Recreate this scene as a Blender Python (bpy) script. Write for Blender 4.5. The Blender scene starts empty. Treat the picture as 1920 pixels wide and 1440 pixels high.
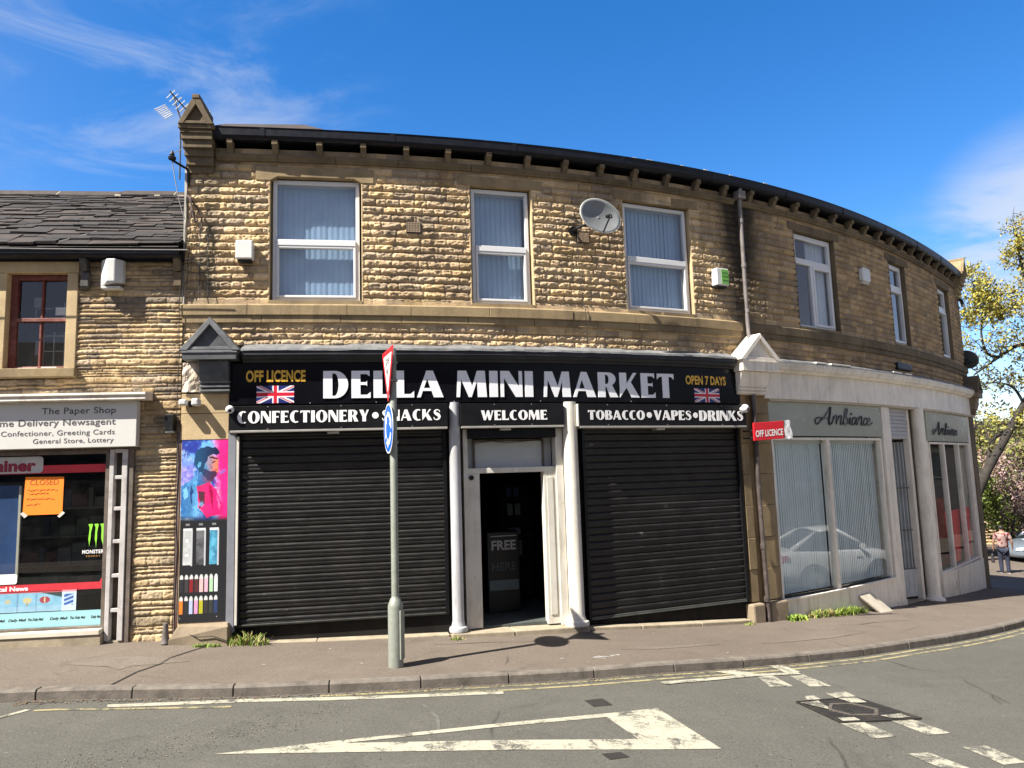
import bpy, bmesh, math, random
import numpy as np
from mathutils import Vector, Matrix

random.seed(7)
RNG = np.random.default_rng(11)
R = math.radians
scene = bpy.context.scene
COL = scene.collection

# ------------------------------------------------------------------ camera
CAM_Z = 2.3
cam_data = bpy.data.cameras.new("camera")
cam_data.sensor_fit = 'HORIZONTAL'
cam_data.sensor_width = 36.0
cam_data.lens = 1392.49 / 1920.0 * 36.0
cam_data.clip_end = 3000
cam = bpy.data.objects.new("camera", cam_data)
COL.objects.link(cam)
_F = Vector((0.0, 0.99266, 0.12093)); _R = Vector((0.99952, 0.00374, -0.03067)); _U = Vector((0.0309, -0.12087, 0.99219))
_m = Matrix((( _R.x, _U.x, -_F.x, 0), (_R.y, _U.y, -_F.y, 0), (_R.z, _U.z, -_F.z, CAM_Z), (0, 0, 0, 1)))
cam.matrix_world = _m
scene.camera = cam

# ------------------------------------------------------------------ light
SUN_DIR = Vector((0.521, 0.376, -0.766)).normalized()      # the way the light travels
SUN_EL = R(50.0)
sun_data = bpy.data.lights.new("sun", 'SUN')
sun_data.energy = 4.8
sun_data.angle = R(0.53)
sun_data.color = (1.0, 0.95, 0.86)
sun = bpy.data.objects.new("sun", sun_data)
sun.rotation_euler = SUN_DIR.to_track_quat('-Z', 'Y').to_euler()
sun.location = (-20, -15, 30)
COL.objects.link(sun)

world = bpy.data.worlds.new("World")
scene.world = world
world.use_nodes = True
wt = world.node_tree
wt.nodes.clear()
def wn(t, **kw):
    n = wt.nodes.new(t)
    for k, v in kw.items(): setattr(n, k, v)
    return n
w_out = wn('ShaderNodeOutputWorld'); w_bg = wn('ShaderNodeBackground')
w_bg.inputs['Strength'].default_value = 0.052
sky = wn('ShaderNodeTexSky', sky_type='NISHITA', sun_disc=False)
sky.sun_elevation = SUN_EL
sky.sun_rotation = math.atan2(-SUN_DIR.x, -SUN_DIR.y)
sky.air_density = 1.0; sky.dust_density = 0.0; sky.ozone_density = 2.6
hsv = wn('ShaderNodeHueSaturation'); hsv.inputs['Saturation'].default_value = 1.0
wt.links.new(sky.outputs[0], hsv.inputs['Color'])
tc = wn('ShaderNodeTexCoord')
mp = wn('ShaderNodeMapping'); mp.inputs['Scale'].default_value = (2.2, 3.0, 9.0); mp.inputs['Rotation'].default_value = (0.25, 0.35, 0.0)
wt.links.new(tc.outputs['Generated'], mp.inputs['Vector'])
nz = wn('ShaderNodeTexNoise'); nz.inputs['Scale'].default_value = 1.5; nz.inputs['Detail'].default_value = 9; nz.inputs['Roughness'].default_value = 0.62; nz.inputs['Distortion'].default_value = 0.9
wt.links.new(mp.outputs[0], nz.inputs['Vector'])
def wmath(op, a, b=None, c=None):
    n = wn('ShaderNodeMath', operation=op)
    for i, v in enumerate((a, b, c)):
        if v is None: continue
        if hasattr(v, 'is_linked') or hasattr(v, 'links'): wt.links.new(v, n.inputs[i])
        else: n.inputs[i].default_value = v
    return n.outputs[0]
def wdir(v, lo, hi):                     # soft cap of sky round a compass direction
    d = wn('ShaderNodeVectorMath', operation='DOT_PRODUCT'); d.inputs[1].default_value = Vector(v).normalized()
    nrm = wn('ShaderNodeVectorMath', operation='NORMALIZE'); wt.links.new(tc.outputs['Generated'], nrm.inputs[0])
    wt.links.new(nrm.outputs[0], d.inputs[0])
    m = wn('ShaderNodeMapRange', interpolation_type='SMOOTHSTEP'); m.inputs['From Min'].default_value = lo; m.inputs['From Max'].default_value = hi
    wt.links.new(d.outputs['Value'], m.inputs['Value']); return m.outputs[0]
capA = wdir((-0.50, 1.0, 0.62), 0.955, 1.0)      # thin wisps high over the left end
capB = wdir((0.76, 1.0, 0.295), 0.988, 0.9995)     # brighter streak low over the right end
capC = wdir((0.66, 1.0, 0.20), 0.985, 1.0)
capD = wdir((-0.55, 1.0, 0.42), 0.98, 1.0)
nr = wn('ShaderNodeMapRange', interpolation_type='SMOOTHSTEP'); nr.inputs['From Min'].default_value = 0.44; nr.inputs['From Max'].default_value = 0.80
wt.links.new(nz.outputs['Fac'], nr.inputs['Value'])
nr2 = wn('ShaderNodeMapRange', interpolation_type='SMOOTHSTEP'); nr2.inputs['From Min'].default_value = 0.32; nr2.inputs['From Max'].default_value = 0.62
wt.links.new(nz.outputs['Fac'], nr2.inputs['Value'])
ma = wmath('MULTIPLY', wmath('MAXIMUM', capA, wmath('MULTIPLY', capD, 0.7)), nr.outputs[0])
mb = wmath('MULTIPLY', wmath('MAXIMUM', capB, wmath('MULTIPLY', capC, 0.5)), nr2.outputs[0])
cm = wmath('MINIMUM', wmath('ADD', wmath('MULTIPLY', ma, 0.42), wmath('MULTIPLY', mb, 0.78)), 0.9)
wmix = wn('ShaderNodeMix', data_type='RGBA'); wmix.inputs[7].default_value = (5.2, 5.6, 6.2, 1)
# sky deepened and brightened ahead, paled and dimmed elsewhere to cut the fill light
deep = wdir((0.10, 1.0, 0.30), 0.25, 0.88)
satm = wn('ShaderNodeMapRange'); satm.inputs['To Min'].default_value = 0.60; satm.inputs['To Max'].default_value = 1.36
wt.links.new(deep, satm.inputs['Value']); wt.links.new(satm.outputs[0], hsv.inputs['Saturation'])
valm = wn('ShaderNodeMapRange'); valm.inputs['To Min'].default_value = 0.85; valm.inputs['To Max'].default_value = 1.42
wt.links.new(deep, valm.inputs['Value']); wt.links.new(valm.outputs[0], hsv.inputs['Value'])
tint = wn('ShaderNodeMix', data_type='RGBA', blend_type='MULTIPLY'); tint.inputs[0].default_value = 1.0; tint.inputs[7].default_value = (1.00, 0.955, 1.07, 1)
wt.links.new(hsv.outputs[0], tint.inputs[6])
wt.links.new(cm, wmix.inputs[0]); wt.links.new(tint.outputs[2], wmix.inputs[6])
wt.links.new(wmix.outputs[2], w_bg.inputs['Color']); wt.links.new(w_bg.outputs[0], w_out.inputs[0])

scene.view_settings.view_transform = 'Standard'
scene.view_settings.look = 'None'
scene.view_settings.exposure = 1.5
scene.view_settings.gamma = 1.0
scene.render.engine = 'CYCLES'
scene.cycles.max_bounces = 8
scene.cycles.transparent_max_bounces = 16

# ------------------------------------------------------------------ the curve of the street
# s runs along the shop fronts (metres, 0 = shop door), d outwards from the wall, z up
_SK = [-4, 0, 3, 6, 9, 12, 16, 20]
_KK = [0.02438, 0.04908, 0.05602, 0.04836, 0.0310, 0.02375, 0.02583, 0.02747]
SL = np.linspace(-60, 80, 14001)
_ds = SL[1] - SL[0]; _i0 = int(np.argmin(abs(SL)))
_k = np.interp(SL, _SK, _KK); _k = np.where(SL < -5, 0, _k); _k = np.where(SL > 26, 0, _k)
TH = np.cumsum(_k) * _ds; TH = TH - TH[_i0] + 0.278634
CX = np.cumsum(np.cos(TH)) * _ds; CY = np.cumsum(np.sin(TH)) * _ds
CX -= CX[_i0]; CY -= CY[_i0]; CY += 11.0
def th_at(s): return np.interp(s, SL, TH)
def W(P):
    """(n,3) of (s,d,z) -> world, following the curve"""
    P = np.asarray(P, float).reshape(-1, 3)
    th = th_at(P[:, 0])
    x = np.interp(P[:, 0], SL, CX) + P[:, 1] * np.sin(th)
    y = np.interp(P[:, 0], SL, CY) - P[:, 1] * np.cos(th)
    return np.stack([x, y, P[:, 2]], -1)
def W1(s, d, z): return Vector(W([(s, d, z)])[0])
def chord(s0, s1, d0=0.0):
    """same (s,d,z) coordinates, on the straight line between two points of the curve"""
    A, B = W([(s0, d0, 0), (s1, d0, 0)])[:, :2]
    t = (B - A) / np.linalg.norm(B - A); n = np.array([t[1], -t[0]])
    def f(P):
        P = np.asarray(P, float).reshape(-1, 3)
        u = (P[:, 0] - s0) / (s1 - s0)
        xy = A[None] + (B - A)[None] * u[:, None] + n[None] * (P[:, 1] - d0)[:, None]
        return np.concatenate([xy, P[:, 2:]], 1)
    return f
def frame3(o, ax, ay, az=(0, 0, 1)):
    o, ax, ay, az = map(np.array, (o, ax, ay, az))
    def f(P):
        P = np.asarray(P, float).reshape(-1, 3)
        return o[None] + P[:, :1] * ax[None] + P[:, 1:2] * ay[None] + P[:, 2:] * az[None]
    return f
def ident(P): return np.asarray(P, float).reshape(-1, 3)
_ZK = [-60, -12, -7, -5, -3.5, -1, 0, 1, 4, 5, 7, 9, 10, 15, 18, 22, 26, 40, 80]
_ZZ = [0.6, .36, .30, .27, .19, .1, .05, .01, -.2, -.25, -.39, -.52, -.58, -.95, -1.28, -1.66, -1.72, -1.7, -1.7]
def zb(s): return np.interp(s, _ZK, _ZZ)
def sd_of(x, y):
    i = int(np.argmin((CX - x) ** 2 + (CY - y) ** 2))
    return SL[i], (x - CX[i]) * math.sin(TH[i]) - (y - CY[i]) * math.cos(TH[i])
KD = 2.06                                   # kerb line
def zpave(s, d): return zb(s) - 0.025 * np.maximum(d, 0)
def zroad(s, d): return zb(s) - 0.025 * np.maximum(d, 0) - 0.10

# ------------------------------------------------------------------ noise
class Noise:
    def __init__(self, seed, n=256):
        self.t = np.random.default_rng(seed).random((n, n)); self.n = n
    def at(self, x, y):
        x0 = np.floor(x).astype(int); y0 = np.floor(y).astype(int)
        fx = x - x0; fy = y - y0; fx = fx * fx * (3 - 2 * fx); fy = fy * fy * (3 - 2 * fy)
        n = self.n; t = self.t
        a = t[x0 % n, y0 % n]; b = t[(x0 + 1) % n, y0 % n]; c = t[x0 % n, (y0 + 1) % n]; d = t[(x0 + 1) % n, (y0 + 1) % n]
        return (a * (1 - fx) + b * fx) * (1 - fy) + (c * (1 - fx) + d * fx) * fy
    def fbm(self, x, y, o=4, g=0.5):
        v = 0; a = 1; t = 0
        for i in range(o):
            v = v + a * self.at(x * 2 ** i + 17.3 * i, y * 2 ** i + 9.1 * i); t += a; a *= g
        return v / t
N1, N2, N3, N4 = Noise(1), Noise(2), Noise(3), Noise(4)
def sstep(a, b, x):
    t = np.clip((x - a) / (b - a), 0, 1); return t * t * (3 - 2 * t)

# ------------------------------------------------------------------ materials
def srgb(r, g, b):
    f = lambda c: (c / 255 / 12.92) if c / 255 <= 0.04045 else ((c / 255 + 0.055) / 1.055) ** 2.4
    return (f(r), f(g), f(b))
class NT:
    def __init__(self, name):
        self.m = bpy.data.materials.new(name); self.m.use_nodes = True
        self.t = self.m.node_tree; self.t.nodes.clear()
        self.out = self.n('ShaderNodeOutputMaterial')
    def n(self, t, **kw):
        x = self.t.nodes.new(t)
        for k, v in kw.items(): setattr(x, k, v)
        return x
    def l(self, a, b): self.t.links.new(a, b)
    def noise(self, scale, detail=5, rough=0.55, dist=0.0, vec=None):
        x = self.n('ShaderNodeTexNoise'); x.inputs['Scale'].default_value = scale; x.inputs['Detail'].default_value = detail
        x.inputs['Roughness'].default_value = rough; x.inputs['Distortion'].default_value = dist
        if vec is None:
            if not hasattr(self, 'tc'): self.tc = self.n('ShaderNodeTexCoord')
            vec = self.tc.outputs['Object']
        self.l(vec, x.inputs['Vector']); return x.outputs['Fac']
    def mapr(self, v, a, b, c=0.0, d=1.0):
        x = self.n('ShaderNodeMapRange'); x.inputs['From Min'].default_value = a; x.inputs['From Max'].default_value = b
        x.inputs['To Min'].default_value = c; x.inputs['To Max'].default_value = d
        self.l(v, x.inputs['Value']); return x.outputs[0]
    def mix(self, f, a, b, mode='MIX'):
        x = self.n('ShaderNodeMix', data_type='RGBA', blend_type=mode)
        for sock, v in ((x.inputs[0], f), (x.inputs[6], a), (x.inputs[7], b)):
            if isinstance(v, (int, float)): sock.default_value = v
            elif isinstance(v, tuple): sock.default_value = (*v[:3], 1)
            else: self.l(v, sock)
        return x.outputs[2]
    def math(self, op, a, b=0.0):
        x = self.n('ShaderNodeMath', operation=op)
        for i, v in enumerate((a, b)):
            if isinstance(v, (int, float)): x.inputs[i].default_value = v
            else: self.l(v, x.inputs[i])
        return x.outputs[0]
    def scaled(self, sx, sy, sz):
        if not hasattr(self, 'tc'): self.tc = self.n('ShaderNodeTexCoord')
        x = self.n('ShaderNodeMapping'); x.inputs['Scale'].default_value = (sx, sy, sz); self.l(self.tc.outputs['Object'], x.inputs['Vector']); return x.outputs[0]
    def bsdf(self, col, rough=0.7, metal=0.0, bump=None, bstr=0.3, bdist=0.01, spec=0.5, coat=0.0):
        b = self.n('ShaderNodeBsdfPrincipled')
        for k, v in (('Base Color', col), ('Roughness', rough), ('Metallic', metal)):
            if isinstance(v, (int, float)): b.inputs[k].default_value = v
            elif isinstance(v, tuple): b.inputs[k].default_value = (*v[:3], 1)
            else: self.l(v, b.inputs[k])
        b.inputs['Specular IOR Level'].default_value = spec
        b.inputs['Coat Weight'].default_value = coat
        if bump is not None:
            bp = self.n('ShaderNodeBump'); bp.inputs['Strength'].default_value = bstr; bp.inputs['Distance'].default_value = bdist
            self.l(bump, bp.inputs['Height']); self.l(bp.outputs[0], b.inputs['Normal'])
        self.l(b.outputs[0], self.out.inputs[0]); return b
MATS = {}
def pmat(name, col, rough=0.6, metal=0.0, var=0.12, scale=6.0, bump=0.0, bscale=40.0, grime=None, gamt=0.5, gscale=2.5, spec=0.5, coat=0.0, streak=None, flake=None):
    if name in MATS: return MATS[name]
    t = NT(name)
    lo = tuple(c * (1 - var) for c in col); hi = tuple(min(1, c * (1 + var)) for c in col)
    c = t.mix(t.mapr(t.noise(scale, 5), 0.3, 0.7), lo, hi)
    if grime is not None:
        g = t.mapr(t.noise(gscale, 7, 0.65, 0.4), 0.5, 0.75, 0.0, gamt)
        c = t.mix(g, c, grime)
    if streak is not None:          # rain streaks and rubbed marks: (colour, amount, mapping scale)
        sc_, amt_, mp_ = streak
        c = t.mix(t.mapr(t.noise(3.0, 8, 0.72, 0.3, t.scaled(*mp_)), 0.50, 0.70, 0.0, amt_), c, sc_)
    if flake is not None:           # chipped paint with its own hard edge
        c = t.mix(t.mapr(t.noise(flake[1], 9, 0.72, 0.6), 0.655, 0.67, 0.0, flake[2]), c, flake[0])
    r = t.mapr(t.noise(scale * 2.3, 4), 0.3, 0.7, max(0.03, rough - 0.08), min(1, rough + 0.08))
    t.bsdf(c, r, metal, t.noise(bscale, 4) if bump else None, bump, 0.01, spec, coat)
    MATS[name] = t.m; return t.m
def vcmat(name, rough=0.6, bump=0.0, bscale=60, spec=0.4, var=0.15, vscale=25):
    t = NT(name)
    a = t.n('ShaderNodeAttribute', attribute_name='Col')
    c = t.mix(t.mapr(t.noise(vscale, 6, 0.65), 0.25, 0.75), (1 - var,) * 3, (1 + var,) * 3)
    cc = t.mix(1.0, a.outputs['Color'], c, 'MULTIPLY')
    t.bsdf(cc, rough, 0, t.noise(bscale, 6, 0.65) if bump else None, bump, 0.02, spec)
    MATS[name] = t.m; return t.m
def glassmat(name, tint=(0.9, 0.95, 0.95), ior=1.75, gain=1.0, dirt=0.02, rough=0.0):
    t = NT(name)
    tr = t.n('ShaderNodeBsdfTransparent'); tr.inputs['Color'].default_value = (*tint, 1)
    gl = t.n('ShaderNodeBsdfGlossy'); gl.inputs['Roughness'].default_value = rough
    # thin pane: the same Fresnel reflection from either side
    ge = t.n('ShaderNodeNewGeometry'); dp = t.n('ShaderNodeVectorMath', operation='DOT_PRODUCT'); t.l(ge.outputs['Normal'], dp.inputs[0]); t.l(ge.outputs['Incoming'], dp.inputs[1])
    f0 = ((ior - 1) / (ior + 1)) ** 2; p5 = t.math('POWER', t.math('SUBTRACT', 1.0, t.math('MINIMUM', t.math('ABSOLUTE', dp.outputs['Value']), 1.0)), 5.0)
    f = t.math('MINIMUM', t.math('MULTIPLY', t.math('ADD', t.math('MULTIPLY', p5, 1 - f0), f0), gain), 1.0)
    mx = t.n('ShaderNodeMixShader'); t.l(f, mx.inputs[0]); t.l(tr.outputs[0], mx.inputs[1]); t.l(gl.outputs[0], mx.inputs[2])
    df = t.n('ShaderNodeBsdfDiffuse'); df.inputs['Color'].default_value = (0.5, 0.5, 0.48, 1)
    m2 = t.n('ShaderNodeMixShader'); t.l(t.mapr(t.noise(3.0, 8, 0.7), 0.35, 0.8, 0.0, dirt * 2), m2.inputs[0])
    t.l(mx.outputs[0], m2.inputs[1]); t.l(df.outputs[0], m2.inputs[2]); t.l(m2.outputs[0], t.out.inputs[0])
    MATS[name] = t.m; return t.m

# ------------------------------------------------------------------ mesh building
class MB:
    def __init__(self, f=W): self.v = []; self.f = []; self.mi = []; self.n = 0; self.map = f; self.smooth = False
    def add(self, V, Fc, mi=0, f=None):
        V = (f or self.map)(V); self.v.append(np.asarray(V)); o = self.n
        for q in Fc: self.f.append(tuple(i + o for i in q)); self.mi.append(mi)
        self.n += len(V); return self
    def box(self, s0, s1, d0, d1, z0, z1, mi=0, step=0.3, f=None, zs=None):
        """box in (s,d,z); zs=(z00,z01,z10,z11) gives sloping bottom/top: z at s0 bottom, s0 top, s1 bottom, s1 top"""
        n = max(1, int(math.ceil(abs(s1 - s0) / step))) if step else 1
        V = []
        for i in range(n + 1):
            u = i / n; s = s0 + (s1 - s0) * u
            a, b = (z0, z1) if zs is None else (zs[0] + (zs[2] - zs[0]) * u, zs[1] + (zs[3] - zs[1]) * u)
            V += [(s, d0, a), (s, d1, a), (s, d1, b), (s, d0, b)]
        Fc = []
        for i in range(n):
            a, b = 4 * i, 4 * i + 4
            for k in range(4): Fc.append((a + k, b + k, b + (k + 1) % 4, a + (k + 1) % 4))
        Fc.append((0, 1, 2, 3)); e = 4 * n; Fc.append((e + 3, e + 2, e + 1, e))
        return self.add(V, Fc, mi, f)
    def profile(self, pts, s0, s1, mi=0, step=0.25, f=None, smooth=False):
        """closed (d,z) profile swept along s"""
        n = max(1, int(math.ceil(abs(s1 - s0) / step))); k = len(pts); V = []
        for i in range(n + 1):
            s = s0 + (s1 - s0) * i / n
            V += [(s, d, z) for d, z in pts]
        Fc = []
        for i in range(n):
            a, b = k * i, k * (i + 1)
            for j in range(k): Fc.append((a + j, b + j, b + (j + 1) % k, a + (j + 1) % k))
        Fc.append(tuple(range(k))); Fc.append(tuple(reversed(range(k * n, k * n + k))))
        return self.add(V, Fc, mi, f)
    def prism(self, pts, d0, d1, mi=0, f=None):
        """(s,z) polygon with thickness from d0 (back) to d1 (front)"""
        k = len(pts); V = [(s, d0, z) for s, z in pts] + [(s, d1, z) for s, z in pts]
        Fc = [tuple(range(k)), tuple(reversed(range(k, 2 * k)))] + [(j, (j + 1) % k, (j + 1) % k + k, j + k) for j in range(k)]
        return self.add(V, Fc, mi, f)
    def flat(self, pts, d, mi=0, f=None):
        return self.add([(s, d, z) for s, z in pts], [tuple(range(len(pts)))], mi, f)
    def cyl(self, p0, p1, r0, r1=None, n=12, mi=0, caps=True):
        """world-space tapered tube"""
        return self.tube([p0, p1], [r0, r0 if r1 is None else r1], n, mi, caps)
    def tube(self, pts, rs, n=8, mi=0, caps=True):
        pts = [Vector(p) for p in pts]
        if not hasattr(rs, '__len__'): rs = [rs] * len(pts)
        V = []; up = None
        for i, p in enumerate(pts):
            t = (pts[min(i + 1, len(pts) - 1)] - pts[max(i - 1, 0)])
            if t.length < 1e-9: t = Vector((0, 0, 1))
            t.normalize()
            if up is None:
                a = Vector((0, 0, 1)) if abs(t.z) < 0.9 else Vector((1, 0, 0)); up = (a - t * a.dot(t)).normalized()
            else:
                up = (up - t * up.dot(t)); up = up.normalized() if up.length > 1e-6 else t.orthogonal().normalized()
            b = t.cross(up)
            for j in range(n):
                q = 2 * math.pi * j / n; V.append(p + (up * math.cos(q) + b * math.sin(q)) * rs[i])
        Fc = []
        for i in range(len(pts) - 1):
            for j in range(n): Fc.append((i * n + j, i * n + (j + 1) % n, (i + 1) * n + (j + 1) % n, (i + 1) * n + j))
        if caps: Fc.append(tuple(reversed(range(n)))); e = (len(pts) - 1) * n; Fc.append(tuple(range(e, e + n)))
        return self.add([tuple(v) for v in V], Fc, mi, ident)
    def lathe(self, c, prof, n=20, mi=0, axis=None):
        """(r,h) profile round a vertical axis at world c"""
        V = []; k = len(prof)
        for r, h in prof:
            for j in range(n): q = 2 * math.pi * j / n; V.append((c[0] + r * math.cos(q), c[1] + r * math.sin(q), c[2] + h))
        Fc = []
        for i in range(k - 1):
            for j in range(n): Fc.append((i * n + j, i * n + (j + 1) % n, (i + 1) * n + (j + 1) % n, (i + 1) * n + j))
        Fc.append(tuple(reversed(range(n)))); Fc.append(tuple(range((k - 1) * n, k * n)))
        return self.add(V, Fc, mi, ident)
    def grid(self, S, Z, P, mask=None, mi=0):
        """P: (ns,nz,3) world points; mask (ns-1,nz-1) True = keep"""
        ns, nz = P.shape[:2]; o = self.n
        self.v.append(P.reshape(-1, 3)); self.n += ns * nz
        for i in range(ns - 1):
            for j in range(nz - 1):
                if mask is None or mask[i, j]:
                    a = o + i * nz + j; self.f.append((a, a + nz, a + nz + 1, a + 1)); self.mi.append(mi)
        return self
def tag(o, label=None, cat=None, group=None, kind=None):
    if label: o["label"] = label
    if cat: o["category"] = cat
    if group: o["group"] = group
    if kind: o["kind"] = kind
    return o
ORIG = {}
def thing(name, loc, label, cat, group=None):
    o = bpy.data.objects.new(name, None); o.empty_display_size = 0.2
    o.location = loc; COL.objects.link(o); ORIG[o.name] = Vector(loc)
    return tag(o, label, cat, group)
def build(mb, name, mats, parent=None, label=None, cat=None, group=None, kind=None, smooth=False, bevel=0.0, auto=None, colors=None, recalc=True):
    """one mesh object; world coordinates become local to the thing's base"""
    V = np.concatenate(mb.v) if len(mb.v) else np.zeros((0, 3))
    if parent is not None: org = ORIG[parent.name]
    else:
        org = Vector(((V[:, 0].min() + V[:, 0].max()) / 2, (V[:, 1].min() + V[:, 1].max()) / 2, V[:, 2].min())) if kind != 'structure' else Vector((0, 0, 0))
    V = V - np.array(org)
    me = bpy.data.meshes.new(name)
    me.from_pydata(V.tolist(), [], mb.f)
    if not isinstance(mats, (list, tuple)): mats = [mats]
    for m in mats: me.materials.append(m)
    if len(mats) > 1: me.polygons.foreach_set('material_index', mb.mi)
    if smooth: me.polygons.foreach_set('use_smooth', [True] * len(me.polygons))
    if colors is not None:
        ca = me.color_attributes.new('Col', 'FLOAT_COLOR', 'POINT')
        c = np.ones((len(V), 4)); c[:, :3] = colors; ca.data.foreach_set('color', c.ravel())
    if recalc:
        bm = bmesh.new(); bm.from_mesh(me); bmesh.ops.recalc_face_normals(bm, faces=bm.faces); bm.to_mesh(me); bm.free()
    me.update()
    o = bpy.data.objects.new(name, me); COL.objects.link(o)
    if parent is not None: o.parent = parent
    else: o.location = org
    ORIG[o.name] = org
    if bevel:
        b = o.modifiers.new('bevel', 'BEVEL'); b.width = bevel; b.segments = 2; b.limit_method = 'ANGLE'; b.angle_limit = R(40)
    if auto is not None:
        me.polygons.foreach_set('use_smooth', [True] * len(me.polygons))
        try: me.set_sharp_from_angle(angle=R(auto))
        except Exception: pass
    return tag(o, label, cat, group, kind)
def copy_tree(o, parent=None):
    c = o.copy(); COL.objects.link(c); c.parent = parent
    for ch in [x for x in COL.objects if x.parent == o]: copy_tree(ch, c)
    return c

# ------------------------------------------------------------------ lettering
def ell(cx, cy, rx, ry, a0, a1, n=14):
    return [(cx + rx * math.cos(R(a0 + (a1 - a0) * i / n)), cy + ry * math.sin(R(a0 + (a1 - a0) * i / n))) for i in range(n + 1)]
def ribbon(pts, ws):
    """outline of a stroke with varying width"""
    L, Rr = [], []
    for i, p in enumerate(pts):
        a = Vector(pts[max(i - 1, 0)]); b = Vector(pts[min(i + 1, len(pts) - 1)]); t = (b - a).normalized(); n = Vector((-t.y, t.x))
        w = ws[i] / 2; L.append((p[0] + n.x * w, p[1] + n.y * w)); Rr.append((p[0] - n.x * w, p[1] - n.y * w))
    return L + Rr[::-1]
def catmull(P, n=6):
    out = []
    P = [Vector(p) for p in P]
    for i in range(len(P) - 1):
        p0, p1, p2, p3 = P[max(i - 1, 0)], P[i], P[i + 1], P[min(i + 2, len(P) - 1)]
        for k in range(n):
            t = k / n
            out.append(tuple(0.5 * ((2 * p1) + (p2 - p0) * t + (2 * p0 - 5 * p1 + 4 * p2 - p3) * t * t + (3 * p1 - p0 - 3 * p2 + p3) * t ** 3)))
    out.append(tuple(P[-1])); return out
_sc = catmull([(.60, .74), (.54, .88), (.38, .94), (.20, .88), (.16, .72), (.30, .58), (.48, .46), (.56, .28), (.46, .10), (.28, .055), (.12, .12), (.06, .27)], 5)
_sw = [.07 + .22 * math.exp(-((i / len(_sc) - .5) / .2) ** 2) for i in range(len(_sc))]
GLYPH = {  # heavy flared display capitals: width, outlines (first outer, then holes)
 'D': (.86, [[(0, 0), (0, 1), (.40, 1)] + ell(.40, .5, .45, .5, 90, -90), [(.31, .09), (.31, .91), (.38, .91)] + ell(.38, .5, .14, .41, 90, -90)]),
 'E': (.66, [[(0, 0), (0, 1), (.63, 1), (.63, .80), (.52, .88), (.31, .88), (.31, .58), (.50, .58), (.54, .63), (.54, .43), (.50, .48), (.31, .48), (.31, .12), (.54, .12), (.66, .22), (.66, 0)]]),
 'F': (.62, [[(0, 0), (0, 1), (.62, 1), (.62, .80), (.52, .88), (.31, .88), (.31, .56), (.48, .56), (.53, .61), (.53, .40), (.48, .45), (.31, .45), (.31, 0)]]),
 'L': (.66, [[(0, 0), (0, 1), (.31, 1), (.31, .13), (.53, .13), (.66, .24), (.66, 0)]]),
 'A': (.95, [[(0, 0), (.34, 1), (.58, 1), (.95, 0), (.60, 0), (.52, .24), (.21, .24), (.13, 0)], [(.25, .35), (.48, .35), (.37, .70)]]),
 'M': (1.10, [[(0, 0), (.05, 1), (.36, 1), (.57, .42), (.75, 1), (1.04, 1), (1.10, 0), (.77, 0), (.75, .62), (.54, 0), (.44, 0), (.17, .68), (.12, 0)]]),
 'I': (.31, [[(0, 0), (0, 1), (.31, 1), (.31, 0)]]),
 'N': (.82, [[(0, 0), (0, 1), (.33, 1), (.69, .40), (.69, 1), (.82, 1), (.82, 0), (.56, 0), (.13, .74), (.13, 0)]]),
 'R': (.84, [[(0, 0), (0, 1), (.42, 1)] + ell(.44, .73, .33, .27, 90, -60) + [(.86, 0), (.52, 0), (.36, .42), (.31, .42), (.31, 0)], [(.31, .53), (.31, .90), (.38, .90)] + ell(.38, .715, .09, .185, 90, -90)]),
 'P': (.76, [[(0, 0), (0, 1), (.42, 1)] + ell(.42, .70, .35, .30, 90, -90) + [(.31, .40), (.31, 0)], [(.31, .50), (.31, .91), (.38, .91)] + ell(.38, .705, .09, .205, 90, -90)]),
 'B': (.80, [[(0, 0), (0, 1), (.40, 1)] + ell(.42, .765, .30, .235, 90, -50) + ell(.42, .28, .38, .28, 60, -90), [(.31, .57), (.31, .92), (.37, .92)] + ell(.37, .745, .09, .175, 90, -90), [(.31, .08), (.31, .47), (.38, .47)] + ell(.38, .275, .11, .195, 90, -90)]),
 'K': (.86, [[(0, 0), (0, 1), (.31, 1), (.31, .55), (.62, 1), (.78, 1), (.50, .62), (.88, 0), (.51, 0), (.31, .40)]]),
 'T': (.80, [[(.245, 0), (.245, .87), (.12, .87), (0, .76), (0, 1), (.80, 1), (.80, .76), (.68, .87), (.555, .87), (.555, 0)]]),
 'C': (.76, [ell(.47, .5, .47, .52, 58, 302, 22) + ell(.50, .5, .17, .42, 300, 60, 16)]),
 'O': (.96, [ell(.48, .5, .48, .52, 0, 350, 28), ell(.48, .5, .16, .42, 0, 350, 24)]),
 'S': (.66, [ribbon(_sc, _sw)]),
 'W': (1.22, [[(0, 1), (.32, 1), (.44, .40), (.60, 1), (.80, 1), (.94, .40), (1.08, 1), (1.22, 1), (.94, 0), (.74, 0), (.60, .50), (.46, 0), (.26, 0)]]),
 'V': (.86, [[(0, 1), (.34, 1), (.52, .34), (.72, 1), (.87, 1), (.54, 0), (.32, 0)]]),
 'Y': (.80, [[(.26, 0), (.26, .40), (0, 1), (.34, 1), (.48, .58), (.66, 1), (.82, 1), (.57, .42), (.57, 0)]]),
 '.': (.24, [ell(.12, .48, .12, .12, 0, 345, 18)]),
}
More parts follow.
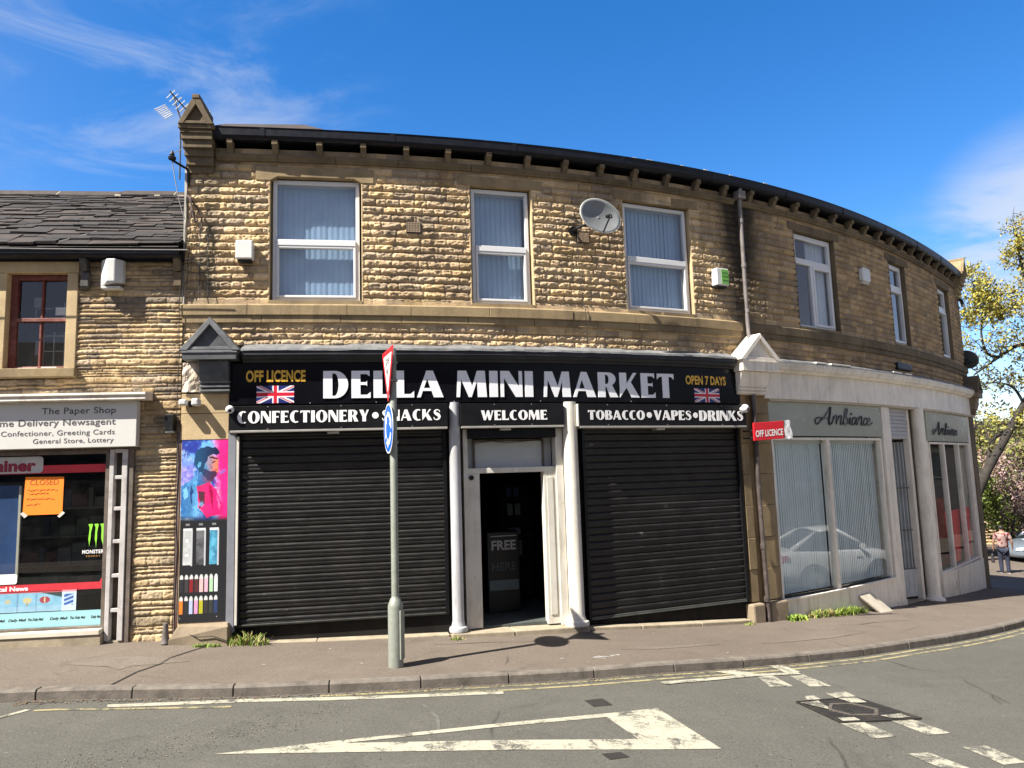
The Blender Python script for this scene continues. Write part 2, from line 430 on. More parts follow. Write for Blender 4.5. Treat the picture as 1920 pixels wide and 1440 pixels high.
def glyph_mesh(text, extrude=0.0, gap=.10, space=.34):
    """-> verts (x, y, zdepth), faces for the text, cap height 1; width"""
    cu = bpy.data.curves.new('tmp', 'CURVE'); cu.dimensions = '2D'; cu.fill_mode = 'BOTH' if extrude else 'FRONT'; cu.extrude = extrude
    x = 0
    for ch in text:
        if ch == ' ': x += space; continue
        w, loops = GLYPH[ch]
        for lp in loops:
            sp = cu.splines.new('POLY'); sp.points.add(len(lp) - 1); sp.use_cyclic_u = True
            for i, (a, b) in enumerate(lp): sp.points[i].co = (a + x, b, 0, 1)
        x += w + gap
    return curve_to_mesh(cu), x - gap
def curve_to_mesh(cu):
    ob = bpy.data.objects.new('tmp', cu); COL.objects.link(ob)
    bpy.context.view_layer.update()
    dg = bpy.context.evaluated_depsgraph_get()
    me = bpy.data.meshes.new_from_object(ob.evaluated_get(dg))
    V = np.array([v.co[:] for v in me.vertices]).reshape(-1, 3); Fc = [tuple(p.vertices) for p in me.polygons]
    bpy.data.objects.remove(ob); bpy.data.meshes.remove(me)
    return V, Fc
def font_mesh(text, bold=0.0, shear=0.0, spacing=1.0):
    cu = bpy.data.curves.new('tmp', 'FONT'); cu.body = text; cu.size = 1.0; cu.offset = bold; cu.shear = shear; cu.space_character = spacing
    cu.resolution_u = 4
    return curve_to_mesh(cu)
def put_text(mb, VF, s0, s1, z0, z1, d, mi=0, f=None, depth=1.0):
    """stretch a flat lettering mesh onto the rectangle s0..s1, z0..z1 standing d off the wall"""
    V, Fc = VF
    a, b = V.min(0), V.max(0)
    P = np.stack([s0 + (V[:, 0] - a[0]) / (b[0] - a[0]) * (s1 - s0), d + (V[:, 2]) * depth, z0 + (V[:, 1] - a[1]) / (b[1] - a[1]) * (z1 - z0)], -1)
    mb.add(P, Fc, mi, f)
def put_line(mb, VF, s0, s1, zbase, cap, d, mi=0, f=None):
    V, Fc = VF
    a, b = V.min(0), V.max(0); k = cap / 0.729
    P = np.stack([s0 + (V[:, 0] - a[0]) / (b[0] - a[0]) * (s1 - s0), np.full(len(V), d), zbase + V[:, 1] * k], -1)
    mb.add(P, Fc, mi, f)
def panel(name, s0, s1, z0, z1, d, fn, ns, nz, mat, f=W, parent=None, **kw):
    """printed panel: a fine sheet whose print is a colour attribute; fn(u,v) with v from the top"""
    u = np.linspace(0, 1, ns); v = np.linspace(0, 1, nz); Ug, Vg = np.meshgrid(u, v, indexing='ij')
    P = f(np.stack([(s0 + (s1 - s0) * Ug).ravel(), np.full(Ug.size, d), (z1 + (z0 - z1) * Vg).ravel()], -1)).reshape(ns, nz, 3)
    mb = MB(); mb.grid(None, None, P)
    return build(mb, name, mat, parent, colors=fn(Ug, Vg).reshape(-1, 3), recalc=False, **kw)
# ------------------------------------------------------------------ material list
def asphalt(name, base, tint2, speck=0.35, crack=True, bump=0.6):
    t = NT(name)
    big = t.noise(0.35, 6, 0.6, 0.5); mid = t.noise(2.2, 6, 0.6)
    c = t.mix(t.mapr(big, 0.35, 0.68), base, tint2)
    c = t.mix(t.mapr(mid, 0.35, 0.7, 0, 0.35), c, tuple(x * 0.72 for x in base))
    v = t.n('ShaderNodeTexVoronoi'); v.inputs['Scale'].default_value = 95
    t.l(t.tc.outputs['Object'], v.inputs['Vector'])
    fine = t.noise(150, 3, 0.7)
    c = t.mix(t.mapr(fine, 0.52, 0.75, 0, speck), c, tuple(min(1, x * 2.3) for x in base))
    c = t.mix(t.mapr(fine, 0.46, 0.28, 0, speck * 1.3), c, tuple(x * 0.35 for x in base))
    agg = t.noise(48, 5, 0.75)
    c = t.mix(t.mapr(agg, 0.50, 0.72, 0, 0.75), c, tuple(x * 1.75 for x in base)); c = t.mix(t.mapr(agg, 0.46, 0.30, 0, 0.8), c, tuple(x * 0.45 for x in base))
    sc = t.noise(1.3, 9, 0.75, 0.8, t.scaled(0.35, 1.6, 1)); c = t.mix(t.mapr(sc, 0.56, 0.72, 0, 0.4), c, tuple(x * 1.6 for x in base))
    gum = t.noise(16, 2, 0.4); c = t.mix(t.mapr(gum, 0.735, 0.75, 0, 0.5), c, tuple(min(1, x * 2.2) for x in base))
    # stains
    st = t.mapr(t.noise(0.9, 8, 0.7, 1.2), 0.56, 0.70, 0, 0.5)
    c = t.mix(st, c, tuple(x * 0.5 for x in base))
    if crack:
        vv = t.n('ShaderNodeTexVoronoi', feature='DISTANCE_TO_EDGE'); vv.inputs['Scale'].default_value = 0.33
        wv = t.n('ShaderNodeMix', data_type='RGBA'); wv.inputs[0].default_value = 0.12
        nn = t.n('ShaderNodeTexNoise'); nn.inputs['Scale'].default_value = 2.5; nn.inputs['Detail'].default_value = 6
        t.l(t.tc.outputs['Object'], nn.inputs['Vector']); t.l(t.tc.outputs['Object'], wv.inputs[6]); t.l(nn.outputs['Color'], wv.inputs[7])
        t.l(wv.outputs[2], vv.inputs['Vector'])
        gate = t.mapr(t.noise(0.5, 3), 0.52, 0.6)
        c = t.mix(t.math('MULTIPLY', t.mapr(vv.outputs['Distance'], 0.0, 0.007, 0.75, 0.0), gate), c, tuple(x * 0.25 for x in base))
    t.bsdf(c, 0.9, 0, t.math('ADD', fine, t.math('MULTIPLY', v.outputs['Distance'], 0.7)), bump, 0.006, 0.3)
    MATS[name] = t.m; return t.m
def paintmat(name, col, under, wear=0.5):
    t = NT(name)
    w = t.noise(5.0, 9, 0.75, 0.5); w2 = t.noise(60, 4, 0.7)
    k = t.mapr(t.math('ADD', t.math('MULTIPLY', w, 0.75), t.math('MULTIPLY', w2, 0.35)), 0.55 + (0.5 - wear) * 0.2, 0.64 + (0.5 - wear) * 0.2)
    c = t.mix(t.mapr(w2, 0.3, 0.7), tuple(x * 0.88 for x in col), col)
    c = t.mix(k, c, under)
    t.bsdf(c, 0.8, 0, w2, 0.3, 0.004, 0.3); MATS[name] = t.m; return t.m
ROAD_C = (0.078, 0.0745, 0.063)
M_road = asphalt('road_asphalt', ROAD_C, (0.096, 0.092, 0.079))
M_pave = asphalt('pavement_tarmac', (0.112, 0.090, 0.071), (0.148, 0.121, 0.098), 0.35)
M_soil = pmat('far_ground_earth', (0.16, 0.15, 0.10), 0.95, var=0.3, scale=1.5)
M_kerb = pmat('kerb_stone', (0.135, 0.115, 0.095), 0.85, var=0.25, scale=9, bump=0.4, bscale=50, grime=(0.055, 0.047, 0.038), gamt=0.9, gscale=3.5)
M_white_line = paintmat('white_road_paint', (0.36, 0.34, 0.265), ROAD_C, 0.5)
M_worn_line = paintmat('worn_road_paint', (0.35, 0.33, 0.26), ROAD_C, 0.68)
M_yellow_line = paintmat('yellow_road_paint', (0.29, 0.25, 0.135), ROAD_C, 0.62)
M_patch = pmat('dark_tar_patch', (0.018, 0.015, 0.013), 0.8, var=0.3, scale=20, bump=0.3)
M_iron = pmat('cast_iron', (0.034, 0.031, 0.028), 0.6, 0.3, var=0.35, scale=20, bump=0.3, grime=(0.085, 0.07, 0.055), gamt=0.6)
M_wall = vcmat('rock_faced_sandstone', 0.9, 0.55, 45, 0.25, 0.22, 30)
M_rubble = vcmat('thin_coursed_sandstone', 0.9, 0.6, 45, 0.25, 0.25, 30)
def dressed(name, col, soot, amt, scale=1.6):
    t = NT(name)
    n1 = t.noise(3.0, 6, 0.6); n2 = t.noise(40, 5, 0.6)
    c = t.mix(t.mapr(n1, 0.3, 0.7), tuple(x * 0.78 for x in col), tuple(min(1, x * 1.15) for x in col))
    st = t.noise(scale, 7, 0.68, 0.5, t.scaled(1, 1, 0.35))
    c = t.mix(t.mapr(st, 0.46, 0.72, 0, amt), c, soot)
    c = t.mix(t.mapr(n2, 0.4, 0.8, 0, 0.3), c, tuple(x * 0.6 for x in col))
    t.bsdf(c, 0.88, 0, n2, 0.35, 0.01, 0.3); MATS[name] = t.m; return t.m
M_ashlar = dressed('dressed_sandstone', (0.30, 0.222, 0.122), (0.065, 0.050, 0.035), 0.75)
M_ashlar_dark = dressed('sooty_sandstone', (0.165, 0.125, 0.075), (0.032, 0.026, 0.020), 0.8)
M_ashlar_pale = dressed('pale_sandstone', (0.52, 0.39, 0.22), (0.12, 0.09, 0.06), 0.3)
M_plinth = dressed('plinth_stone', (0.26, 0.205, 0.14), (0.07, 0.055, 0.04), 0.6)
M_concrete = pmat('sill_concrete', (0.30, 0.25, 0.175), 0.9, var=0.2, scale=7, bump=0.3, grime=(0.16, 0.13, 0.09), gamt=0.6)
M_gutter = pmat('black_gutter_paint', (0.006, 0.007, 0.012), 0.45, var=0.4, scale=5, grime=(0.02, 0.02, 0.02), gamt=0.3, spec=0.25)
M_lead = pmat('lead_flashing', (0.13, 0.132, 0.135), 0.6, 0.0, var=0.3, scale=8, bump=0.5, bscale=25, grime=(0.36, 0.35, 0.33), gamt=0.55)
M_slate = pmat('dark_stone_slate', (0.017, 0.014, 0.0125), 0.85, var=0.45, scale=4, bump=0.5, bscale=30, grime=(0.05, 0.04, 0.032), gamt=0.6)
M_slate_b = pmat('weathered_stone_slate', (0.040, 0.029, 0.024), 0.85, var=0.4, scale=5, bump=0.5, bscale=30, grime=(0.02, 0.018, 0.015), gamt=0.6)
M_charcoal = pmat('charcoal_paint', (0.024, 0.026, 0.029), 0.5, var=0.2, scale=5, grime=(0.07, 0.07, 0.07), gamt=0.25, spec=0.3)
M_hood_grey = pmat('worn_grey_hood_paint', (0.062, 0.066, 0.070), 0.55, var=0.3, scale=7, grime=(0.16, 0.16, 0.16), gamt=0.4)
M_charcoal_hi = pmat('worn_charcoal_paint', (0.11, 0.115, 0.12), 0.55, var=0.3, scale=9, grime=(0.3, 0.3, 0.3), gamt=0.4)
M_door_white = pmat('white_door_paint', (0.60, 0.57, 0.50), 0.5, var=0.06, scale=3, grime=(0.34, 0.30, 0.24), gamt=0.45, gscale=2.0, streak=((0.26, 0.22, 0.16), 0.45, (4, 4, 0.35)), flake=((0.16, 0.13, 0.10), 5.0, 0.8))
M_white_paint = pmat('white_gloss_paint', (0.80, 0.735, 0.63), 0.5, var=0.07, scale=3, grime=(0.40, 0.36, 0.29), gamt=0.5, gscale=2.0, streak=((0.33, 0.28, 0.20), 0.5, (3, 3, 0.3)), flake=((0.24, 0.20, 0.15), 4.0, 0.7))
M_grey_paint = pmat('pale_grey_paint', (0.42, 0.42, 0.44), 0.5, var=0.06, scale=3, grime=(0.24, 0.23, 0.21), gamt=0.5, gscale=2.0, streak=((0.18, 0.17, 0.15), 0.4, (4, 4, 0.3)), flake=((0.12, 0.11, 0.10), 5.0, 0.7))
M_cream_paint = pmat('dirty_cream_paint', (0.60, 0.55, 0.45), 0.6, var=0.08, scale=3, grime=(0.28, 0.23, 0.16), gamt=0.5, gscale=1.6)
M_upvc = pmat('white_plastic', (0.66, 0.66, 0.66), 0.35, var=0.03, scale=3, grime=(0.5, 0.48, 0.44), gamt=0.2)
M_plastic = pmat('alarm_plastic', (0.62, 0.62, 0.59), 0.4, var=0.04, scale=5, grime=(0.45, 0.42, 0.36), gamt=0.3)
M_plastic_dirty = pmat('weathered_plastic', (0.55, 0.55, 0.52), 0.5, var=0.08, scale=5, grime=(0.28, 0.26, 0.22), gamt=0.5)
M_green = pmat('green_plastic', (0.16, 0.42, 0.06), 0.4, var=0.12, scale=15)
M_black = pmat('black_plastic', (0.009, 0.009, 0.010), 0.45, var=0.2, spec=0.3)
M_sign_black = pmat('black_sign_panel', (0.004, 0.004, 0.006), 0.22, var=0.2, scale=2, spec=0.14)
M_sign_dark = pmat('dark_shutter_box', (0.007, 0.007, 0.008), 0.4, var=0.25, scale=3, spec=0.2)
M_silver = pmat('silver_lettering', (0.78, 0.79, 0.81), 0.32, 0.0, var=0.03, scale=2)
M_white_vinyl = pmat('white_lettering', (0.82, 0.81, 0.80), 0.5, var=0.03)
M_gold = pmat('gold_lettering', (0.70, 0.40, 0.04), 0.38, 0.1, var=0.15, scale=6)
M_rail = pmat('aluminium_trim', (0.40, 0.38, 0.34), 0.45, 0.4, var=0.15, scale=5, grime=(0.2, 0.17, 0.13), gamt=0.4)
M_shutter = pmat('black_shutter_paint', (0.0115, 0.011, 0.0105), 0.42, 0.0, var=0.35, scale=3, grime=(0.055, 0.052, 0.048), gamt=0.25, gscale=1.3, spec=0.35, streak=((0.05, 0.048, 0.044), 0.5, (1.2, 1.2, 14)), flake=((0.16, 0.16, 0.15), 3.0, 0.45))
M_wood_dark = pmat('dark_timber_panel', (0.010, 0.009, 0.008), 0.8, var=0.4, scale=4, grime=(0.03, 0.025, 0.02), gamt=0.5, spec=0.2)
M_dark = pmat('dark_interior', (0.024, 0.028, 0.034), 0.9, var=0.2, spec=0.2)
M_darkfloor = pmat('shop_floor', (0.065, 0.075, 0.070), 0.6, var=0.2)
M_glass = glassmat('window_glass', (0.86, 0.92, 0.96), 1.75, 1.7, 0.015)
M_glass_shop = glassmat('shop_window_glass', (0.93, 0.97, 0.97), 1.5, 1.7, 0.01)
M_glass_dark = glassmat('old_window_glass', (0.80, 0.84, 0.84), 1.6, 1.3, 0.012)
M_blind = pmat('blue_grey_blind_fabric', (0.33, 0.44, 0.57), 0.85, var=0.06, scale=3)
M_blind_pale = pmat('pale_blind_fabric', (0.80, 0.86, 0.86), 0.85, var=0.06, scale=3)
M_curtain = pmat('net_curtain', (0.62, 0.62, 0.62), 0.9, var=0.08)
M_red_frame = pmat('red_oxide_paint', (0.15, 0.035, 0.024), 0.6, var=0.2, scale=8, grime=(0.42, 0.26, 0.20), gamt=0.5, gscale=5)
M_flake = pmat('flaking_white_paint', (0.62, 0.57, 0.49), 0.8, var=0.12, scale=9, bump=0.4, grime=(0.25, 0.19, 0.13), gamt=0.85, gscale=6)
M_trellis = pmat('grey_white_timber', (0.48, 0.45, 0.43), 0.7, var=0.12, scale=7, grime=(0.18, 0.15, 0.13), gamt=0.7, gscale=6)
M_brown_wood = pmat('brown_timber', (0.11, 0.085, 0.065), 0.75, var=0.3, scale=7, grime=(0.3, 0.27, 0.24), gamt=0.4)
M_board_white = pmat('white_sign_board', (0.57, 0.555, 0.52), 0.45, var=0.02, grime=(0.6, 0.57, 0.5), gamt=0.2)
M_text_grey = pmat('grey_sign_letters', (0.085, 0.080, 0.085), 0.5, var=0.1)
M_galv = pmat('galvanised_steel', (0.25, 0.265, 0.225), 0.55, 0.25, var=0.12, scale=12, grime=(0.18, 0.18, 0.14), gamt=0.5)
M_sign_red = pmat('sign_red', (0.62, 0.012, 0.022), 0.4, var=0.05)
M_sign_white = pmat('sign_white', (0.78, 0.77, 0.75), 0.4, var=0.03)
M_sign_blue = pmat('sign_blue', (0.010, 0.105, 0.60), 0.4, var=0.05)
M_sign_blackp = pmat('sign_black_print', (0.02, 0.02, 0.02), 0.5)
M_cable = pmat('black_cable', (0.016, 0.015, 0.014), 0.6)
M_pipe = pmat('downpipe_paint', (0.155, 0.135, 0.125), 0.55, var=0.3, scale=6, grime=(0.035, 0.03, 0.027), gamt=0.7, gscale=4)
M_pipe_dark = pmat('lower_downpipe', (0.055, 0.042, 0.038), 0.5, var=0.3, scale=6, grime=(0.2, 0.17, 0.15), gamt=0.5, gscale=7)
M_dish = pmat('grey_dish_steel', (0.17, 0.178, 0.18), 0.5, 0.1, var=0.1, scale=6, grime=(0.10, 0.095, 0.085), gamt=0.4)
M_print = vcmat('printed_panel', 0.35, 0, 60, 0.4, 0.03, 40)
M_glass_clear = glassmat('side_window_glass', (0.95, 0.97, 0.97), 1.45, 0.75, 0.01)
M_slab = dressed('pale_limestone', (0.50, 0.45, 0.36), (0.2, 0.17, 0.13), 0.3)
M_frost = pmat('pale_green_fascia_glass', (0.36, 0.385, 0.325), 0.22, var=0.05, scale=2, grime=(0.25, 0.28, 0.24), gamt=0.3)
M_script = pmat('charcoal_script_letters', (0.030, 0.028, 0.028), 0.35, 0.3, var=0.2)
M_script_hi = pmat('painted_script_highlight', (0.55, 0.55, 0.53), 0.3, 0.5)  # pale colour painted in as a highlight on the script strokes
M_gate = pmat('grey_folding_gate', (0.32, 0.335, 0.335), 0.55, var=0.1, scale=4, grime=(0.12, 0.12, 0.11), gamt=0.4)
M_beige = pmat('soffit_board', (0.45, 0.38, 0.28), 0.7, var=0.12, scale=4)
M_red_fabric = pmat('red_fabric', (0.62, 0.018, 0.035), 0.7, var=0.08, scale=6)
M_orange = pmat('orange_paper', (0.95, 0.24, 0.012), 0.75, var=0.03)
M_tape = pmat('clear_tape', (0.62, 0.58, 0.50), 0.4)
M_teal = pmat('pale_teal_vinyl', (0.30, 0.56, 0.60), 0.5, var=0.04)
M_redvinyl = pmat('red_vinyl', (0.55, 0.03, 0.045), 0.5, var=0.08)
M_monster = pmat('bright_green_vinyl', (0.28, 0.75, 0.05), 0.5)
M_bluecloth = pmat('deep_blue_cloth', (0.020, 0.065, 0.20), 0.8, var=0.25, scale=3)
M_cone = pmat('rusty_metal_cone', (0.14, 0.12, 0.11), 0.55, 0.3, var=0.3, scale=20, grime=(0.35, 0.3, 0.25), gamt=0.5)
M_sticker = pmat('pale_sticker', (0.70, 0.70, 0.66), 0.6)

# ------------------------------------------------------------------ ground, road, pavement
def street_sheet(name, s0, s1, d0, d1, zf, mat, ns, nd, lift=0.0):
    S = np.linspace(s0, s1, ns); D = np.linspace(d0, d1, nd) if not hasattr(d0, '__len__') else np.array(d0)
    Sg, Dg = np.meshgrid(S, D, indexing='ij')
    P = W(np.stack([Sg.ravel(), Dg.ravel(), (zf(Sg, Dg) + lift).ravel()], -1)).reshape(len(S), len(D), 3)
    mb = MB(); mb.grid(None, None, P)
    return build(mb, name, mat, None, kind='structure', smooth=True, recalc=False)
street_sheet('pavement', -40, 60, -0.35, KD - 0.13, zpave, M_pave, 400, 12)
def zroad_camber(s, d): return zroad(s, np.minimum(d, 5.0)) + 0.0 * d
street_sheet('road', -40, 60, KD - 0.05, 9.6, zroad_camber, M_road, 400, 24)
street_sheet('far_pavement', -40, 60, 9.55, 14.0, lambda s, d: zroad_camber(s, d) + 0.1, M_pave, 200, 5)
# the land everything lies on, out to the horizon
gx = np.concatenate([np.linspace(-900, -60, 8), np.linspace(-50, 90, 57), np.linspace(110, 1200, 9)])
gy = np.concatenate([np.linspace(-900, -60, 8), np.linspace(-50, 110, 65), np.linspace(130, 1500, 9)])
P = np.zeros((len(gx), len(gy), 3))
for i, x in enumerate(gx):
    for j, y in enumerate(gy):
        s, d = sd_of(x, y)
        P[i, j] = (x, y, zb(s) - 0.36 - 0.02 * min(max(d, 0), 6))
mb = MB(); mb.grid(None, None, P); build(mb, 'ground', M_soil, None, kind='structure', smooth=True, recalc=False)
# kerb stones with open joints
mb = MB(); s = -30.0
while s < 45:
    L = 0.92 + 0.06 * RNG.random(); e = s + L - 0.012
    n = 4; j = 0.006 * (RNG.random() - .5)
    prof = []
    for i in range(n + 1):
        u = s + (e - s) * i / n; zt = zpave(u, KD) + 0.012 + j
        prof += [(u, KD - 0.135, zt - 0.3), (u, KD - 0.135, zt), (u, KD - 0.02 + j, zt), (u, KD + j, zt - 0.022), (u, KD + 0.012 + j, zt - 0.3)]
    Fc = []
    for i in range(n):
        a, b = 5 * i, 5 * i + 5
        for k in range(5): Fc.append((a + k, b + k, b + (k + 1) % 5, a + (k + 1) % 5))
    Fc += [(0, 1, 2, 3, 4), tuple(5 * n + k for k in (4, 3, 2, 1, 0))]
    mb.add(prof, Fc); s = s + L
build(mb, 'kerb', M_kerb, None, kind='structure', bevel=0.006)

def on_road(pts, h): return [(s, d, zroad_camber(s, d) + h) for s, d in pts]
def mark(name, polys, mat, h=0.005, sub=0.25):
    """flat paint laid on the road; polygons in (s,d), cut into strips so that they follow it"""
    mb = MB()
    for pl in polys:
        bm = bmesh.new(); vs = [bm.verts.new((a, b, 0)) for a, b in pl]; bm.faces.new(vs)
        smin = min(a for a, b in pl); smax = max(a for a, b in pl)
        x = math.floor(smin / sub) * sub + sub
        while x < smax:
            bmesh.ops.bisect_plane(bm, geom=bm.verts[:] + bm.edges[:] + bm.faces[:], plane_co=(x, 0, 0), plane_no=(1, 0, 0)); x += sub
        bm.verts.index_update()
        V = [(v.co.x, v.co.y, zroad_camber(v.co.x, v.co.y) + h) for v in bm.verts]
        mb.add(V, [tuple(v.index for v in f.verts) for f in bm.faces]); bm.free()
    return build(mb, name, mat, None, kind='structure', recalc=False)
def sd_fine(x, y):
    s, d = sd_of(x, y); th = float(th_at(s)); c = W([(s, 0, 0)])[0]
    t = (x - c[0]) * math.cos(th) + (y - c[1]) * math.sin(th); s2 = s + t; th = float(th_at(s2)); c = W([(s2, 0, 0)])[0]
    return s2, (x - c[0]) * math.sin(th) - (y - c[1]) * math.cos(th)
def straight(P_, n=12):        # straight edges laid out in metres on the ground
    out = []
    for (a, b), (c, e) in zip(P_, P_[1:] + P_[:1]):
        for k in range(n): out.append(sd_fine(a + (c - a) * k / n, b + (e - b) * k / n))
    return out
_A, _B, _C, _a, _b, _c = [(-2.66, 6.71), (1.4, 8.04), (1.76, 6.95), (-1.6, 6.98), (0.84, 7.75), (1.06, 7.16)]
mark('give_way_triangle_marking', [straight([_A, _B, _b, _a]), straight([_a, _b, _b, _b][:1] + [_c, _C, _A]), straight([_b, _B, _C, _c])], M_white_line)
mark('edge_line_marking', [[(-4.58, 2.25), (-3.36, 2.15), (-0.79, 2.34), (-0.80, 2.43), (-3.34, 2.26), (-4.55, 2.34)]], M_white_line)
mark('stop_edge_marking', [[(0.88, 2.42), (2.07, 2.36), (2.62, 2.46), (2.60, 2.53), (2.04, 2.46), (0.9, 2.52)],
    [(2.50, 2.09), (2.69, 2.09), (2.66, 2.45), (2.46, 2.45)], [(1.70, 2.16), (1.98, 2.16), (2.10, 2.35), (1.86, 2.37)]], M_white_line, 0.009)
mark('give_way_dash_marking', [
    [(2.04, 2.48), (2.25, 2.47), (2.16, 2.93), (1.91, 2.88)], [(2.42, 2.55), (2.62, 2.55), (2.56, 3.06), (2.33, 2.99)],
    [(2.02, 3.28), (2.13, 3.29), (2.03, 3.80), (1.80, 3.74)], [(2.30, 3.26), (2.54, 3.28), (2.47, 3.75), (2.25, 3.70)],
    [(1.75, 4.11), (1.97, 4.15), (1.95, 4.57), (1.74, 4.55)], [(2.23, 4.13), (2.43, 4.18), (2.43, 4.66), (2.21, 4.63)],
    [(1.72, 4.93), (1.89, 4.97), (1.89, 5.37), (1.70, 5.34)], [(2.23, 4.96), (2.43, 5.01), (2.36, 5.43), (2.17, 5.40)]], M_worn_line)
def strip(d0, d1, s0, s1): return [[(s0 + (s1 - s0) * i / 60, d0) for i in range(61)] + [(s1 - (s1 - s0) * i / 60, d1) for i in range(61)]]
mark('double_yellow_line_marking', strip(2.13, 2.185, -2.6, 30) + strip(2.27, 2.325, -2.6, 30), M_yellow_line, 0.004)
mark('worn_yellow_line_marking', strip(2.36, 2.41, -5.2, -3.4), M_yellow_line, 0.004)
mark('parking_line_marking', [[(-5.60, 2.72), (-5.30, 2.34), (-5.24, 2.36), (-5.52, 2.74)]], M_white_line)
mark('tar_patch', [[(-0.10, 2.81), (0.09, 2.79), (0.11, 3.02), (-0.08, 3.03)], [(-0.42, 4.23), (-0.27, 4.23), (-0.24, 4.35), (-0.40, 4.37)]], M_patch, 0.004)
# loose grit and old leaves that gather against the kerb
mb = MB()
for i in range(1500):
    s = -5.5 + 8.5 * RNG.random() ** 1.3; d = KD + 0.03 + abs(RNG.normal(0, 0.05)); r = 0.005 + 0.010 * RNG.random()
    z = zroad_camber(s, d) + 0.006; q = RNG.random() * 6.28
    mb.add([(s + r * math.cos(q + a), d + r * math.sin(q + a), z + 0.010 * RNG.random()) for a in (0, 2.0, 4.1)], [(0, 1, 2)], int(RNG.integers(0, 2)))
build(mb, 'leaf_litter', [pmat('dry_leaf', (.12, .075, .042), 0.9, var=0.4), pmat('grit', (.12, .10, .075), 0.9, var=0.4)], None, kind='stuff', label='dry leaf litter and grit along the kerb')

# repairs, a crack and a paint splash on the footway; chippings worn out of the road
def pmark(name, polys, mat, h=0.004):
    mb = MB()
    for pl in polys: mb.add([(a, b, float(zpave(a, b)) + h) for a, b in pl], [tuple(range(len(pl)))])
    return build(mb, name, mat, None, kind='structure', recalc=False)
def wobbly(cx, cy, rx, ry, n=18, j=.18, seed=1):
    rg = np.random.default_rng(seed); return [(cx + rx * math.cos(q) * (1 + j * rg.normal()), cy + ry * math.sin(q) * (1 + j * rg.normal())) for q in np.linspace(0, 2 * math.pi, n, endpoint=False)]
M_pave_c = asphalt('pale_pavement_tarmac', (0.128, 0.106, 0.086), (0.155, 0.130, 0.106), 0.3, False)
pmark('pavement_repair', [wobbly(-4.9, 1.0, .55, .22, seed=3), wobbly(1.6, 1.25, .7, .07, seed=4), wobbly(4.0, 1.35, .9, .05, seed=6)], M_pave_c)
ck = []
for pts in ([(-4.22, .28), (-4.30, .55), (-4.42, .80), (-4.45, 1.1), (-4.62, 1.45), (-4.66, 1.9)], [(-1.3, .5), (-1.0, .56), (-.6, .52), (.2, .6)], [(5.2, .8), (5.6, .9), (6.1, .86), (6.9, 1.0)]):
    q = catmull_2 = [(a + .02 * RNG.normal(), b + .015 * RNG.normal()) for a, b in pts]; w = .012
    ck.append([(a - w, b) for a, b in q] + [(a + w, b + w) for a, b in q[::-1]])
pmark('pavement_crack', ck, M_patch, .005)
sp_ = [wobbly(.62 + .05 * RNG.normal() * (i > 0) * 2.2, 1.55 + .02 * RNG.normal() * (i > 0) * 2, .035 * (.3 + RNG.random()), .02 * (.3 + RNG.random()), 9, .25, 20 + i) for i in range(13)]
pmark('paint_splash', sp_ + [wobbly(x, y, .02, .014, 8, .3, int(abs(x * 900))) for x, y in ((-2.6, .55), (-2.2, 1.3), (1.9, .42), (3.1, .6), (4.9, .9), (-3.3, 1.2), (.1, 1.5), (2.2, 1.7))], pmat('pale_splash', (.30, .29, .27), .7, var=.2))
mb = MB()
for i in range(1500):
    u = RNG.random(); s = -4.4 + 2.0 * u + RNG.normal(0, .16); d = 3.95 - 1.35 * u + RNG.normal(0, .16); r = .003 + .007 * RNG.random(); q = RNG.random() * 6.28
    if i > 900: s = -5.5 + 9 * RNG.random(); d = 2.4 + 3.2 * RNG.random()
    z = float(zroad_camber(s, d)) + .004
    mb.add([(s + r * math.cos(q + a), d + r * math.sin(q + a), z + .004 * RNG.random()) for a in (0, 2.0, 4.1)], [(0, 1, 2)], int(RNG.integers(0, 2)))
build(mb, 'loose_chippings', [pmat('pale_chipping', (.17, .145, .115), .9, var=.4), pmat('dark_chipping', (.03, .028, .025), .9, var=.4)], None, kind='stuff', label='scattered chippings worn out of the road surface')
mark('road_joint', [[(-1.62, 2.62), (-1.60, 2.62), (-1.50, 3.05), (-1.53, 3.40), (-1.555, 3.40), (-1.53, 3.05)]], pmat('pale_joint', (.10, .096, .085), .9, var=.3), .004)
# manhole cover: triangular-paired frame with raised hexagon ring and chequer plate
mh = thing('manhole_cover', W1(2.1, 3.85, zroad(2.1, 3.85)), 'worn iron manhole cover set across the dashed give way lines', 'manhole')
fm = frame3((0, 0, 0), (1, 0, 0), (0, 1, 0))
def roadmap(P):
    P = np.asarray(P, float).reshape(-1, 3)
    return W(np.stack([P[:, 0], P[:, 1], zroad_camber(P[:, 0], P[:, 1]) + P[:, 2]], -1))
Q = [(1.80, 3.45), (2.46, 3.50), (2.51, 4.26), (1.76, 4.12)]
mb = MB(roadmap); mb.add([(a, b, -0.02) for a, b in Q] + [(a, b, 0.011) for a, b in Q], [(3, 2, 1, 0), (4, 5, 6, 7)] + [(i, (i + 1) % 4, (i + 1) % 4 + 4, i + 4) for i in range(4)])
build(mb, 'cover_plate', M_iron, mh)
mb = MB(roadmap)
def bil(u, v):
    a = [(1 - u) * Q[0][k] + u * Q[1][k] for k in (0, 1)]; b = [(1 - u) * Q[3][k] + u * Q[2][k] for k in (0, 1)]
    return ((1 - v) * a[0] + v * b[0], (1 - v) * a[1] + v * b[1])
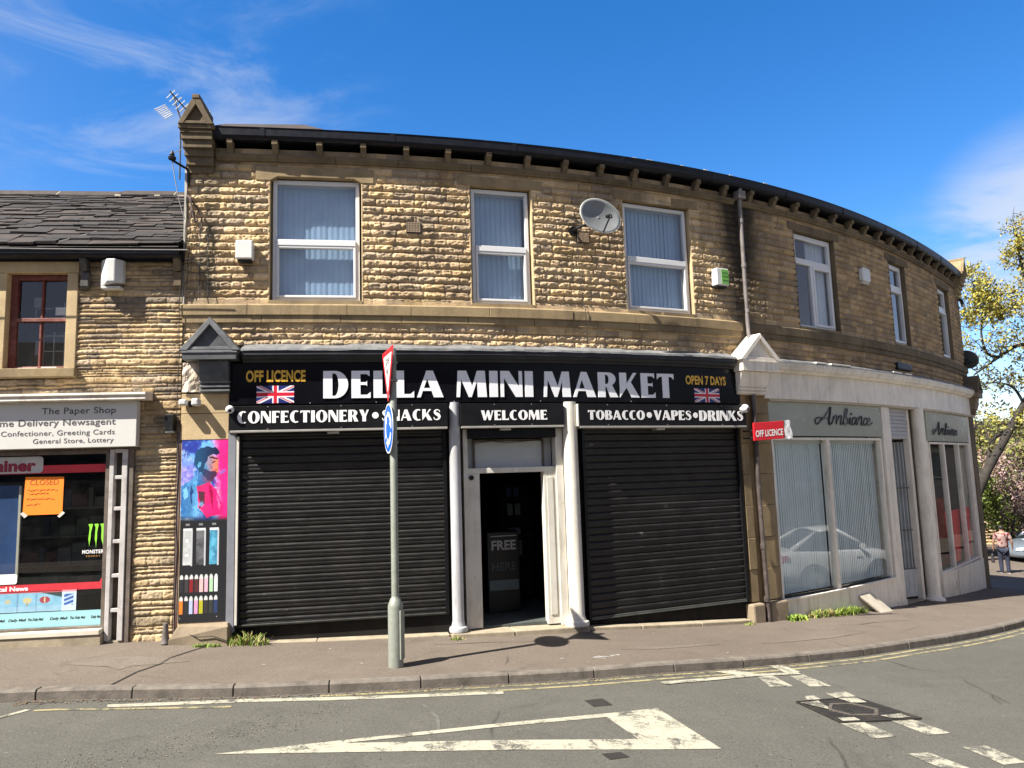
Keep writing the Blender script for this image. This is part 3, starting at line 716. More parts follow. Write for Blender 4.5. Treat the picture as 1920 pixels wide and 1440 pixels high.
def bar(u0, v0, u1, v1, w, h0=0.011, h1=0.017, mi=0):
    dx, dy = u1 - u0, v1 - v0; L = math.hypot(dx, dy); nx, ny = -dy / L * w, dx / L * w
    pts = [bil(u0 + nx, v0 + ny), bil(u1 + nx, v1 + ny), bil(u1 - nx, v1 - ny), bil(u0 - nx, v0 - ny)]
    mb.add([(a, b, h0) for a, b in pts] + [(a, b, h1) for a, b in pts], [(4, 5, 6, 7)] + [(i, (i + 1) % 4, (i + 1) % 4 + 4, i + 4) for i in range(4)], mi)
for i in range(13):
    bar(0.03, 0.06 + 0.073 * i, 0.97, 0.06 + 0.073 * i, 0.008, h1=0.0145)
hexp = [(0.5 + 0.30 * math.cos(R(60 * k + 10)), 0.5 + 0.30 * math.sin(R(60 * k + 10))) for k in range(6)]
for k in range(6): bar(*hexp[k], *hexp[(k + 1) % 6], 0.022, 0.011, 0.021, 1)
for a, b in (((0, 0), (1, 0)), ((1, 0), (1, 1)), ((1, 1), (0, 1)), ((0, 1), (0, 0))): bar(*a, *b, 0.012, 0.005, 0.019)
bar(0.0, 1.0, 1.0, 0.0, 0.008, 0.011, 0.016)
build(mb, 'raised_pattern', [M_iron, pmat('polished_iron', (0.11, 0.095, 0.078), 0.5, 0.2, var=0.3, scale=15)], mh)
mb = MB(roadmap)
for pl in ([(1.80, 3.50), (2.01, 3.50), (1.93, 3.80), (1.86, 3.66)], [(2.25, 3.50), (2.45, 3.52), (2.42, 3.70), (2.27, 3.66)],
           [(1.80, 4.02), (1.96, 4.05), (1.95, 4.14), (1.79, 4.11)], [(2.22, 4.08), (2.44, 4.10), (2.43, 4.22), (2.25, 4.18)]):
    mb = MB(roadmap); mb.add([(a, b, 0.0205) for a, b in pl], [(0, 1, 2, 3)]); build(mb, 'leftover_paint', M_worn_line, mh, recalc=False)
# ------------------------------------------------------------------ stone walls
def stone_wall(S, Z, courses, seed, lmin, lmax, amp, rough, palette, fmap, hole=None, round_=0.022, joint=0.009, stain=None, rag=0.008, off=0.0):
    """heights and colours of coursed stone on a grid S x Z"""
    rng = np.random.default_rng(seed)
    Sg, Zg = np.meshgrid(S, Z, indexing='ij')
    wob = (N1.fbm(Sg * 3 + seed, Zg * 3, 3) - .5) * rag * 2
    Zw = Zg + wob; Sw = Sg + (N2.fbm(Sg * 5, Zg * 5 + seed, 3) - .5) * rag * 1.6
    zc = np.array(courses); ci = np.clip(np.searchsorted(zc, Zw) - 1, 0, len(zc) - 2)
    Hh = np.zeros_like(Sg); Cc = np.zeros(Sg.shape + (3,))
    for c in range(len(zc) - 1):
        m = ci == c
        if not m.any(): continue
        js = [S[0] - rng.random() * lmax]
        while js[-1] < S[-1] + .1: js.append(js[-1] + lmin + (lmax - lmin) * rng.random() ** 1.3)
        js = np.array(js); k = np.clip(np.searchsorted(js, Sw[m]) - 1, 0, len(js) - 2)
        ns = len(js)
        a_ = rng.random(ns); b_ = rng.random(ns) - .5; c_ = rng.random(ns) - .5; pi = rng.integers(0, len(palette), ns); t_ = rng.normal(1, .10, ns)
        es = np.minimum(Sw[m] - js[k], js[k + 1] - Sw[m]); h = zc[c + 1] - zc[c]
        ev = np.minimum(Zw[m] - zc[c], zc[c + 1] - Zw[m])
        v = (Zw[m] - zc[c]) / h; u = (Sw[m] - js[k]) / (js[k + 1] - js[k])
        e = np.minimum(es, ev)
        body = sstep(joint * .5, joint * .5 + round_, ev) * (.30 + .70 * sstep(joint * .3, joint * .3 + round_ * .55, es))
        n = N3.fbm(Sg[m] * 15 + k * 3.7 + c, Zg[m] * 22 + c * 1.9, 4, .72)
        ridge = 1 - abs(2 * N4.fbm(Sg[m] * 8 + k * 2.3, Zg[m] * 19 + c * 5.1, 4, .66) - 1)
        hh = body * (amp * (.45 + .55 * a_[k]) * (.55 + .45 * np.sin(np.pi * np.clip(v * .85 + .12, 0, 1))) + rough * (n - .5) + rough * 1.1 * (ridge - .6) + amp * .5 * b_[k] * (u - .5) + amp * .4 * c_[k] * (v - .5))
        Hh[m] = hh - 0.012 * (1 - sstep(0, joint, ev)) - .004 * (1 - sstep(0, joint, es)) - off
        col = np.array(palette)[pi[k]] * np.clip(t_[k], .6, 1.4)[:, None]
        col = col * (.82 + .36 * N2.fbm(Sg[m] * 9 + 3, Zg[m] * 9, 4))[:, None]
        mort = (1 - sstep(joint * .25, joint * 1.0, e))[:, None]
        Cc[m] = col * (1 - mort) + (col * .72) * mort
    if hole is not None: hm = sstep(0.0, 0.02, hole(Sg, Zg)); Hh = Hh * hm - .012 * (1 - hm)
    Cc = Cc * 1.22
    if stain is not None: Cc = stain(Sg, Zg, Cc)
    P = fmap(np.stack([Sg.ravel(), Hh.ravel(), Zg.ravel()], -1)).reshape(*Sg.shape, 3)
    return P, Cc, Hh
def lin(brk, step):
    out = []
    for a, b in zip(brk[:-1], brk[1:]):
        st = step(0.5 * (a + b)) if callable(step) else step
        n = max(1, int(round((b - a) / st))); out += list(np.linspace(a, b, n + 1)[:-1])
    return np.array(out + [brk[-1]])

S_L, S_R = -4.64, 15.5
WIN = [(-3.48, -2.19), (-0.57, 0.40), (2.00, 3.32), (5.94, 7.27), (9.68, 10.58), (13.02, 14.12)]     # upper openings
WZ0, WZ1 = 4.86, 6.69
terr = thing('curved_stone_building', W1(4.0, 0, zb(4.0)), 'two storey golden stone building curving round the corner, two shops below', 'building')
sb = sorted([S_L, S_R, -4.0, 4.4, 8.5] + [x for w in WIN for x in w])
S = lin(sb, lambda s: 0.0150 if s < 4.5 else (0.020 if s < 9 else 0.03))
Z = lin([4.19, 4.55, WZ0, WZ1, 7.10], 0.0135)
def hole(Sg, Zg):
    d = np.full(Sg.shape, 9.0)
    for a, b in WIN:
        dx = np.maximum(np.maximum(a - Sg, Sg - b), 0); dz = np.maximum(np.maximum(WZ0 - Zg, Zg - WZ1), 0)
        d = np.minimum(d, np.hypot(dx, dz))
        dx = np.maximum(np.maximum(a - .2 - Sg, Sg - b - .22), 0); dz = np.maximum(np.maximum(WZ1 - .08 - Zg, Zg - WZ1 - .16), 0); d = np.minimum(d, np.hypot(dx, dz))
    for v in (-1.43, 1.25): d = np.minimum(d, np.hypot(np.maximum(abs(Sg - v) - .115, 0), np.maximum(abs(Zg - 5.98) - .085, 0)))
    d = np.minimum(d, np.abs(Zg - 4.675) - .20); d = np.minimum(d, 6.89 - Zg); d = np.minimum(d, Zg - 4.19 + .02)
    return np.maximum(np.minimum(d, np.abs(Sg - S_L)), 0)
PAL = [(.47, .345, .195), (.51, .375, .22), (.43, .315, .185), (.46, .33, .175), (.37, .28, .18), (.49, .36, .205), (.33, .255, .17), (.45, .33, .20), (.39, .295, .185)]
def stain_main(Sg, Zg, C):
    n = N1.fbm(Sg * 1.3, Zg * .6, 5); n2 = N2.fbm(Sg * 4, Zg * 1.0, 4)
    # soot washed down beside the downpipe
    w = np.where(Sg < 4.38, .42, .55) * (.75 + .6 * n2)
    soot = np.exp(-(np.abs(Sg - 4.40) / w) ** 2.2) * (.55 + .8 * (Zg - 4.6) / 2.4).clip(.35, 1.2)
    # the wall darkens under the eaves, and the whole right half is dirtier
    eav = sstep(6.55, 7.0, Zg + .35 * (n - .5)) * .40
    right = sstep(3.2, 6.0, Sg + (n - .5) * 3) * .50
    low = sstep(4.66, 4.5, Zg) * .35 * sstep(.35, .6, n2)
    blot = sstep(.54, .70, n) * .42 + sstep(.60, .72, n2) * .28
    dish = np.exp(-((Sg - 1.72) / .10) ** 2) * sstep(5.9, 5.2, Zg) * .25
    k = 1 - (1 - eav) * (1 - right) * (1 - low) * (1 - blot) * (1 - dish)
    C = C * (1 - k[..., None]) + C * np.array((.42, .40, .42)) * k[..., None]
    s = np.clip(soot, 0, .93)[..., None]
    C = C * (1 - s) + np.array((.022, .020, .019)) * s
    gl = np.exp(-((Sg - S_L - .25) / .28) ** 2) * sstep(.45, .6, n2) * .6     # damp, mossy patch by the party corner
    C = C * (1 - gl[..., None]) + np.array((.13, .12, .085)) * gl[..., None]
    return C
cs = [4.19, 4.30, 4.40, 4.50, 4.63, 4.80]
while cs[-1] < 6.9: cs.append(cs[-1] + 0.108 + 0.014 * RNG.random())
cs += [7.0, 7.2]
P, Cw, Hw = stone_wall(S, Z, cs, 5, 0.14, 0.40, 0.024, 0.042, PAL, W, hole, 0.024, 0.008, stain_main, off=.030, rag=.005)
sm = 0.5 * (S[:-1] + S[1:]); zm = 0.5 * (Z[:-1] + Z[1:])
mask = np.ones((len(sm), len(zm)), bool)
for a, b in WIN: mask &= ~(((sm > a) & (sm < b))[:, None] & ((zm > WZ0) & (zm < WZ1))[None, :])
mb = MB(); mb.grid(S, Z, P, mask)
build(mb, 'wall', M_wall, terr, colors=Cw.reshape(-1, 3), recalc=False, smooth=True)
# shell behind: end walls, back and inner lining of each window opening
mb = MB()
DEP = -7.0
A0, A1 = W([(S_L, 0.012, 0), (S_L, DEP, 0)]); B0, B1 = W([(S_R, 0.0, 0), (S_R, DEP, 0)])
for a, b in ((A0, A1), (B0, B1)):
    mb.add([(a[0], a[1], -1.6), (b[0], b[1], -1.6), (b[0], b[1], 7.25), (a[0], a[1], 7.25)], [(0, 1, 2, 3)], 0, ident)
nb = 24; ss = np.linspace(S_L, S_R, nb)
Vb = [(s, DEP, z) for s in ss for z in (-1.6, 7.25)]
mb.add(Vb, [(2 * i, 2 * i + 2, 2 * i + 3, 2 * i + 1) for i in range(nb - 1)])
build(mb, 'side_wall', M_ashlar_dark, terr, recalc=False)
mb = MB()
for a, b in WIN:
    fc = chord(a, b)
    mb = MB(fc); mb.box(a, b, -0.30, 0.0, WZ0 - .06, WZ0); build(mb, 'window_bed', M_ashlar, terr)
def blocks(name, z0, z1, d0, d1, s0, s1, lens, mat, prof=None, seed=3, skip=None, jit=0.003, gap=0.007, bevel=0.004):
    rng = np.random.default_rng(seed); mb = MB(); s = s0
    while s < s1 - .02:
        L = lens[0] + (lens[1] - lens[0]) * rng.random(); e = min(s + L, s1)
        if s1 - e < .25: e = s1
        j = rng.normal(0, jit)
        if prof: mb.profile([(d + (j if d > 0 else 0), z) for d, z in prof], s, e - gap)
        else: mb.box(s, e - gap, d0, d1 + j, z0, z1)
        s = e
    return build(mb, name, mat, terr, bevel=bevel)
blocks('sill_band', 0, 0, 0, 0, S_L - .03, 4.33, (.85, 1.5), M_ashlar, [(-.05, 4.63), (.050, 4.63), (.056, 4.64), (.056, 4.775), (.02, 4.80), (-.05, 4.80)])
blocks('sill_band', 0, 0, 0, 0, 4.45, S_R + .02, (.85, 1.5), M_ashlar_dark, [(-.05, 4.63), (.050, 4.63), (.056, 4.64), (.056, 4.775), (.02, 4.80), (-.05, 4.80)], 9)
blocks('under_sill_course', 4.53, 4.63, -.03, .028, S_L, 4.30, (.5, 1.1), M_ashlar, seed=4)
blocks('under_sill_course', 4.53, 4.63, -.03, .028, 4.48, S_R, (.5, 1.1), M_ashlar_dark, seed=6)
for i, (a, b) in enumerate(WIN):
    mb = MB(); fc = chord(a - .2, b + .2); c = .06
    if i == 0:   # shouldered soffit
        mb.prism([(a - .20, WZ1 - .06), (a, WZ1 - .06), (a + .10, WZ1), (b - .10, WZ1), (b, WZ1 - .06), (b + .18, WZ1 - .06), (b + .18, WZ1 + .15), (a - .20, WZ1 + .15)], -.28, .006, f=fc)
    else: mb.box(a - .17, b + .19, -.28, .006, WZ1, WZ1 + .15, f=fc)
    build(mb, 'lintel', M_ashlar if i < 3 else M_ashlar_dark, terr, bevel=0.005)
    # smooth dressed jamb stones each side
    for x0, x1 in ((a - .022, a), (b, b + .022)):
        mb = MB(); mb.box(x0, x1, -.30, -.001, WZ0 - .03, WZ1 - (.0 if i else .06), f=fc)
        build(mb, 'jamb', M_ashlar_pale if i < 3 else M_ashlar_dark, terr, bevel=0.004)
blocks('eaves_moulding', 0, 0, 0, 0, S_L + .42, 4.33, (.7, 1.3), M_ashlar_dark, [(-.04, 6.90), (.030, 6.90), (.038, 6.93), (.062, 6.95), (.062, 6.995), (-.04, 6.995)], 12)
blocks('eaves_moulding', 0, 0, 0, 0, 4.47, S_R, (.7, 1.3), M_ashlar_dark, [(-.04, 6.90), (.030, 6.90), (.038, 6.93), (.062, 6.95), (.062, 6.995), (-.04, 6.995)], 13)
# stone brackets that carry the gutter
s = -4.02; k = 0
while s < S_R - .2:
    if abs(s - 4.40) > .1:
        mb = MB(); fc = chord(s - .06, s + .06)
        pr = [(.0, 6.995), (.06, 6.995), (.10, 7.04), (.115, 7.09), (.155, 7.11), (.155, 7.175), (.0, 7.175)]
        mb.profile(pr, s - .042, s + .042, step=1, f=fc)
        build(mb, 'eaves_bracket', M_ashlar_dark, terr, bevel=0.005)
    s += 0.622
mb = MB(); mb.profile([(.0, 7.17), (.13, 7.17), (.165, 7.185), (.185, 7.22), (.19, 7.31), (.20, 7.335), (.178, 7.335), (.17, 7.24), (.15, 7.21), (.02, 7.21)], S_L + .38, S_R - .15, step=.2)
for s in np.arange(-3.6, 15, 1.83): mb.profile([(.0, 7.165), (.135, 7.165), (.17, 7.18), (.192, 7.215), (.197, 7.335), (.15, 7.335), (.15, 7.2), (.0, 7.2)], s, s + .07, step=.2)
build(mb, 'gutter', M_gutter, terr)
# low roof behind the gutter, its first slates and ragged mortar line
mb = MB(); mb.profile([(.155, 7.255), (.155, 7.285), (-.5, 7.40), (-7.0, 8.6), (-7.0, 7.2), (-.3, 7.2)], S_L + .3, S_R - .1, step=.3); build(mb, 'roof', M_slate, terr)
mb = MB()
V = [(-4.22, .16, 7.36), (-4.22, -.40, 7.66), (-3.05, -.40, 7.69), (-2.72, .16, 7.36)]
mb.add(V + [(a, b, c - .06) for a, b, c in V], [(0, 1, 2, 3), (7, 6, 5, 4), (0, 4, 5, 1), (1, 5, 6, 2), (2, 6, 7, 3), (3, 7, 4, 0)])
build(mb, 'raised_slate', M_slate_b, terr)
mb = MB(); s = -2.6
while s < 5.5:
    L = .04 + .12 * RNG.random()
    if RNG.random() < .55: mb.box(s, s + L, .06, .15 + .03 * RNG.random(), 7.30, 7.34 + .022 * RNG.random())
    s += L + .05 + .25 * RNG.random() ** 2
build(mb, 'mortar_line', pmat('pale_mortar', (.62, .6, .55), .9, var=.15), terr)
# gabled stone kneelers that stop the eaves at each end
def kneeler(s0, s1, dirn, mat):
    mb = MB(); sc = (s0 + s1) / 2; w = (s1 - s0) / 2; fc = chord(s0 - .5, s1 + .5)
    for i, (z0, z1, d, e) in enumerate(((6.70, 6.80, .04, -.06), (6.80, 6.92, .09, -.04), (6.92, 7.02, .13, -.025), (7.02, 7.13, .18, -.012), (7.13, 7.22, .21, 0.0), (7.22, 7.24, .23, .012), (7.24, 7.275, .22, .0))):
        mb.box(s0 - e * 1.0, s1 + e * .3, -.35, d, z0, z1, f=fc, step=1)
    mb.box(s0 - .03, s1 + .04, -.42, .25, 7.275, 7.33, f=fc, step=1)
    a = w + .03
    pts = [(sc - a, 7.33), (sc + a, 7.33), (sc + .04, 7.71), (sc - .04, 7.71)]
    mb.prism(pts, -.42, .22, f=fc)
    for sg in (-1, 1):          # raised raking edges round a sunk triangle
        q = [(sc + sg * a, 7.33), (sc + sg * (a - .075), 7.33), (sc + sg * .0, 7.62), (sc + sg * .0, 7.72), (sc + sg * .045, 7.72)]
        if sg < 0: q = q[::-1]
        mb.prism(q, .223, .275, f=fc)
    mb.prism([(sc - a + .08, 7.333), (sc + a - .08, 7.333), (sc + a - .12, 7.375), (sc - a + .12, 7.375)], .222, .272, f=fc)
    mb.box(sc - .05, sc + .05, -.42, .285, 7.705, 7.765, f=fc, step=1)
    return build(mb, 'kneeler', mat, terr, bevel=0.006)
kneeler(-4.66, -4.24, -1, M_ashlar_dark)
kneeler(14.98, 15.55, 1, M_ashlar)
# downpipe from the eaves to the pavement
dp = MB(); x = 4.40
def pp(s, d, z): return W1(s, d, z)
dp.tube([pp(x, .12, 7.17), pp(x, .12, 7.06), pp(x - .01, .10, 6.9), pp(x, .095, 6.6), pp(x - .01, .095, 4.9), pp(x - .02, .11, 4.55), pp(x - .03, .16, 4.42)], .036, 10)
for z in (6.55, 5.75, 4.95): dp.tube([pp(x, .095, z), pp(x, .095, z + .07)], .047, 10)
dp.box(x - .08, x + .08, .03, .17, 6.98, 7.12)
build(dp, 'downpipe', M_pipe, terr, smooth=False, auto=40)
dp = MB(); dp.tube([pp(4.37, .12, 3.52), pp(4.36, .12, 2.55), pp(4.345, .125, 1.95), pp(4.355, .125, 1.2), pp(4.375, .13, -.24)], [.040, .040, .038, .038, .038], 10)
for z in (2.9, 1.95, .95, .1): dp.tube([pp(4.36, .122, z), pp(4.36, .122, z + .08)], .050, 10)
build(dp, 'downpipe', M_pipe_dark, terr, auto=40)
# air bricks
for s in (-1.43, 1.25):
    mb = MB(); fc = chord(s - .11, s + .11); mb.box(s - .11, s + .11, -.02, .012, 5.90, 6.06, 1, f=fc)
    for i in range(9):
        mb.box(s - .105 + .0233 * i, s - .094 + .0233 * i, .0125, .022, 5.905, 6.055, f=fc)
    for i in range(6): mb.box(s - .1, s + .1, .013, .0205, 5.91 + .027 * i, 5.918 + .027 * i, f=fc)
    build(mb, 'air_brick', [pmat('terracotta_vent', (.30, .22, .15), .9, var=.2), M_black], terr)
mb = MB(); mb.box(9.55, 10.35, -.02, .045, 4.27, 4.43, step=.2); build(mb, 'vent_hood', M_black, terr, bevel=.03)

# ------------------------------------------------------------------ upper windows and what hangs inside them
def window(s0, s1, z0, z1, d, style, parent=terr, fmat=M_upvc, gmat=M_glass):
    fc = chord(s0, s1); mb = MB(fc); t = .055; D0, D1 = d - .05, d + .02
    def bars(a, b, c, e, w, lo=D0, hi=D1):
        mb.box(a, a + w, lo, hi, c, e, step=0); mb.box(b - w, b, lo, hi, c, e, step=0)
        mb.box(a + w, b - w, lo, hi, e - w, e, step=0); mb.box(a + w, b - w, lo, hi, c, c + w, step=0)
    bars(s0, s1, z0, z1, t)
    panes = []
    if style == 'sash':
        zm_ = z0 + (z1 - z0) * .48
        mb.box(s0 + t, s1 - t, D0, D1 + .03, zm_ - .045, zm_ + .045, step=0)
        bars(s0 + t, s1 - t, z0 + t, zm_ - .045, .035, D0 + .01, D1 + .022)
        panes = [(s0 + t, s1 - t, zm_ + .045, z1 - t), (s0 + t + .035, s1 - t - .035, z0 + t + .035, zm_ - .08)]
    else:
        zm_ = z0 + (z1 - z0) * .70
        mb.box(s0 + t, s1 - t, D0, D1 + .012, zm_ - .035, zm_ + .035, step=0)
        bars(s0 + t, s1 - t, zm_ + .035, z1 - t, .04, D0 + .01, D1 + .01)
        panes = [(s0 + t + .04, s1 - t - .04, zm_ + .075, z1 - t - .04)]
        if style == 'tee':
            sm_ = (s0 + s1) / 2 - .06
            mb.box(sm_ - .035, sm_ + .035, D0, D1 + .012, z0 + t, zm_ - .035, step=0)
            bars(sm_ + .035, s1 - t, z0 + t, zm_ - .035, .05, D0 + .01, D1 + .022)
            panes += [(s0 + t, sm_ - .035, z0 + t, zm_ - .035), (sm_ + .085, s1 - t - .05, z0 + t + .05, zm_ - .085)]
        else:
            bars(s0 + t, s1 - t, z0 + t, zm_ - .035, .05, D0 + .01, D1 + .022)
            panes += [(s0 + t + .05, s1 - t - .05, z0 + t + .05, zm_ - .085)]
    w = build(mb, 'window', fmat, parent, bevel=.006)
    for a, b, c, e in panes:
        m2 = MB(fc); m2.add([(a, d - .015, c), (b, d - .015, c), (b, d - .015, e), (a, d - .015, e)], [(0, 1, 2, 3)])
        build(m2, 'pane', gmat, w, recalc=False)
    return w
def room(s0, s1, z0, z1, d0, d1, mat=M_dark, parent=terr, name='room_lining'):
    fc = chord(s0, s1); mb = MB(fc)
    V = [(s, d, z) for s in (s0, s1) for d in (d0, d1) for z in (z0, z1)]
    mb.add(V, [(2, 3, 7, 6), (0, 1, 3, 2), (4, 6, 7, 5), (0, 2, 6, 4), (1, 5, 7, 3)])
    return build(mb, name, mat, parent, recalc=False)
def blind(s0, s1, z0, z1, d, mat, label, pitch=.082, ang=38, width=.089, rail=True, jitter=2.5, group='vertical blinds in the upstairs windows'):
    """vertical blind: a head rail with hanging fabric slats"""
    fc = chord(s0, s1); t = thing('vertical_blind', fc([((s0 + s1) / 2, d, z0)])[0], label, 'blind', group)
    mb = MB(fc); s = s0 + pitch / 2; 
    while s < s1 - pitch * .3:
        a = R(ang + RNG.normal(0, jitter)); c, e = math.cos(a) * width / 2, math.sin(a) * width / 2
        V = []
        for k, z in enumerate((z0, z1 - .03)):
            V += [(s - c, d - e, z), (s, d - .0 + .006, z), (s + c, d + e, z)]
        mb.add(V, [(0, 1, 4, 3), (1, 2, 5, 4)]); s += pitch
    build(mb, 'slats', mat, t, recalc=False)
    if rail: mb = MB(fc); mb.box(s0, s1, d - .02, d + .02, z1 - .035, z1, step=0); build(mb, 'head_rail', M_upvc, t)
    return t
for i, ((a, b), st) in enumerate(zip(WIN, ('sash', 'sash', 'sash', 'tee', 'top', 'top'))):
    window(a + .03, b - .03, WZ0, WZ1 - .02, -.11, st)
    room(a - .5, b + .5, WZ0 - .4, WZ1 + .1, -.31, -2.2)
blind(-3.42, -2.23, 4.93, 6.66, -.25, M_blind, 'blue grey vertical blind in the wide first floor window at the left', ang=-6)
blind(-.52, .36, 4.93, 6.66, -.25, M_blind, 'blue grey vertical blind in the narrow window between two wide ones', ang=-6)
blind(2.05, 3.27, 4.93, 6.66, -.25, M_blind, 'blue grey vertical blind in the window beside the satellite dish', ang=-7)
mb = MB(chord(5.9, 7.3))
V = []; n = 60
for i in range(n + 1):
    s = 6.62 + (7.18 - 6.62) * i / n; V += [(s, -.24 + .022 * math.sin(i * .9) + .01 * math.sin(i * .37), z) for z in (4.92, 6.64)]
mb.add(V, [(2 * i, 2 * i + 2, 2 * i + 3, 2 * i + 1) for i in range(n)])
build(mb, 'net_curtain', M_curtain, None, 'white net curtain drawn across the right casement of the three light window', 'curtain', smooth=True, recalc=False)
# ------------------------------------------------------------------ mini market shop front
mb = MB(); n = 90; rs = np.linspace(-3.80, 3.92, n); V = []
for s in rs:
    j = (N1.fbm(np.array([s * 4.]), np.array([1.]), 4)[0] - .5)
    V += [(s, -.03, 4.225 + .05 * j), (s, .035, 4.205 + .05 * j), (s, .255, 4.122), (s, .262 + .012 * j, 4.090 + .02 * j)]
mb.add(V, [(4 * i + k, 4 * i + 4 + k, 4 * i + 5 + k, 4 * i + 1 + k) for i in range(n - 1) for k in range(3)])
build(mb, 'lead_flashing', M_lead, terr, recalc=False)
mb = MB(); mb.profile([(-.03, 4.10), (.245, 4.10), (.25, 4.035), (.215, 4.02), (.205, 3.985), (.165, 3.965), (.155, 3.94), (-.03, 3.94)], -3.79, 3.93)
build(mb, 'shop_cornice', M_charcoal, terr)
mb = MB(); mb.box(-3.97, 4.06, -.06, .085, 2.97, 3.94); build(mb, 'fascia_backing', M_wood_dark, terr)

def hood(name, sc, hw, za, zb_, zc, cw, zd, mats, back=0.0, d=.33, side=0, con_z=3.53):
    """gabled console head: gable, raking moulding, cornice block, scrolled console"""
    fc = chord(sc - 1, sc + 1); off = fc([(sc, 0, 0)])[0] - W([(sc, 0, 0)])[0]
    f = lambda P: fc(P) - off[None]
    body, hi = mats
    mb = MB(f)
    mb.prism([(sc - hw, zb_), (sc + hw, zb_), (sc + .012, za), (sc - .012, za)], -.05, d - .05)
    mb.box(sc - hw * .93, sc + hw * .93, -.05, d - .01, zc, zb_, step=0)
    g = build(mb, name, body, terr, bevel=.004)
    mb = MB(f)
    for sg in (-1, 1):
        q = [(sc + sg * (hw + .02), zb_ - .005), (sc + sg * (hw - .085), zb_ - .005), (sc, za - .075), (sc, za + .025)]
        mb.prism(q if sg > 0 else q[::-1], -.05, d + (.012 if sg > 0 else .009))
    mb.prism([(sc - hw + .08, zb_ + .002), (sc + hw - .08, zb_ + .002), (sc + hw - .13, zb_ + .042), (sc - hw + .13, zb_ + .042)], -.05, d - .004)
    mb.box(sc - hw * .96, sc + hw * .96, -.05, d + .004, zb_ - .04, zb_ - .006, step=0)
    build(mb, 'hood_moulding', hi, g, bevel=.004)
    c0, c1 = cw; mb = MB(f)
    pr = [(-.05, con_z), (.13, con_z), (.15, con_z + .035), (.14, con_z + .06), (.165, con_z + .085), (.155, con_z + .11), (.19, con_z + .15), (.225, con_z + .25), (.25, zc - .003), (-.05, zc - .003)]
    mb.profile(pr, c0, c1, step=2)
    build(mb, 'console', body, g, bevel=.004)
    mb = MB(f)
    for z in (con_z + .03, con_z + .085, con_z + .145):
        mb.box(c0 - .008, c1 + .008, .10, .165 + (z - con_z) * .2, z - .012, z + .012, step=0)
    build(mb, 'console_bead', hi, g, bevel=.003)
    return g
hood('gabled_hood', -4.19, .375, 4.52, 4.095, 3.965, (-4.345, -3.965), 0, (M_hood_grey, M_charcoal_hi))
hood('gabled_hood', 4.40, .46, 4.52, 4.09, 3.90, (4.0, 4.66), 0, (M_white_paint, M_white_paint), con_z=3.52)
# raw patch where the old facing has come off
mb = MB(); V = []
for i in range(13):
    for j in range(17):
        s = -4.60 + .26 * i / 12; z = 3.55 + .41 * j / 16
        V.append((s, .06 + .07 * N2.fbm(np.array([s * 14]), np.array([z * 10]), 4)[0], z))
mb.add(V, [(17 * i + j, 17 * i + 17 + j, 17 * i + 18 + j, 17 * i + j + 1) for i in range(12) for j in range(16)])
build(mb, 'broken_render', pmat('broken_render', (.52, .44, .36), .9, var=.3, scale=7, grime=(.20, .15, .06), gamt=.8, gscale=6), terr, recalc=False)
# stone pilaster left of the first shutter, on a chamfered plinth
mb = MB(chord(-4.62, -3.98)); mb.box(-4.61, -3.985, -.2, .07, 3.26, 3.53, step=0); mb.box(-4.61, -3.985, -.2, .072, 2.90, 3.253, step=0); mb.box(-4.60, -3.99, -.2, .06, .3, 2.90, step=0)
build(mb, 'pilaster', M_ashlar_pale, terr, bevel=.004)
fc = chord(-4.66, -3.92); mb = MB(fc)
mb.add([(-4.66, -.1, -.2), (-3.92, -.1, -.2), (-3.92, .22, -.2), (-4.66, .22, -.2), (-4.66, -.1, .33), (-3.92, -.1, .44), (-3.92, .22, .44), (-4.66, .22, .31), (-4.56, -.1, .475), (-3.945, -.1, .475), (-3.945, .16, .475), (-4.56, .15, .475)],
       [(0, 1, 5, 4), (1, 2, 6, 5), (2, 3, 7, 6), (3, 0, 4, 7), (4, 5, 9, 8), (5, 6, 10, 9), (6, 7, 11, 10), (7, 4, 8, 11), (8, 9, 10, 11)])
build(mb, 'plinth', M_plinth, terr, bevel=.012)

def shutter(s0, s1, z0, z1, d, pitch, label_mats):
    fc = chord(s0, s1); mb = MB(fc); z = z1; prof = []
    pr = []
    while z > z0 + .07:
        zz = [z - pitch * k for k in (0, .06, .14, .24, .40, .50, .56, .64, .80, .92, .96)]
        dd = [.0, .012, .019, .021, .016, .010, .0135, .014, .010, .003, -.003]
        pr += list(zip(dd, zz)); z -= pitch
    n = 1; V = []; kk = len(pr)
    cols = np.linspace(s0, s1, 14)
    for s in cols:
        for q, zz in pr:
            V.append((s, d + q + .0012 * math.sin(zz * 37 + s * 2.1) + .013 * (N1.at(np.array([s * 1.2]), np.array([zz * 2]))[0] - .5), zz))
    mb.add(V, [(kk * i + j, kk * i + kk + j, kk * i + kk + j + 1, kk * i + j + 1) for i in range(len(cols) - 1) for j in range(kk - 1)])
    sh = build(mb, 'roller_shutter', M_shutter, terr, recalc=False)
    me = sh.data; me.polygons.foreach_set('use_smooth', [True] * len(me.polygons))
    try: me.set_sharp_from_angle(angle=R(35))
    except Exception: pass
    mb = MB(fc); mb.box(s0 + .01, s1 - .01, d - .02, d + .028, z0, z + .005, step=0); mb.box(s0 + .01, s1 - .01, d + .0285, d + .040, z0 + .002, z0 + .018, step=0)
    build(mb, 'bottom_bar', pmat('grey_black_bar', (.055, .058, .052), .5, var=.25, scale=6, grime=(.2, .19, .17), gamt=.4), sh, bevel=.003)
    for a, b in ((s0 - .0, s0 + .05), (s1 - .05, s1 + .0)):
        mb = MB(fc); mb.box(a, b, d + .012, d + .055, z0, z1, step=0); build(mb, 'guide_rail', M_sign_dark, sh, bevel=.003)
    return sh
shutter(-3.87, -1.015, .40, 2.985, .0, .1085, None)
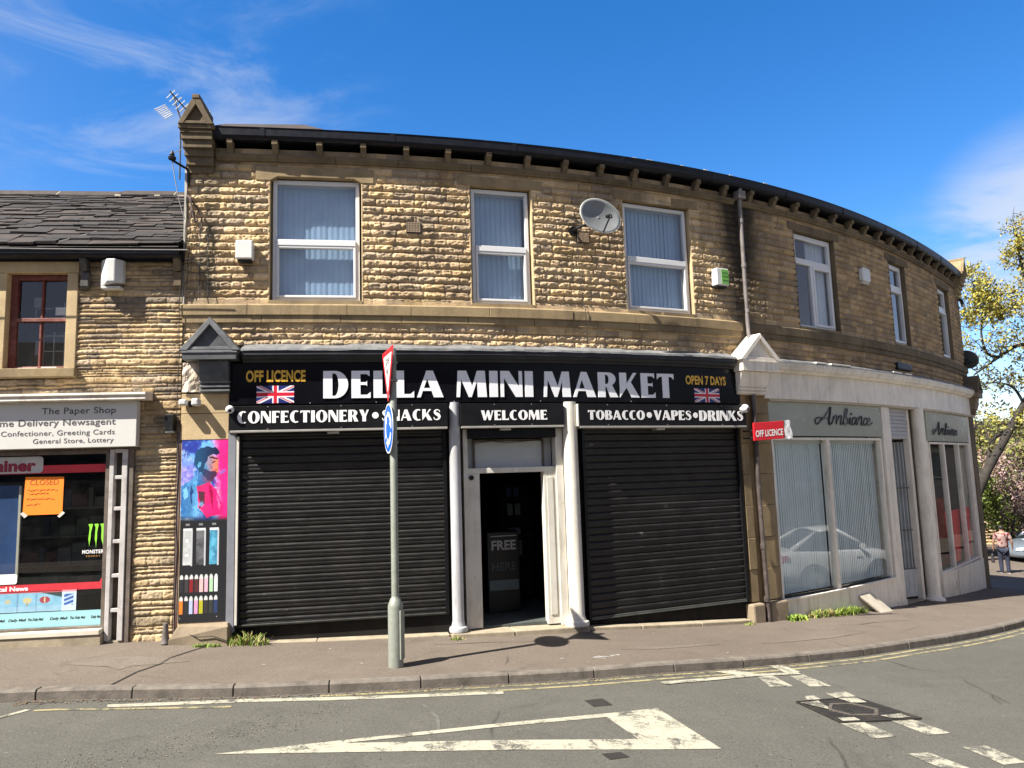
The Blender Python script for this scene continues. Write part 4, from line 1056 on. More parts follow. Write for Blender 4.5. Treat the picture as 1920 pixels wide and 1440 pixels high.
shutter(1.06, 4.06, .125, 2.985, .0, .1085, None)
mb = MB(chord(-3.95, -1.0)); mb.box(-3.93, -.98, -.06, -.022, -.1, 2.99, step=0); build(mb, 'kick_board', M_wood_dark, terr)
mb = MB(chord(1.0, 4.1)); mb.box(1.0, 4.1, -.06, -.022, -.3, 2.99, step=0); build(mb, 'kick_board', M_wood_dark, terr)
# painted timber at the left of the first shutter
mb = MB(chord(-4.0, -3.8)); mb.box(-3.985, -3.885, -.1, .075, .33, 2.985, step=0); build(mb, 'shutter_jamb', pmat('slate_blue_paint', (.20, .205, .235), .55, var=.12, scale=4, grime=(.10, .10, .10), gamt=.4), terr, bevel=.004)
mb = MB(chord(-4.0, -3.8)); mb.box(-3.882, -3.845, .0, .070, .42, 2.93, step=0); build(mb, 'shutter_jamb', M_door_white, terr, bevel=.004)
# sloping stone step under both shutters and the door
def step(s0, s1, zl, zr, d0, d1, mat, depth=.35):
    mb = MB(); s = s0
    while s < s1 - .01:
        e = min(s1, s + .85 + .3 * RNG.random()); 
        if s1 - e < .3: e = s1
        za = zl + (zr - zl) * (s - s0) / (s1 - s0); zc = zl + (zr - zl) * (e - s0) / (s1 - s0)
        mb.box(s, e - .008, d0, d1 + RNG.normal(0, .004), 0, 0, zs=(za - depth, za, zc - depth, zc), step=.4); s = e
    return build(mb, 'stone_step', mat, terr, bevel=.014)
step(-3.9, -1.02, .195, .135, -.2, .13, M_concrete)
step(1.04, 4.0, .055, -.145, -.2, .13, M_concrete)
step(-1.0, 1.02, .145, .085, -.35, .20, M_concrete)
# round iron columns either side of the door
def column(s, d, r, z0, z1, mat, base=True):
    c = W1(s, d, z0); mb = MB()
    pr = [(r * 1.55, 0), (r * 1.6, .03), (r * 1.5, .06), (r * 1.2, .075), (r * 1.08, .11), (r, .15), (r * .98, (z1 - z0) * .5), (r * .97, z1 - z0)]
    mb.lathe(c, pr, 28); return build(mb, 'column', mat, terr, auto=35)
column(-.895, .06, .082, .15, 3.36, M_grey_paint)
column(.865, .07, .112, .09, 3.36, M_door_white)
# door surround
fc = chord(-.77, .76); mb = MB(fc)
mb.box(-.765, -.70, -.16, .0, .15, 2.99, step=0); mb.box(-.70, -.525, -.16, -.02, .15, 2.33, step=0)
mb.box(-.70, .645, -.16, -.017, 2.33, 2.405, step=0); mb.box(.455, .645, -.16, -.02, .12, 2.33, step=0)
mb.box(.645, .76, -.16, .02, .10, 2.99, step=0); mb.box(.50, .60, -.019, -.008, .25, 2.25, step=0)
df = build(mb, 'door_frame', M_door_white, terr, bevel=.005)
mb = MB(fc); mb.tube([fc([(-.65, -.018, 2.27)])[0], fc([(-.65, .012, 2.27)])[0]], .035, 16); build(mb, 'sensor', M_black, df)
mb = MB(fc); mb.box(-.58, .51, -.19, -.165, 2.405, 2.80, step=0); mb.box(-.70, -.58, -.22, -.2, 2.405, 2.84, step=0); mb.box(.51, .645, -.22, -.2, 2.405, 2.84, step=0)
build(mb, 'transom_panel', pmat('grey_frosted_panel', (.42, .43, .42), .45, var=.05, grime=(.3, .3, .28), gamt=.3), terr)
mb = MB(fc)
for a, b, c, e in ((-.585, -.555, 2.41, 2.80), (.485, .515, 2.41, 2.80), (-.585, .515, 2.795, 2.825)): mb.box(a, b, -.164, -.14, c, e, step=0)
mb.tube(fc([(-.56, -.13, 2.77), (-.3, -.125, 2.80), (-.1, -.12, 2.775), (.2, -.125, 2.79), (.45, -.13, 2.805), (.5, -.13, 2.77)]), .006, 5)
build(mb, 'transom_trim', M_brown_wood, terr)
mb = MB(fc); mb.box(-.70, .645, -.2, .05, 2.84, 2.985, step=0); 
for i in range(4): mb.box(-.69, .64, .051, .062, 2.852 + .033 * i, 2.872 + .033 * i, step=0)
build(mb, 'shutter_roll', M_sign_dark, terr)
# shop interior seen through the open door
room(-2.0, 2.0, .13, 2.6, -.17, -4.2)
mb = MB(fc); mb.box(-.9, .9, -3.9, -.1, .05, .155, step=0); build(mb, 'shop_floor', M_darkfloor, terr)
def cash():
    t = thing('cash_machine', fc([(-.22, -1.2, .16)])[0], 'black cash machine with free here lettering inside the dark doorway', 'cash machine')
    mb = MB(fc); mb.box(-.20, .33, -1.5, -1.0, .16, 1.40, step=0); build(mb, 'cabinet', M_black, t, bevel=.015)
    mb = MB(fc); put_text(mb, font_mesh('FREE', .03), -.13, .27, 1.12, 1.27, -.995)
    mb.flat([(-.14, 1.33), (.28, 1.33), (.28, 1.345), (-.14, 1.345)], -.995)
    build(mb, 'lettering', pmat('dim_grey_print', (.30, .30, .30), .6), t, recalc=False)
    mb = MB(fc); put_text(mb, font_mesh('HERE', .02), -.13, .27, .80, .93, -.995); build(mb, 'lettering', pmat('dark_blue_print', (.03, .045, .055), .6), t, recalc=False)
    mb = MB(fc); mb.box(-.18, .30, -1.0, -.98, .50, .66, step=0); build(mb, 'tray', pmat('dim_blue_grey', (.07, .10, .11), .5), t, bevel=.005)
cash()
def rack():
    t = thing('display_rack', fc([(.55, -1.0, .16)])[0], 'dark wall rack of blue and white packets beside the open door', 'shelf')
    mb = MB(fc)
    for z in (.9, 1.25, 1.58, 1.9): mb.box(.34, .9, -2.2, -1.85, z - .02, z, step=0)
    mb.box(.34, .9, -2.24, -2.21, .2, 2.1, step=0); build(mb, 'shelves', M_dark, t)
    cols = [pmat('blue_packet', (.008, .03, .10), .5), pmat('white_packet', (.12, .15, .17), .5)]
    for i, (x, z, c, h) in enumerate([(.12, 1.92, 0, .16), (.25, 1.92, 0, .16), (.13, 1.60, 1, .20), (.27, 1.60, 1, .20), (.12, 1.27, 1, .12), (.26, 1.27, 1, .12), (.15, .92, 1, .26), (.28, .92, 1, .26)]):
        mb = MB(fc); mb.box(x + .26, x + .355, -2.1, -1.88, z, z + h, step=0)
        tag(build(mb, 'packet', cols[c], None, bevel=.004), 'blue or white packet on the dark rack inside the doorway', 'packet', 'packets on the rack inside the door')
rack()

# ------------------------------------------------------------------ signs of the mini market
FB = 0.085
t = thing('fascia_sign', W1(.05, .1, 3.365), 'long glossy black fascia sign with big silver capitals and two flags', 'sign')
mb = MB(); mb.box(-3.975, 4.075, FB, .115, 3.362, 3.945, step=.2); build(mb, 'board', M_sign_black, t)
mb = MB()
for x, z in [(-2.9, 3.372), (-2.0, 3.372), (-.9, 3.372), (.4, 3.372), (1.9, 3.372), (3.2, 3.372)]: mb.tube([W1(x, .115, z), W1(x, .12, z)], .008, 8)
build(mb, 'screw', M_rail, t)
for w, a, b in (('DELLA', -2.722, -1.050), ('MINI', -.862, .288), ('MARKET', .452, 2.700)):
    (V, Fc), wd = glyph_mesh(w, .006, .10)
    mb = MB(); put_text(mb, (V, Fc), a, b, 3.432, 3.818, .1225); build(mb, 'silver_letters', M_silver, t)
for w, a, b, c, e in (('OFF LICENCE', -3.757, -2.962, 3.672, 3.836), ('OPEN 7 DAYS', 2.94, 3.775, 3.655, 3.806)):
    mb = MB(); put_text(mb, font_mesh(w, .035, 0, 1.02), a, b, c, e, .119); build(mb, 'gold_letters', M_gold, t, recalc=False)
def union_flag(u, v):
    C = np.zeros(u.shape + (3,)); C[:] = (.018, .022, .13)
    x = (u - .5) * 2; y = (v - .5)            # 2:1
    wht = (.74, .74, .76); red = (.56, .012, .035)
    for sg in (1, -1):
        dd = (x * .5 - sg * y) / math.hypot(.5, 1)
        C[np.abs(dd) < .092] = wht
        off = dd + np.where(x * sg * 1.0 > 0, .030, -.030) * (1)
        C[np.abs(off) < .030] = red
    C[(np.abs(x) < .17) | (np.abs(y) < .17)] = wht
    C[(np.abs(x) < .10) | (np.abs(y) < .10)] = red
    return C
for a, b, c, e in ((-3.613, -3.115, 3.378, 3.620), (3.10, 3.62, 3.372, 3.60)):
    panel('flag', a, b, c, e, .119, union_flag, 110, 60, M_print, parent=t)
def boxsign(s0, s1, z0, z1, d, texts, label):
    fc = chord(s0, s1); t = thing('shutter_box_sign', fc([((s0 + s1) / 2, d, z0)])[0], label, 'sign', 'lettered shutter boxes of the mini market')
    mb = MB(fc); mb.box(s0, s1, -.05, d, z0 + .02, z1, step=0); build(mb, 'box', M_sign_dark, t, bevel=.006)
    mb = MB(fc); mb.box(s0 + .01, s1 - .005, .03, d + .006, z0 - .012, z0 + .018, step=0); build(mb, 'bottom_trim', M_rail, t, bevel=.004)
    mb = MB(fc); sm_ = (s0 + s1) / 2 - .1; mb.box(sm_ - .09, sm_ + .07, .05, d - .03, z0 - .045, z0 - .013, step=0); build(mb, 'lock_bracket', M_rail, t, bevel=.004)
    mb = MB(fc)
    for x in np.linspace(s0 + .5, s1 - .5, 3 if s1 - s0 > 2 else 2):
        for z in (z0 + .035, z1 - .015): mb.tube(fc([(x, d - .002, z), (x, d + .004, z)]), .007, 8)
    build(mb, 'screw', M_rail, t)
    for w, a, b, c, e in texts:
        (V, Fc), wd = glyph_mesh(w, .002, .10, .30); mb = MB(fc); put_text(mb, (V, Fc), a, b, c, e, d + .0035); build(mb, 'white_letters', M_white_vinyl, t)
    return t
boxsign(-3.955, -1.0, 2.985, 3.335, .215, [('CONFECTIONERY', -3.85, -2.10, 3.095, 3.265), ('.', -2.055, -1.965, 3.135, 3.225), ('SNACKS', -1.92, -1.10, 3.095, 3.258)], 'black shutter box lettered confectionery and snacks above the left shutter')
boxsign(-.825, .742, 2.99, 3.335, .175, [('WELCOME', -.525, .478, 3.088, 3.236)], 'black shutter box lettered welcome above the open doorway')
bx = boxsign(.945, 4.10, 2.97, 3.325, .215, [('TOBACCO', 1.10, 2.105, 3.080, 3.228), ('.', 2.145, 2.235, 3.11, 3.20), ('VAPES', 2.275, 2.985, 3.078, 3.230), ('.', 3.025, 3.115, 3.11, 3.20), ('DRINKS', 3.145, 4.03, 3.066, 3.232)], 'black shutter box lettered tobacco, vapes and drinks above the right shutter')
mb = MB(chord(.945, 4.10)); mb.box(.925, .944, .02, .213, 2.985, 3.32, step=0); build(mb, 'end_cap', M_door_white, bx, bevel=.003)

# tall printed panel on the pilaster: a man in coloured smoke over rows of vaporisers
def inpoly(u, v, pts):
    m = np.zeros(u.shape, bool); n = len(pts)
    for i in range(n):
        x0, y0 = pts[i]; x1, y1 = pts[(i + 1) % n]
        c = ((y0 > v) != (y1 > v)) & (u < (x1 - x0) * (v - y0) / (y1 - y0 + 1e-12) + x0); m ^= c
    return m
def px(pts): return [((x - 58) / 302., (y - 95) / 1190.) for x, y in pts]
def poster(u, v):
    C = np.zeros(u.shape + (3,)); base = np.array((.020, .021, .024)); C[:] = base
    uu = u + (N1.fbm(u * 12, v * 45, 3) - .5) * .07; vv = v + (N2.fbm(u * 12, v * 45, 3) - .5) * .016
    n = N3.fbm(u * 4 + 2, v * 14, 5, .6); n2 = N4.fbm(u * 6, v * 20 + 4, 5, .6)
    ph = v < .475
    L = np.array((.16, .42, .85)); Dk = np.array((.03, .05, .32)); Pk = np.array((.85, .02, .20)); Pu = np.array((.22, .05, .50)); Wt = np.array((.75, .82, .95))
    bg = Dk * (1 - sstep(.35, .6, n)[..., None]) + L * sstep(.35, .6, n)[..., None]
    bg = bg + (Wt - bg) * (sstep(.55, .72, n2) * .8)[..., None]
    k = sstep(.62, .85, uu + .25 * (.12 - v))[..., None]; bg = bg * (1 - k) + (Pk * (.7 + .8 * n[..., None])) * k
    k2 = (sstep(.10, .22, v) * sstep(.40, .30, v) * sstep(.05, .0, abs(u - .12) - .12))[..., None]; bg = bg * (1 - k2 * .6) + Pu * k2 * .6
    C[ph] = bg[ph]
    def fill(pts, col, alt=None, x0=0, x1=1):
        m = inpoly(uu, vv, px(pts)); c = np.array(col)
        if alt is None: C[m] = c * (.7 + .6 * n2[m])[:, None]
        else:
            t = sstep(x0, x1, u[m] + .2 * (n2[m] - .5))[:, None]; C[m] = (c * (1 - t) + np.array(alt) * t) * (.6 + .8 * n2[m])[:, None]
    fill([(58, 435), (110, 405), (150, 380), (165, 330), (250, 380), (255, 430), (175, 470), (170, 640), (58, 640)], (.04, .16, .40), (.12, .35, .62), .0, .5)     # jacket, left
    fill([(165, 320), (240, 340), (262, 400), (235, 440), (165, 440)], (.03, .15, .38), (.30, .06, .10), .35, .65)                                             # neck
    fill([(165, 440), (235, 415), (290, 470), (332, 570), (318, 625), (230, 640), (168, 560)], (.62, .03, .15), (.90, .015, .17), .3, .8)                       # pink shoulder
    fill([(172, 470), (212, 480), (205, 560), (180, 580)], (.10, .03, .05))
    fill([(150, 250), (240, 235), (296, 262), (300, 300), (293, 318), (297, 345), (283, 372), (262, 400), (215, 385), (180, 345), (160, 320)], (.06, .30, .55), (.80, .22, .10), .42, .78)
    fill([(212, 330), (240, 345), (262, 340), (290, 352), (283, 378), (262, 408), (228, 400), (200, 370), (190, 330)], (.03, .06, .14), (.10, .02, .05), .4, .8)  # beard
    fill([(140, 300), (137, 250), (150, 215), (180, 196), (225, 186), (268, 192), (298, 212), (303, 234), (284, 242), (256, 236), (236, 252), (222, 278), (208, 300), (204, 330), (196, 352), (182, 348), (166, 332), (150, 310)], (.02, .08, .18), (.015, .02, .06), .2, .8)  # hair
    fill([(168, 285), (186, 288), (184, 320), (170, 322)], (.10, .34, .55))
    fill([(252, 285), (276, 282), (274, 290), (254, 293)], (.04, .02, .04))
    fill([(300, 350), (345, 330), (348, 345), (310, 372)], (.30, .10, .40))
    fill([(240, 250), (296, 262), (292, 274), (246, 264)], (.05, .02, .04))                                   # brow
    fill([(286, 292), (303, 318), (290, 322)], (.62, .18, .08)); fill([(262, 338), (291, 336), (288, 344), (266, 346)], (.45, .06, .09))
    fill([(245, 292), (262, 320), (252, 336), (236, 318)], (.10, .30, .50), (.55, .12, .10), .4, .75)
    fill([(235, 430), (262, 470), (272, 540), (262, 600), (252, 520)], (.35, .005, .06)); fill([(290, 480), (318, 560), (312, 600), (300, 560)], (.95, .10, .30))
    fill([(120, 420), (138, 470), (132, 560), (118, 520)], (.02, .06, .20)); fill([(70, 450), (96, 440), (104, 500), (78, 530)], (.20, .50, .78))
    hl = (sstep(.60, .70, N4.fbm(u * 22, v * 60, 3)) * (v < .45) * (C[..., 2] > .25))[..., None]; C[:] = np.clip(C * (1 + .35 * hl), 0, 1)
    # smoke rising over the chest
    sm = (sstep(.52, .68, N1.fbm(u * 5 + 8, v * 18, 5, .6)) * sstep(.28, .36, v) * sstep(.475, .42, v) * sstep(.75, .2, u))[..., None]
    C[:] = C * (1 - sm) + np.array((.20, .52, .85)) * sm
    fade = sstep(.43, .478, v + .02 * (n - .5))[..., None]; C[:] = C * (1 - fade) + base * fade
    def box(x0, x1, y0, y1, col, r=0):
        (a, c), (b, e) = px([(x0, y0), (x1, y1)]); m = (u > a) & (u < b) & (v > c) & (v < e); C[m] = np.array(col); return m
    for x, c1, c2 in ((80, (.62, .63, .62), (.45, .47, .46)), (165, (.035, .035, .04), (.16, .16, .17)), (250, (.05, .20, .34), (.12, .45, .62))):
        m = box(x, x + 52, 703, 930, c1); t = sstep(.3, .7, n2[m])[:, None]; C[m] = np.array(c1) * (1 - t) + np.array(c2) * t
        box(x, x + 58, 703, 718, (.72, .73, .73)); box(x + 50, x + 60, 716, 936, (.50, .52, .54))
        box(x + 18, x + 32, 770, 790, tuple(min(1, q * 1.9 + .05) for q in c1)); box(x + 14, x + 36, 865, 876, tuple(min(1, q * 1.8 + .05) for q in c1))
        box(x + 14, x + 40, 672, 686, (.22, .22, .22))
    r1 = [(.03, .03, .035), (.05, .045, .045), (.25, .02, .025), (.09, .03, .03), (.72, .45, .45), (.72, .42, .52), (.42, .66, .40), (.78, .78, .78)]
    r2 = [(.70, .20, .03), (.03, .03, .03), (.42, .50, .72), (.72, .32, .52), (.42, .40, .03), (.04, .035, .035), (.04, .045, .04), (.03, .05, .13)]
    for y0, row in ((990, r1), (1122, r2)):
        for i, c in enumerate(row):
            x = 63 + 31.6 * i
            (a, c0), (b, e0) = px([(x, y0), (x + 23, y0 + 108)])
            m = (u > a) & (u < b) & (v > c0 + .018) & (v < e0); C[m] = np.array(c) * (.8 + .4 * N2.fbm(u[m] * 90, v[m] * 120, 2))[:, None]
            q = ((u - (a + b) / 2) / ((b - a) / 2)) ** 2 + ((v - c0 - .020) / .020) ** 2 < 1; q &= v < c0 + .024; C[q] = (.60, .61, .60)
    for x, y in ((66, 1252), (300, 1250)): box(x, x + 6, y, y + 6, (.3, .3, .3))
    return C
panel('advert_panel', -4.592, -3.990, .485, 3.0, .066, poster, 150, 560, M_print, f=chord(-4.60, -3.985), label='tall printed panel with a bearded man in blue and pink smoke above vaporisers', cat='poster')
# small fittings on and beside the signs
def dome_camera(s, d, z, r, label, tilt=(0.25, -0.5)):
    c = W1(s, d, z); th = float(th_at(s)); n = Vector((math.sin(th), -math.cos(th), 0)); tt = Vector((math.cos(th), math.sin(th), 0))
    t = thing('security_camera', c, label, 'camera', 'white ball cameras on the black fascia')
    ax = (n + tt * tilt[0] + Vector((0, 0, tilt[1]))).normalized()
    mb = MB(); pts = [c - ax * r * .9 + ax * r * k for k in (0, .25, .6, 1.0, 1.35, 1.6)]
    mb.tube(pts, [r * .55, r * .85, r, r * .98, r * .85, r * .6], 20); build(mb, 'housing', M_upvc, t, auto=50)
    mb = MB(); mb.tube([c + ax * r * .72, c + ax * r * .76], [r * .42, r * .38], 16); build(mb, 'lens', M_black, t)
    mb = MB(); mb.tube([c - n * r * 2.2, c - n * r * .6], [r * .5, r * .45], 12); build(mb, 'mount', M_upvc, t)
dome_camera(-3.93, .255, 3.285, .055, 'white ball security camera at the left end of the black fascia')
dome_camera(3.99, .30, 3.26, .07, 'white ball security camera at the right end of the black fascia', (0.35, -.35))
def floodlight():
    c = W1(-4.46, .22, 3.40); fc = chord(-5, -4); t = thing('floodlight', c, 'small weathered twin floodlight on the stone under the dark gabled hood', 'light')
    mb = MB(fc); mb.box(-4.60, -4.50, .09, .24, 3.36, 3.44, step=0); mb.box(-4.43, -4.34, .09, .26, 3.35, 3.45, step=0); build(mb, 'lamp_head', M_plastic_dirty, t, bevel=.02)
    mb = MB(fc); mb.box(-4.52, -4.40, .07, .14, 3.37, 3.43, step=0); mb.tube(fc([(-4.46, .07, 3.40), (-4.46, .16, 3.36)]), .025, 10); build(mb, 'bracket', M_black, t)
floodlight()
# ------------------------------------------------------------------ pale shop front on the bend
fc = chord(4.02, 4.82); mb = MB(fc)
zs_ = [-.3, .10, .62, 1.13, 1.66, 2.18, 2.70, 3.2, 3.52]
for a, b in ((4.10, 4.275), (4.445, 4.80)):
    for i in range(1, len(zs_) - 1): mb.box(a, b - .004, -.2, .055 + RNG.normal(0, .003), zs_[i] + .006, zs_[i + 1], step=0)
mb.box(4.27, 4.45, -.2, -.03, -.2, 3.52, step=0)
build(mb, 'stone_pier', M_ashlar, terr, bevel=.006)
mb = MB(fc)
for a, b in ((4.03, 4.30), (4.43, 4.84)): mb.box(a, b, -.2, .15, -.5, .085, step=0)
build(mb, 'pier_base', M_plinth, terr, bevel=.03)
mb = MB(); mb.profile([(-.05, 4.105), (.255, 4.105), (.262, 4.05), (.24, 4.03), (.235, 3.985), (.19, 3.96), (.16, 3.925), (-.05, 3.925)], 4.87, 15.62); build(mb, 'shop_cornice', M_white_paint, terr)
mb = MB(); n = 110; rs = np.linspace(4.86, 15.6, n); V = []
for s in rs:
    j = (N1.fbm(np.array([s * 3.]), np.array([5.]), 4)[0] - .5)
    V += [(s, -.03, 4.21 + .04 * j), (s, .03, 4.195 + .04 * j), (s, .255, 4.125), (s, .270 + .015 * j, 4.096 + .02 * j)]
mb.add(V, [(4 * i + k, 4 * i + 4 + k, 4 * i + 5 + k, 4 * i + 1 + k) for i in range(n - 1) for k in range(3)])
build(mb, 'lead_flashing', M_lead, terr, recalc=False)
mb = MB()
for s in (5.9, 6.35, 6.6, 8.7, 9.3): mb.box(s, s + .18 + .3 * RNG.random(), .12, .285, 4.115, 4.142)
build(mb, 'loose_flashing', pmat('white_flashing_edge', (.75, .73, .66), .6, var=.1), terr, bevel=.004)
mb = MB(); mb.box(4.68, 15.5, -.06, .10, 3.47, 3.925, step=.25); build(mb, 'frieze', M_white_paint, terr)
mb = MB(); mb.box(4.80, 15.5, -.06, .088, 3.43, 3.469, step=.25); build(mb, 'frieze_soffit', M_beige, terr)
def shop_window(parts, z0, z1, d, mull, sill_to, gl):
    mb = MB(); s0, s1 = parts[0], parts[-1]
    edges = [s0] + list(mull) + [s1]
    for e in mull: mb.box(e - .05, e + .05, d - .05, d + .05, z0, z1, step=0)
    mb.box(s0, s0 + .045, d - .05, d + .045, z0, z1, step=0); mb.box(s1 - .06, s1, d - .05, d + .045, z0, z1, step=0)
    mb.box(s0, s1, d - .05, d + .042, z1 - .045, z1 + .0, step=.3); mb.box(s0, s1, d - .05, d + .042, z0 - .005, z0 + .03, step=.3)
    w = build(mb, 'shop_window', M_white_paint, terr, bevel=.004)
    for a, b in zip(edges[:-1], edges[1:]):
        f = chord(a, b); m2 = MB(f); m2.add([(a, d, z0), (b, d, z0), (b, d, z1), (a, d, z1)], [(0, 1, 2, 3)]); build(m2, 'pane', gl, w, recalc=False)
    return w
shop_window((4.86, 8.47), .045, 2.80, -.03, [6.46], 0, M_glass_shop)
mb = MB(); mb.box(4.78, 8.50, -.07, .05, 0, 0, zs=(-.6, .05, -.7, .05), step=.25); build(mb, 'stall_riser', M_white_paint, terr)
mb = MB(); mb.box(4.80, 8.50, -.07, .085, .045, .075, step=.25); build(mb, 'window_sill', M_white_paint, terr)
t = thing('vertical_blind_pair', W1(6.6, -.16, .1), 'pale vertical blinds filling the large two pane shop window', 'blind')
for a, b in ((4.93, 6.42), (6.52, 8.40)):
    f = chord(a, b); mb = MB(f); s = a + .01
    while s < b + .025:
        an = R(-11 + RNG.normal(0, 1.0)); c, e = math.cos(an) * .0445, math.sin(an) * .0445
        V = []
        for z in (.10, 2.70): V += [(s - c, -.16 - e, z), (s + c, -.16 + e, z)]
        mb.add(V, [(0, 1, 3, 2)]); s += .0665
    build(mb, 'slats', M_blind_pale, t, recalc=False)
    mb = MB(f); mb.box(a - .03, b + .03, -.21, -.11, 2.70, 2.76, step=0); build(mb, 'head_rail', M_upvc, t)
room(4.82, 8.5, -.3, 2.86, -.30, -3.5, pmat('pale_shop_interior', (.12, .135, .14), .9, var=.1))
def glass_sign(s0, s1, z0, z1, text_s, text_z, label, sub=None):
    t = thing('fascia_sign', W1((s0 + s1) / 2, .03, z0), label, 'sign')
    mb = MB(); mb.box(s0, s1, -.05, .028, z0, z1, step=.2); build(mb, 'board', M_frost, t)
    return t
def script_word(t, s0, s1, z0, z1, d, hi=True):
    """flowing hand-script lettering: Ambiance"""
    st = []
    A = [(.02, .10), (.0, .30), (.14, .42), (.24, .30), (.12, .04), (.03, .08)]; st.append((catmull(A), .055))
    st.append((catmull([(.10, .06), (.28, .28), (.46, .70), (.56, 1.02)]), .05)); st.append((catmull([(.56, 1.02), (.58, .60), (.57, .25), (.62, .04), (.70, .12)]), .085))
    st.append((catmull([(.24, .42), (.42, .36), (.60, .44)]), .04))
    x = .72
    def m_(x, n):
        for k in range(n):
            st.append((catmull([(x, .06), (x + .03, .30), (x + .05, .52)]), .05)); st.append((catmull([(x + .03, .30), (x + .12, .54), (x + .19, .50), (x + .19, .06)]), .055)); x += .19
        st.append((catmull([(x, .10), (x + .05, .02), (x + .12, .12)]), .04)); return x + .10
    x = m_(x, 2)
    st.append((catmull([(x, .12), (x + .12, .55), (x + .15, .90), (x + .10, .98), (x + .06, .80), (x + .05, .20), (x + .14, .03), (x + .24, .22), (x + .18, .46), (x + .07, .38)]), .058)); x += .28
    st.append((catmull([(x, .12), (x + .05, .46), (x + .06, .12), (x + .14, .05)]), .055)); st.append(([(x + .06, .64), (x + .10, .70)], .07)); x += .14
    def a_(x):
        st.append((catmull([(x + .20, .44), (x + .08, .48), (x + .01, .22), (x + .09, .04), (x + .20, .26), (x + .22, .46), (x + .22, .12), (x + .30, .05)]), .055)); return x + .29
    x = a_(x); x = m_(x, 1)
    st.append((catmull([(x + .18, .40), (x + .10, .48), (x + .01, .24), (x + .09, .04), (x + .20, .14)]), .055)); x += .20
    st.append((catmull([(x, .14), (x + .14, .30), (x + .15, .46), (x + .06, .44), (x + .03, .18), (x + .12, .03), (x + .30, .22)]), .052)); x += .30
    mb = MB(); mh_ = MB(); sx = (s1 - s0) / x; sz = (z1 - z0)
    for i, (pts, w) in enumerate(st):
        q = [(s0 + (a + .16 * b) * sx * .93, d, z0 + b * sz) for a, b in pts]; rr = w * sz * .62
        mb.tube(W(q), [rr] * len(q), 6)
        if hi and i % 4 == 1:
            q2 = [(a - rr * .8, b + rr * .9, c) for a, b, c in q[2:-3]]
            if len(q2) > 1: mh_.tube(W(q2), [rr * .28] * len(q2), 4)
    build(mb, 'script_letters', M_script, t, smooth=True)
    if hi: build(mh_, 'letter_highlight', M_script_hi, t, smooth=True)  # thin pale tubes along some strokes stand in for highlights
t = glass_sign(4.80, 8.49, 2.825, 3.428, 0, 0, 'pale green glass fascia with dark script over the large blind filled window')
script_word(t, 6.05, 8.22, 3.03, 3.36, .045)
# white pilaster, entrance lobby, round column
mb = MB(chord(8.48, 8.88)); mb.box(8.50, 8.86, -.25, .055, -.75, 3.43, step=0); mb.box(8.48, 8.88, -.2, .065, -.75, -.40, step=0); build(mb, 'pilaster', M_white_paint, terr, bevel=.006)
fl = chord(8.86, 10.6)
mb = MB(fl)
for i in range(8): mb.box(8.86, 10.1, -.18, -.05 + (.012 if i % 2 else 0), 2.80 + .079 * i, 2.80 + .079 * i + .074, step=0)
build(mb, 'boarded_header', M_grey_paint, terr, bevel=.004)
mb = MB(fl); mb.add([(8.86, -.16, 2.80), (10.3, -.16, 2.80), (10.3, -1.6, 2.72), (8.86, -1.6, 2.72)], [(0, 1, 2, 3)]); build(mb, 'lobby_ceiling', M_beige, terr, recalc=False)
mb = MB(fl); mb.add([(8.86, -.2, -.7), (8.86, -1.6, -.7), (8.86, -1.6, 2.8), (8.86, -.2, 2.8)], [(0, 1, 2, 3)]); mb.add([(8.86, -1.6, -.7), (10.4, -1.6, -.7), (10.4, -1.6, 2.8), (8.86, -1.6, 2.8)], [(0, 1, 2, 3)]); build(mb, 'lobby_wall', M_gate, terr, recalc=False)
mb = MB(fl); mb.add([(8.6, .05, -.50), (10.4, .05, -.575), (10.4, -1.6, -.56), (8.6, -1.6, -.48)], [(0, 1, 2, 3)]); build(mb, 'lobby_floor', M_concrete, terr, recalc=False)
gA, gB = fl([(8.87, -.62, 0)])[0], fl([(10.14, -.10, 0)])[0]
ga = Vector(gB - gA); gl_ = ga.length; ga.normalize(); fg = frame3((gA[0], gA[1], 0), tuple(ga), (ga.y, -ga.x, 0))
gt = thing('folding_gate', (gA[0], gA[1], -.5), 'grey ribbed folding gate closing the lobby between white post and column', 'gate')
mb = MB(fg); V = []; n = 56
for i in range(n + 1):
    x = gl_ * i / n; V += [(x, .028 * (1 if (i // 2) % 2 else -1), z) for z in (.06, 2.74)]
mb.add(V, [(2 * i, 2 * i + 2, 2 * i + 3, 2 * i + 1) for i in range(n)]); build(mb, 'ribbed_panel', M_gate, gt, recalc=False)
mb = MB(fg); mb.box(0, gl_, -.04, .04, -.50, .06, step=0); 
for i in range(10): mb.box(gl_ * i / 10 + .02, gl_ * i / 10 + .03, .041, .047, -.42, .03, step=0)
build(mb, 'kick_panel', pmat('pale_gate_panel', (.44, .45, .45), .55, var=.08, grime=(.2, .2, .19), gamt=.4), gt)
for z in (.06, .86, 1.75): mb = MB(fg); mb.box(0, gl_, .034, .044, z, z + .02, step=0); build(mb, 'rail', M_brown_wood, gt)
column(10.26, .07, .135, -.62, 3.45, M_white_paint)
mb = MB(chord(9.9, 10.5)); mb.box(9.98, 10.10, -.16, -.04, -.6, 3.43, step=0); mb.box(10.42, 11.08, -.20, -.02, -.65, 3.43, step=0); build(mb, 'white_post', M_white_paint, terr, bevel=.006)
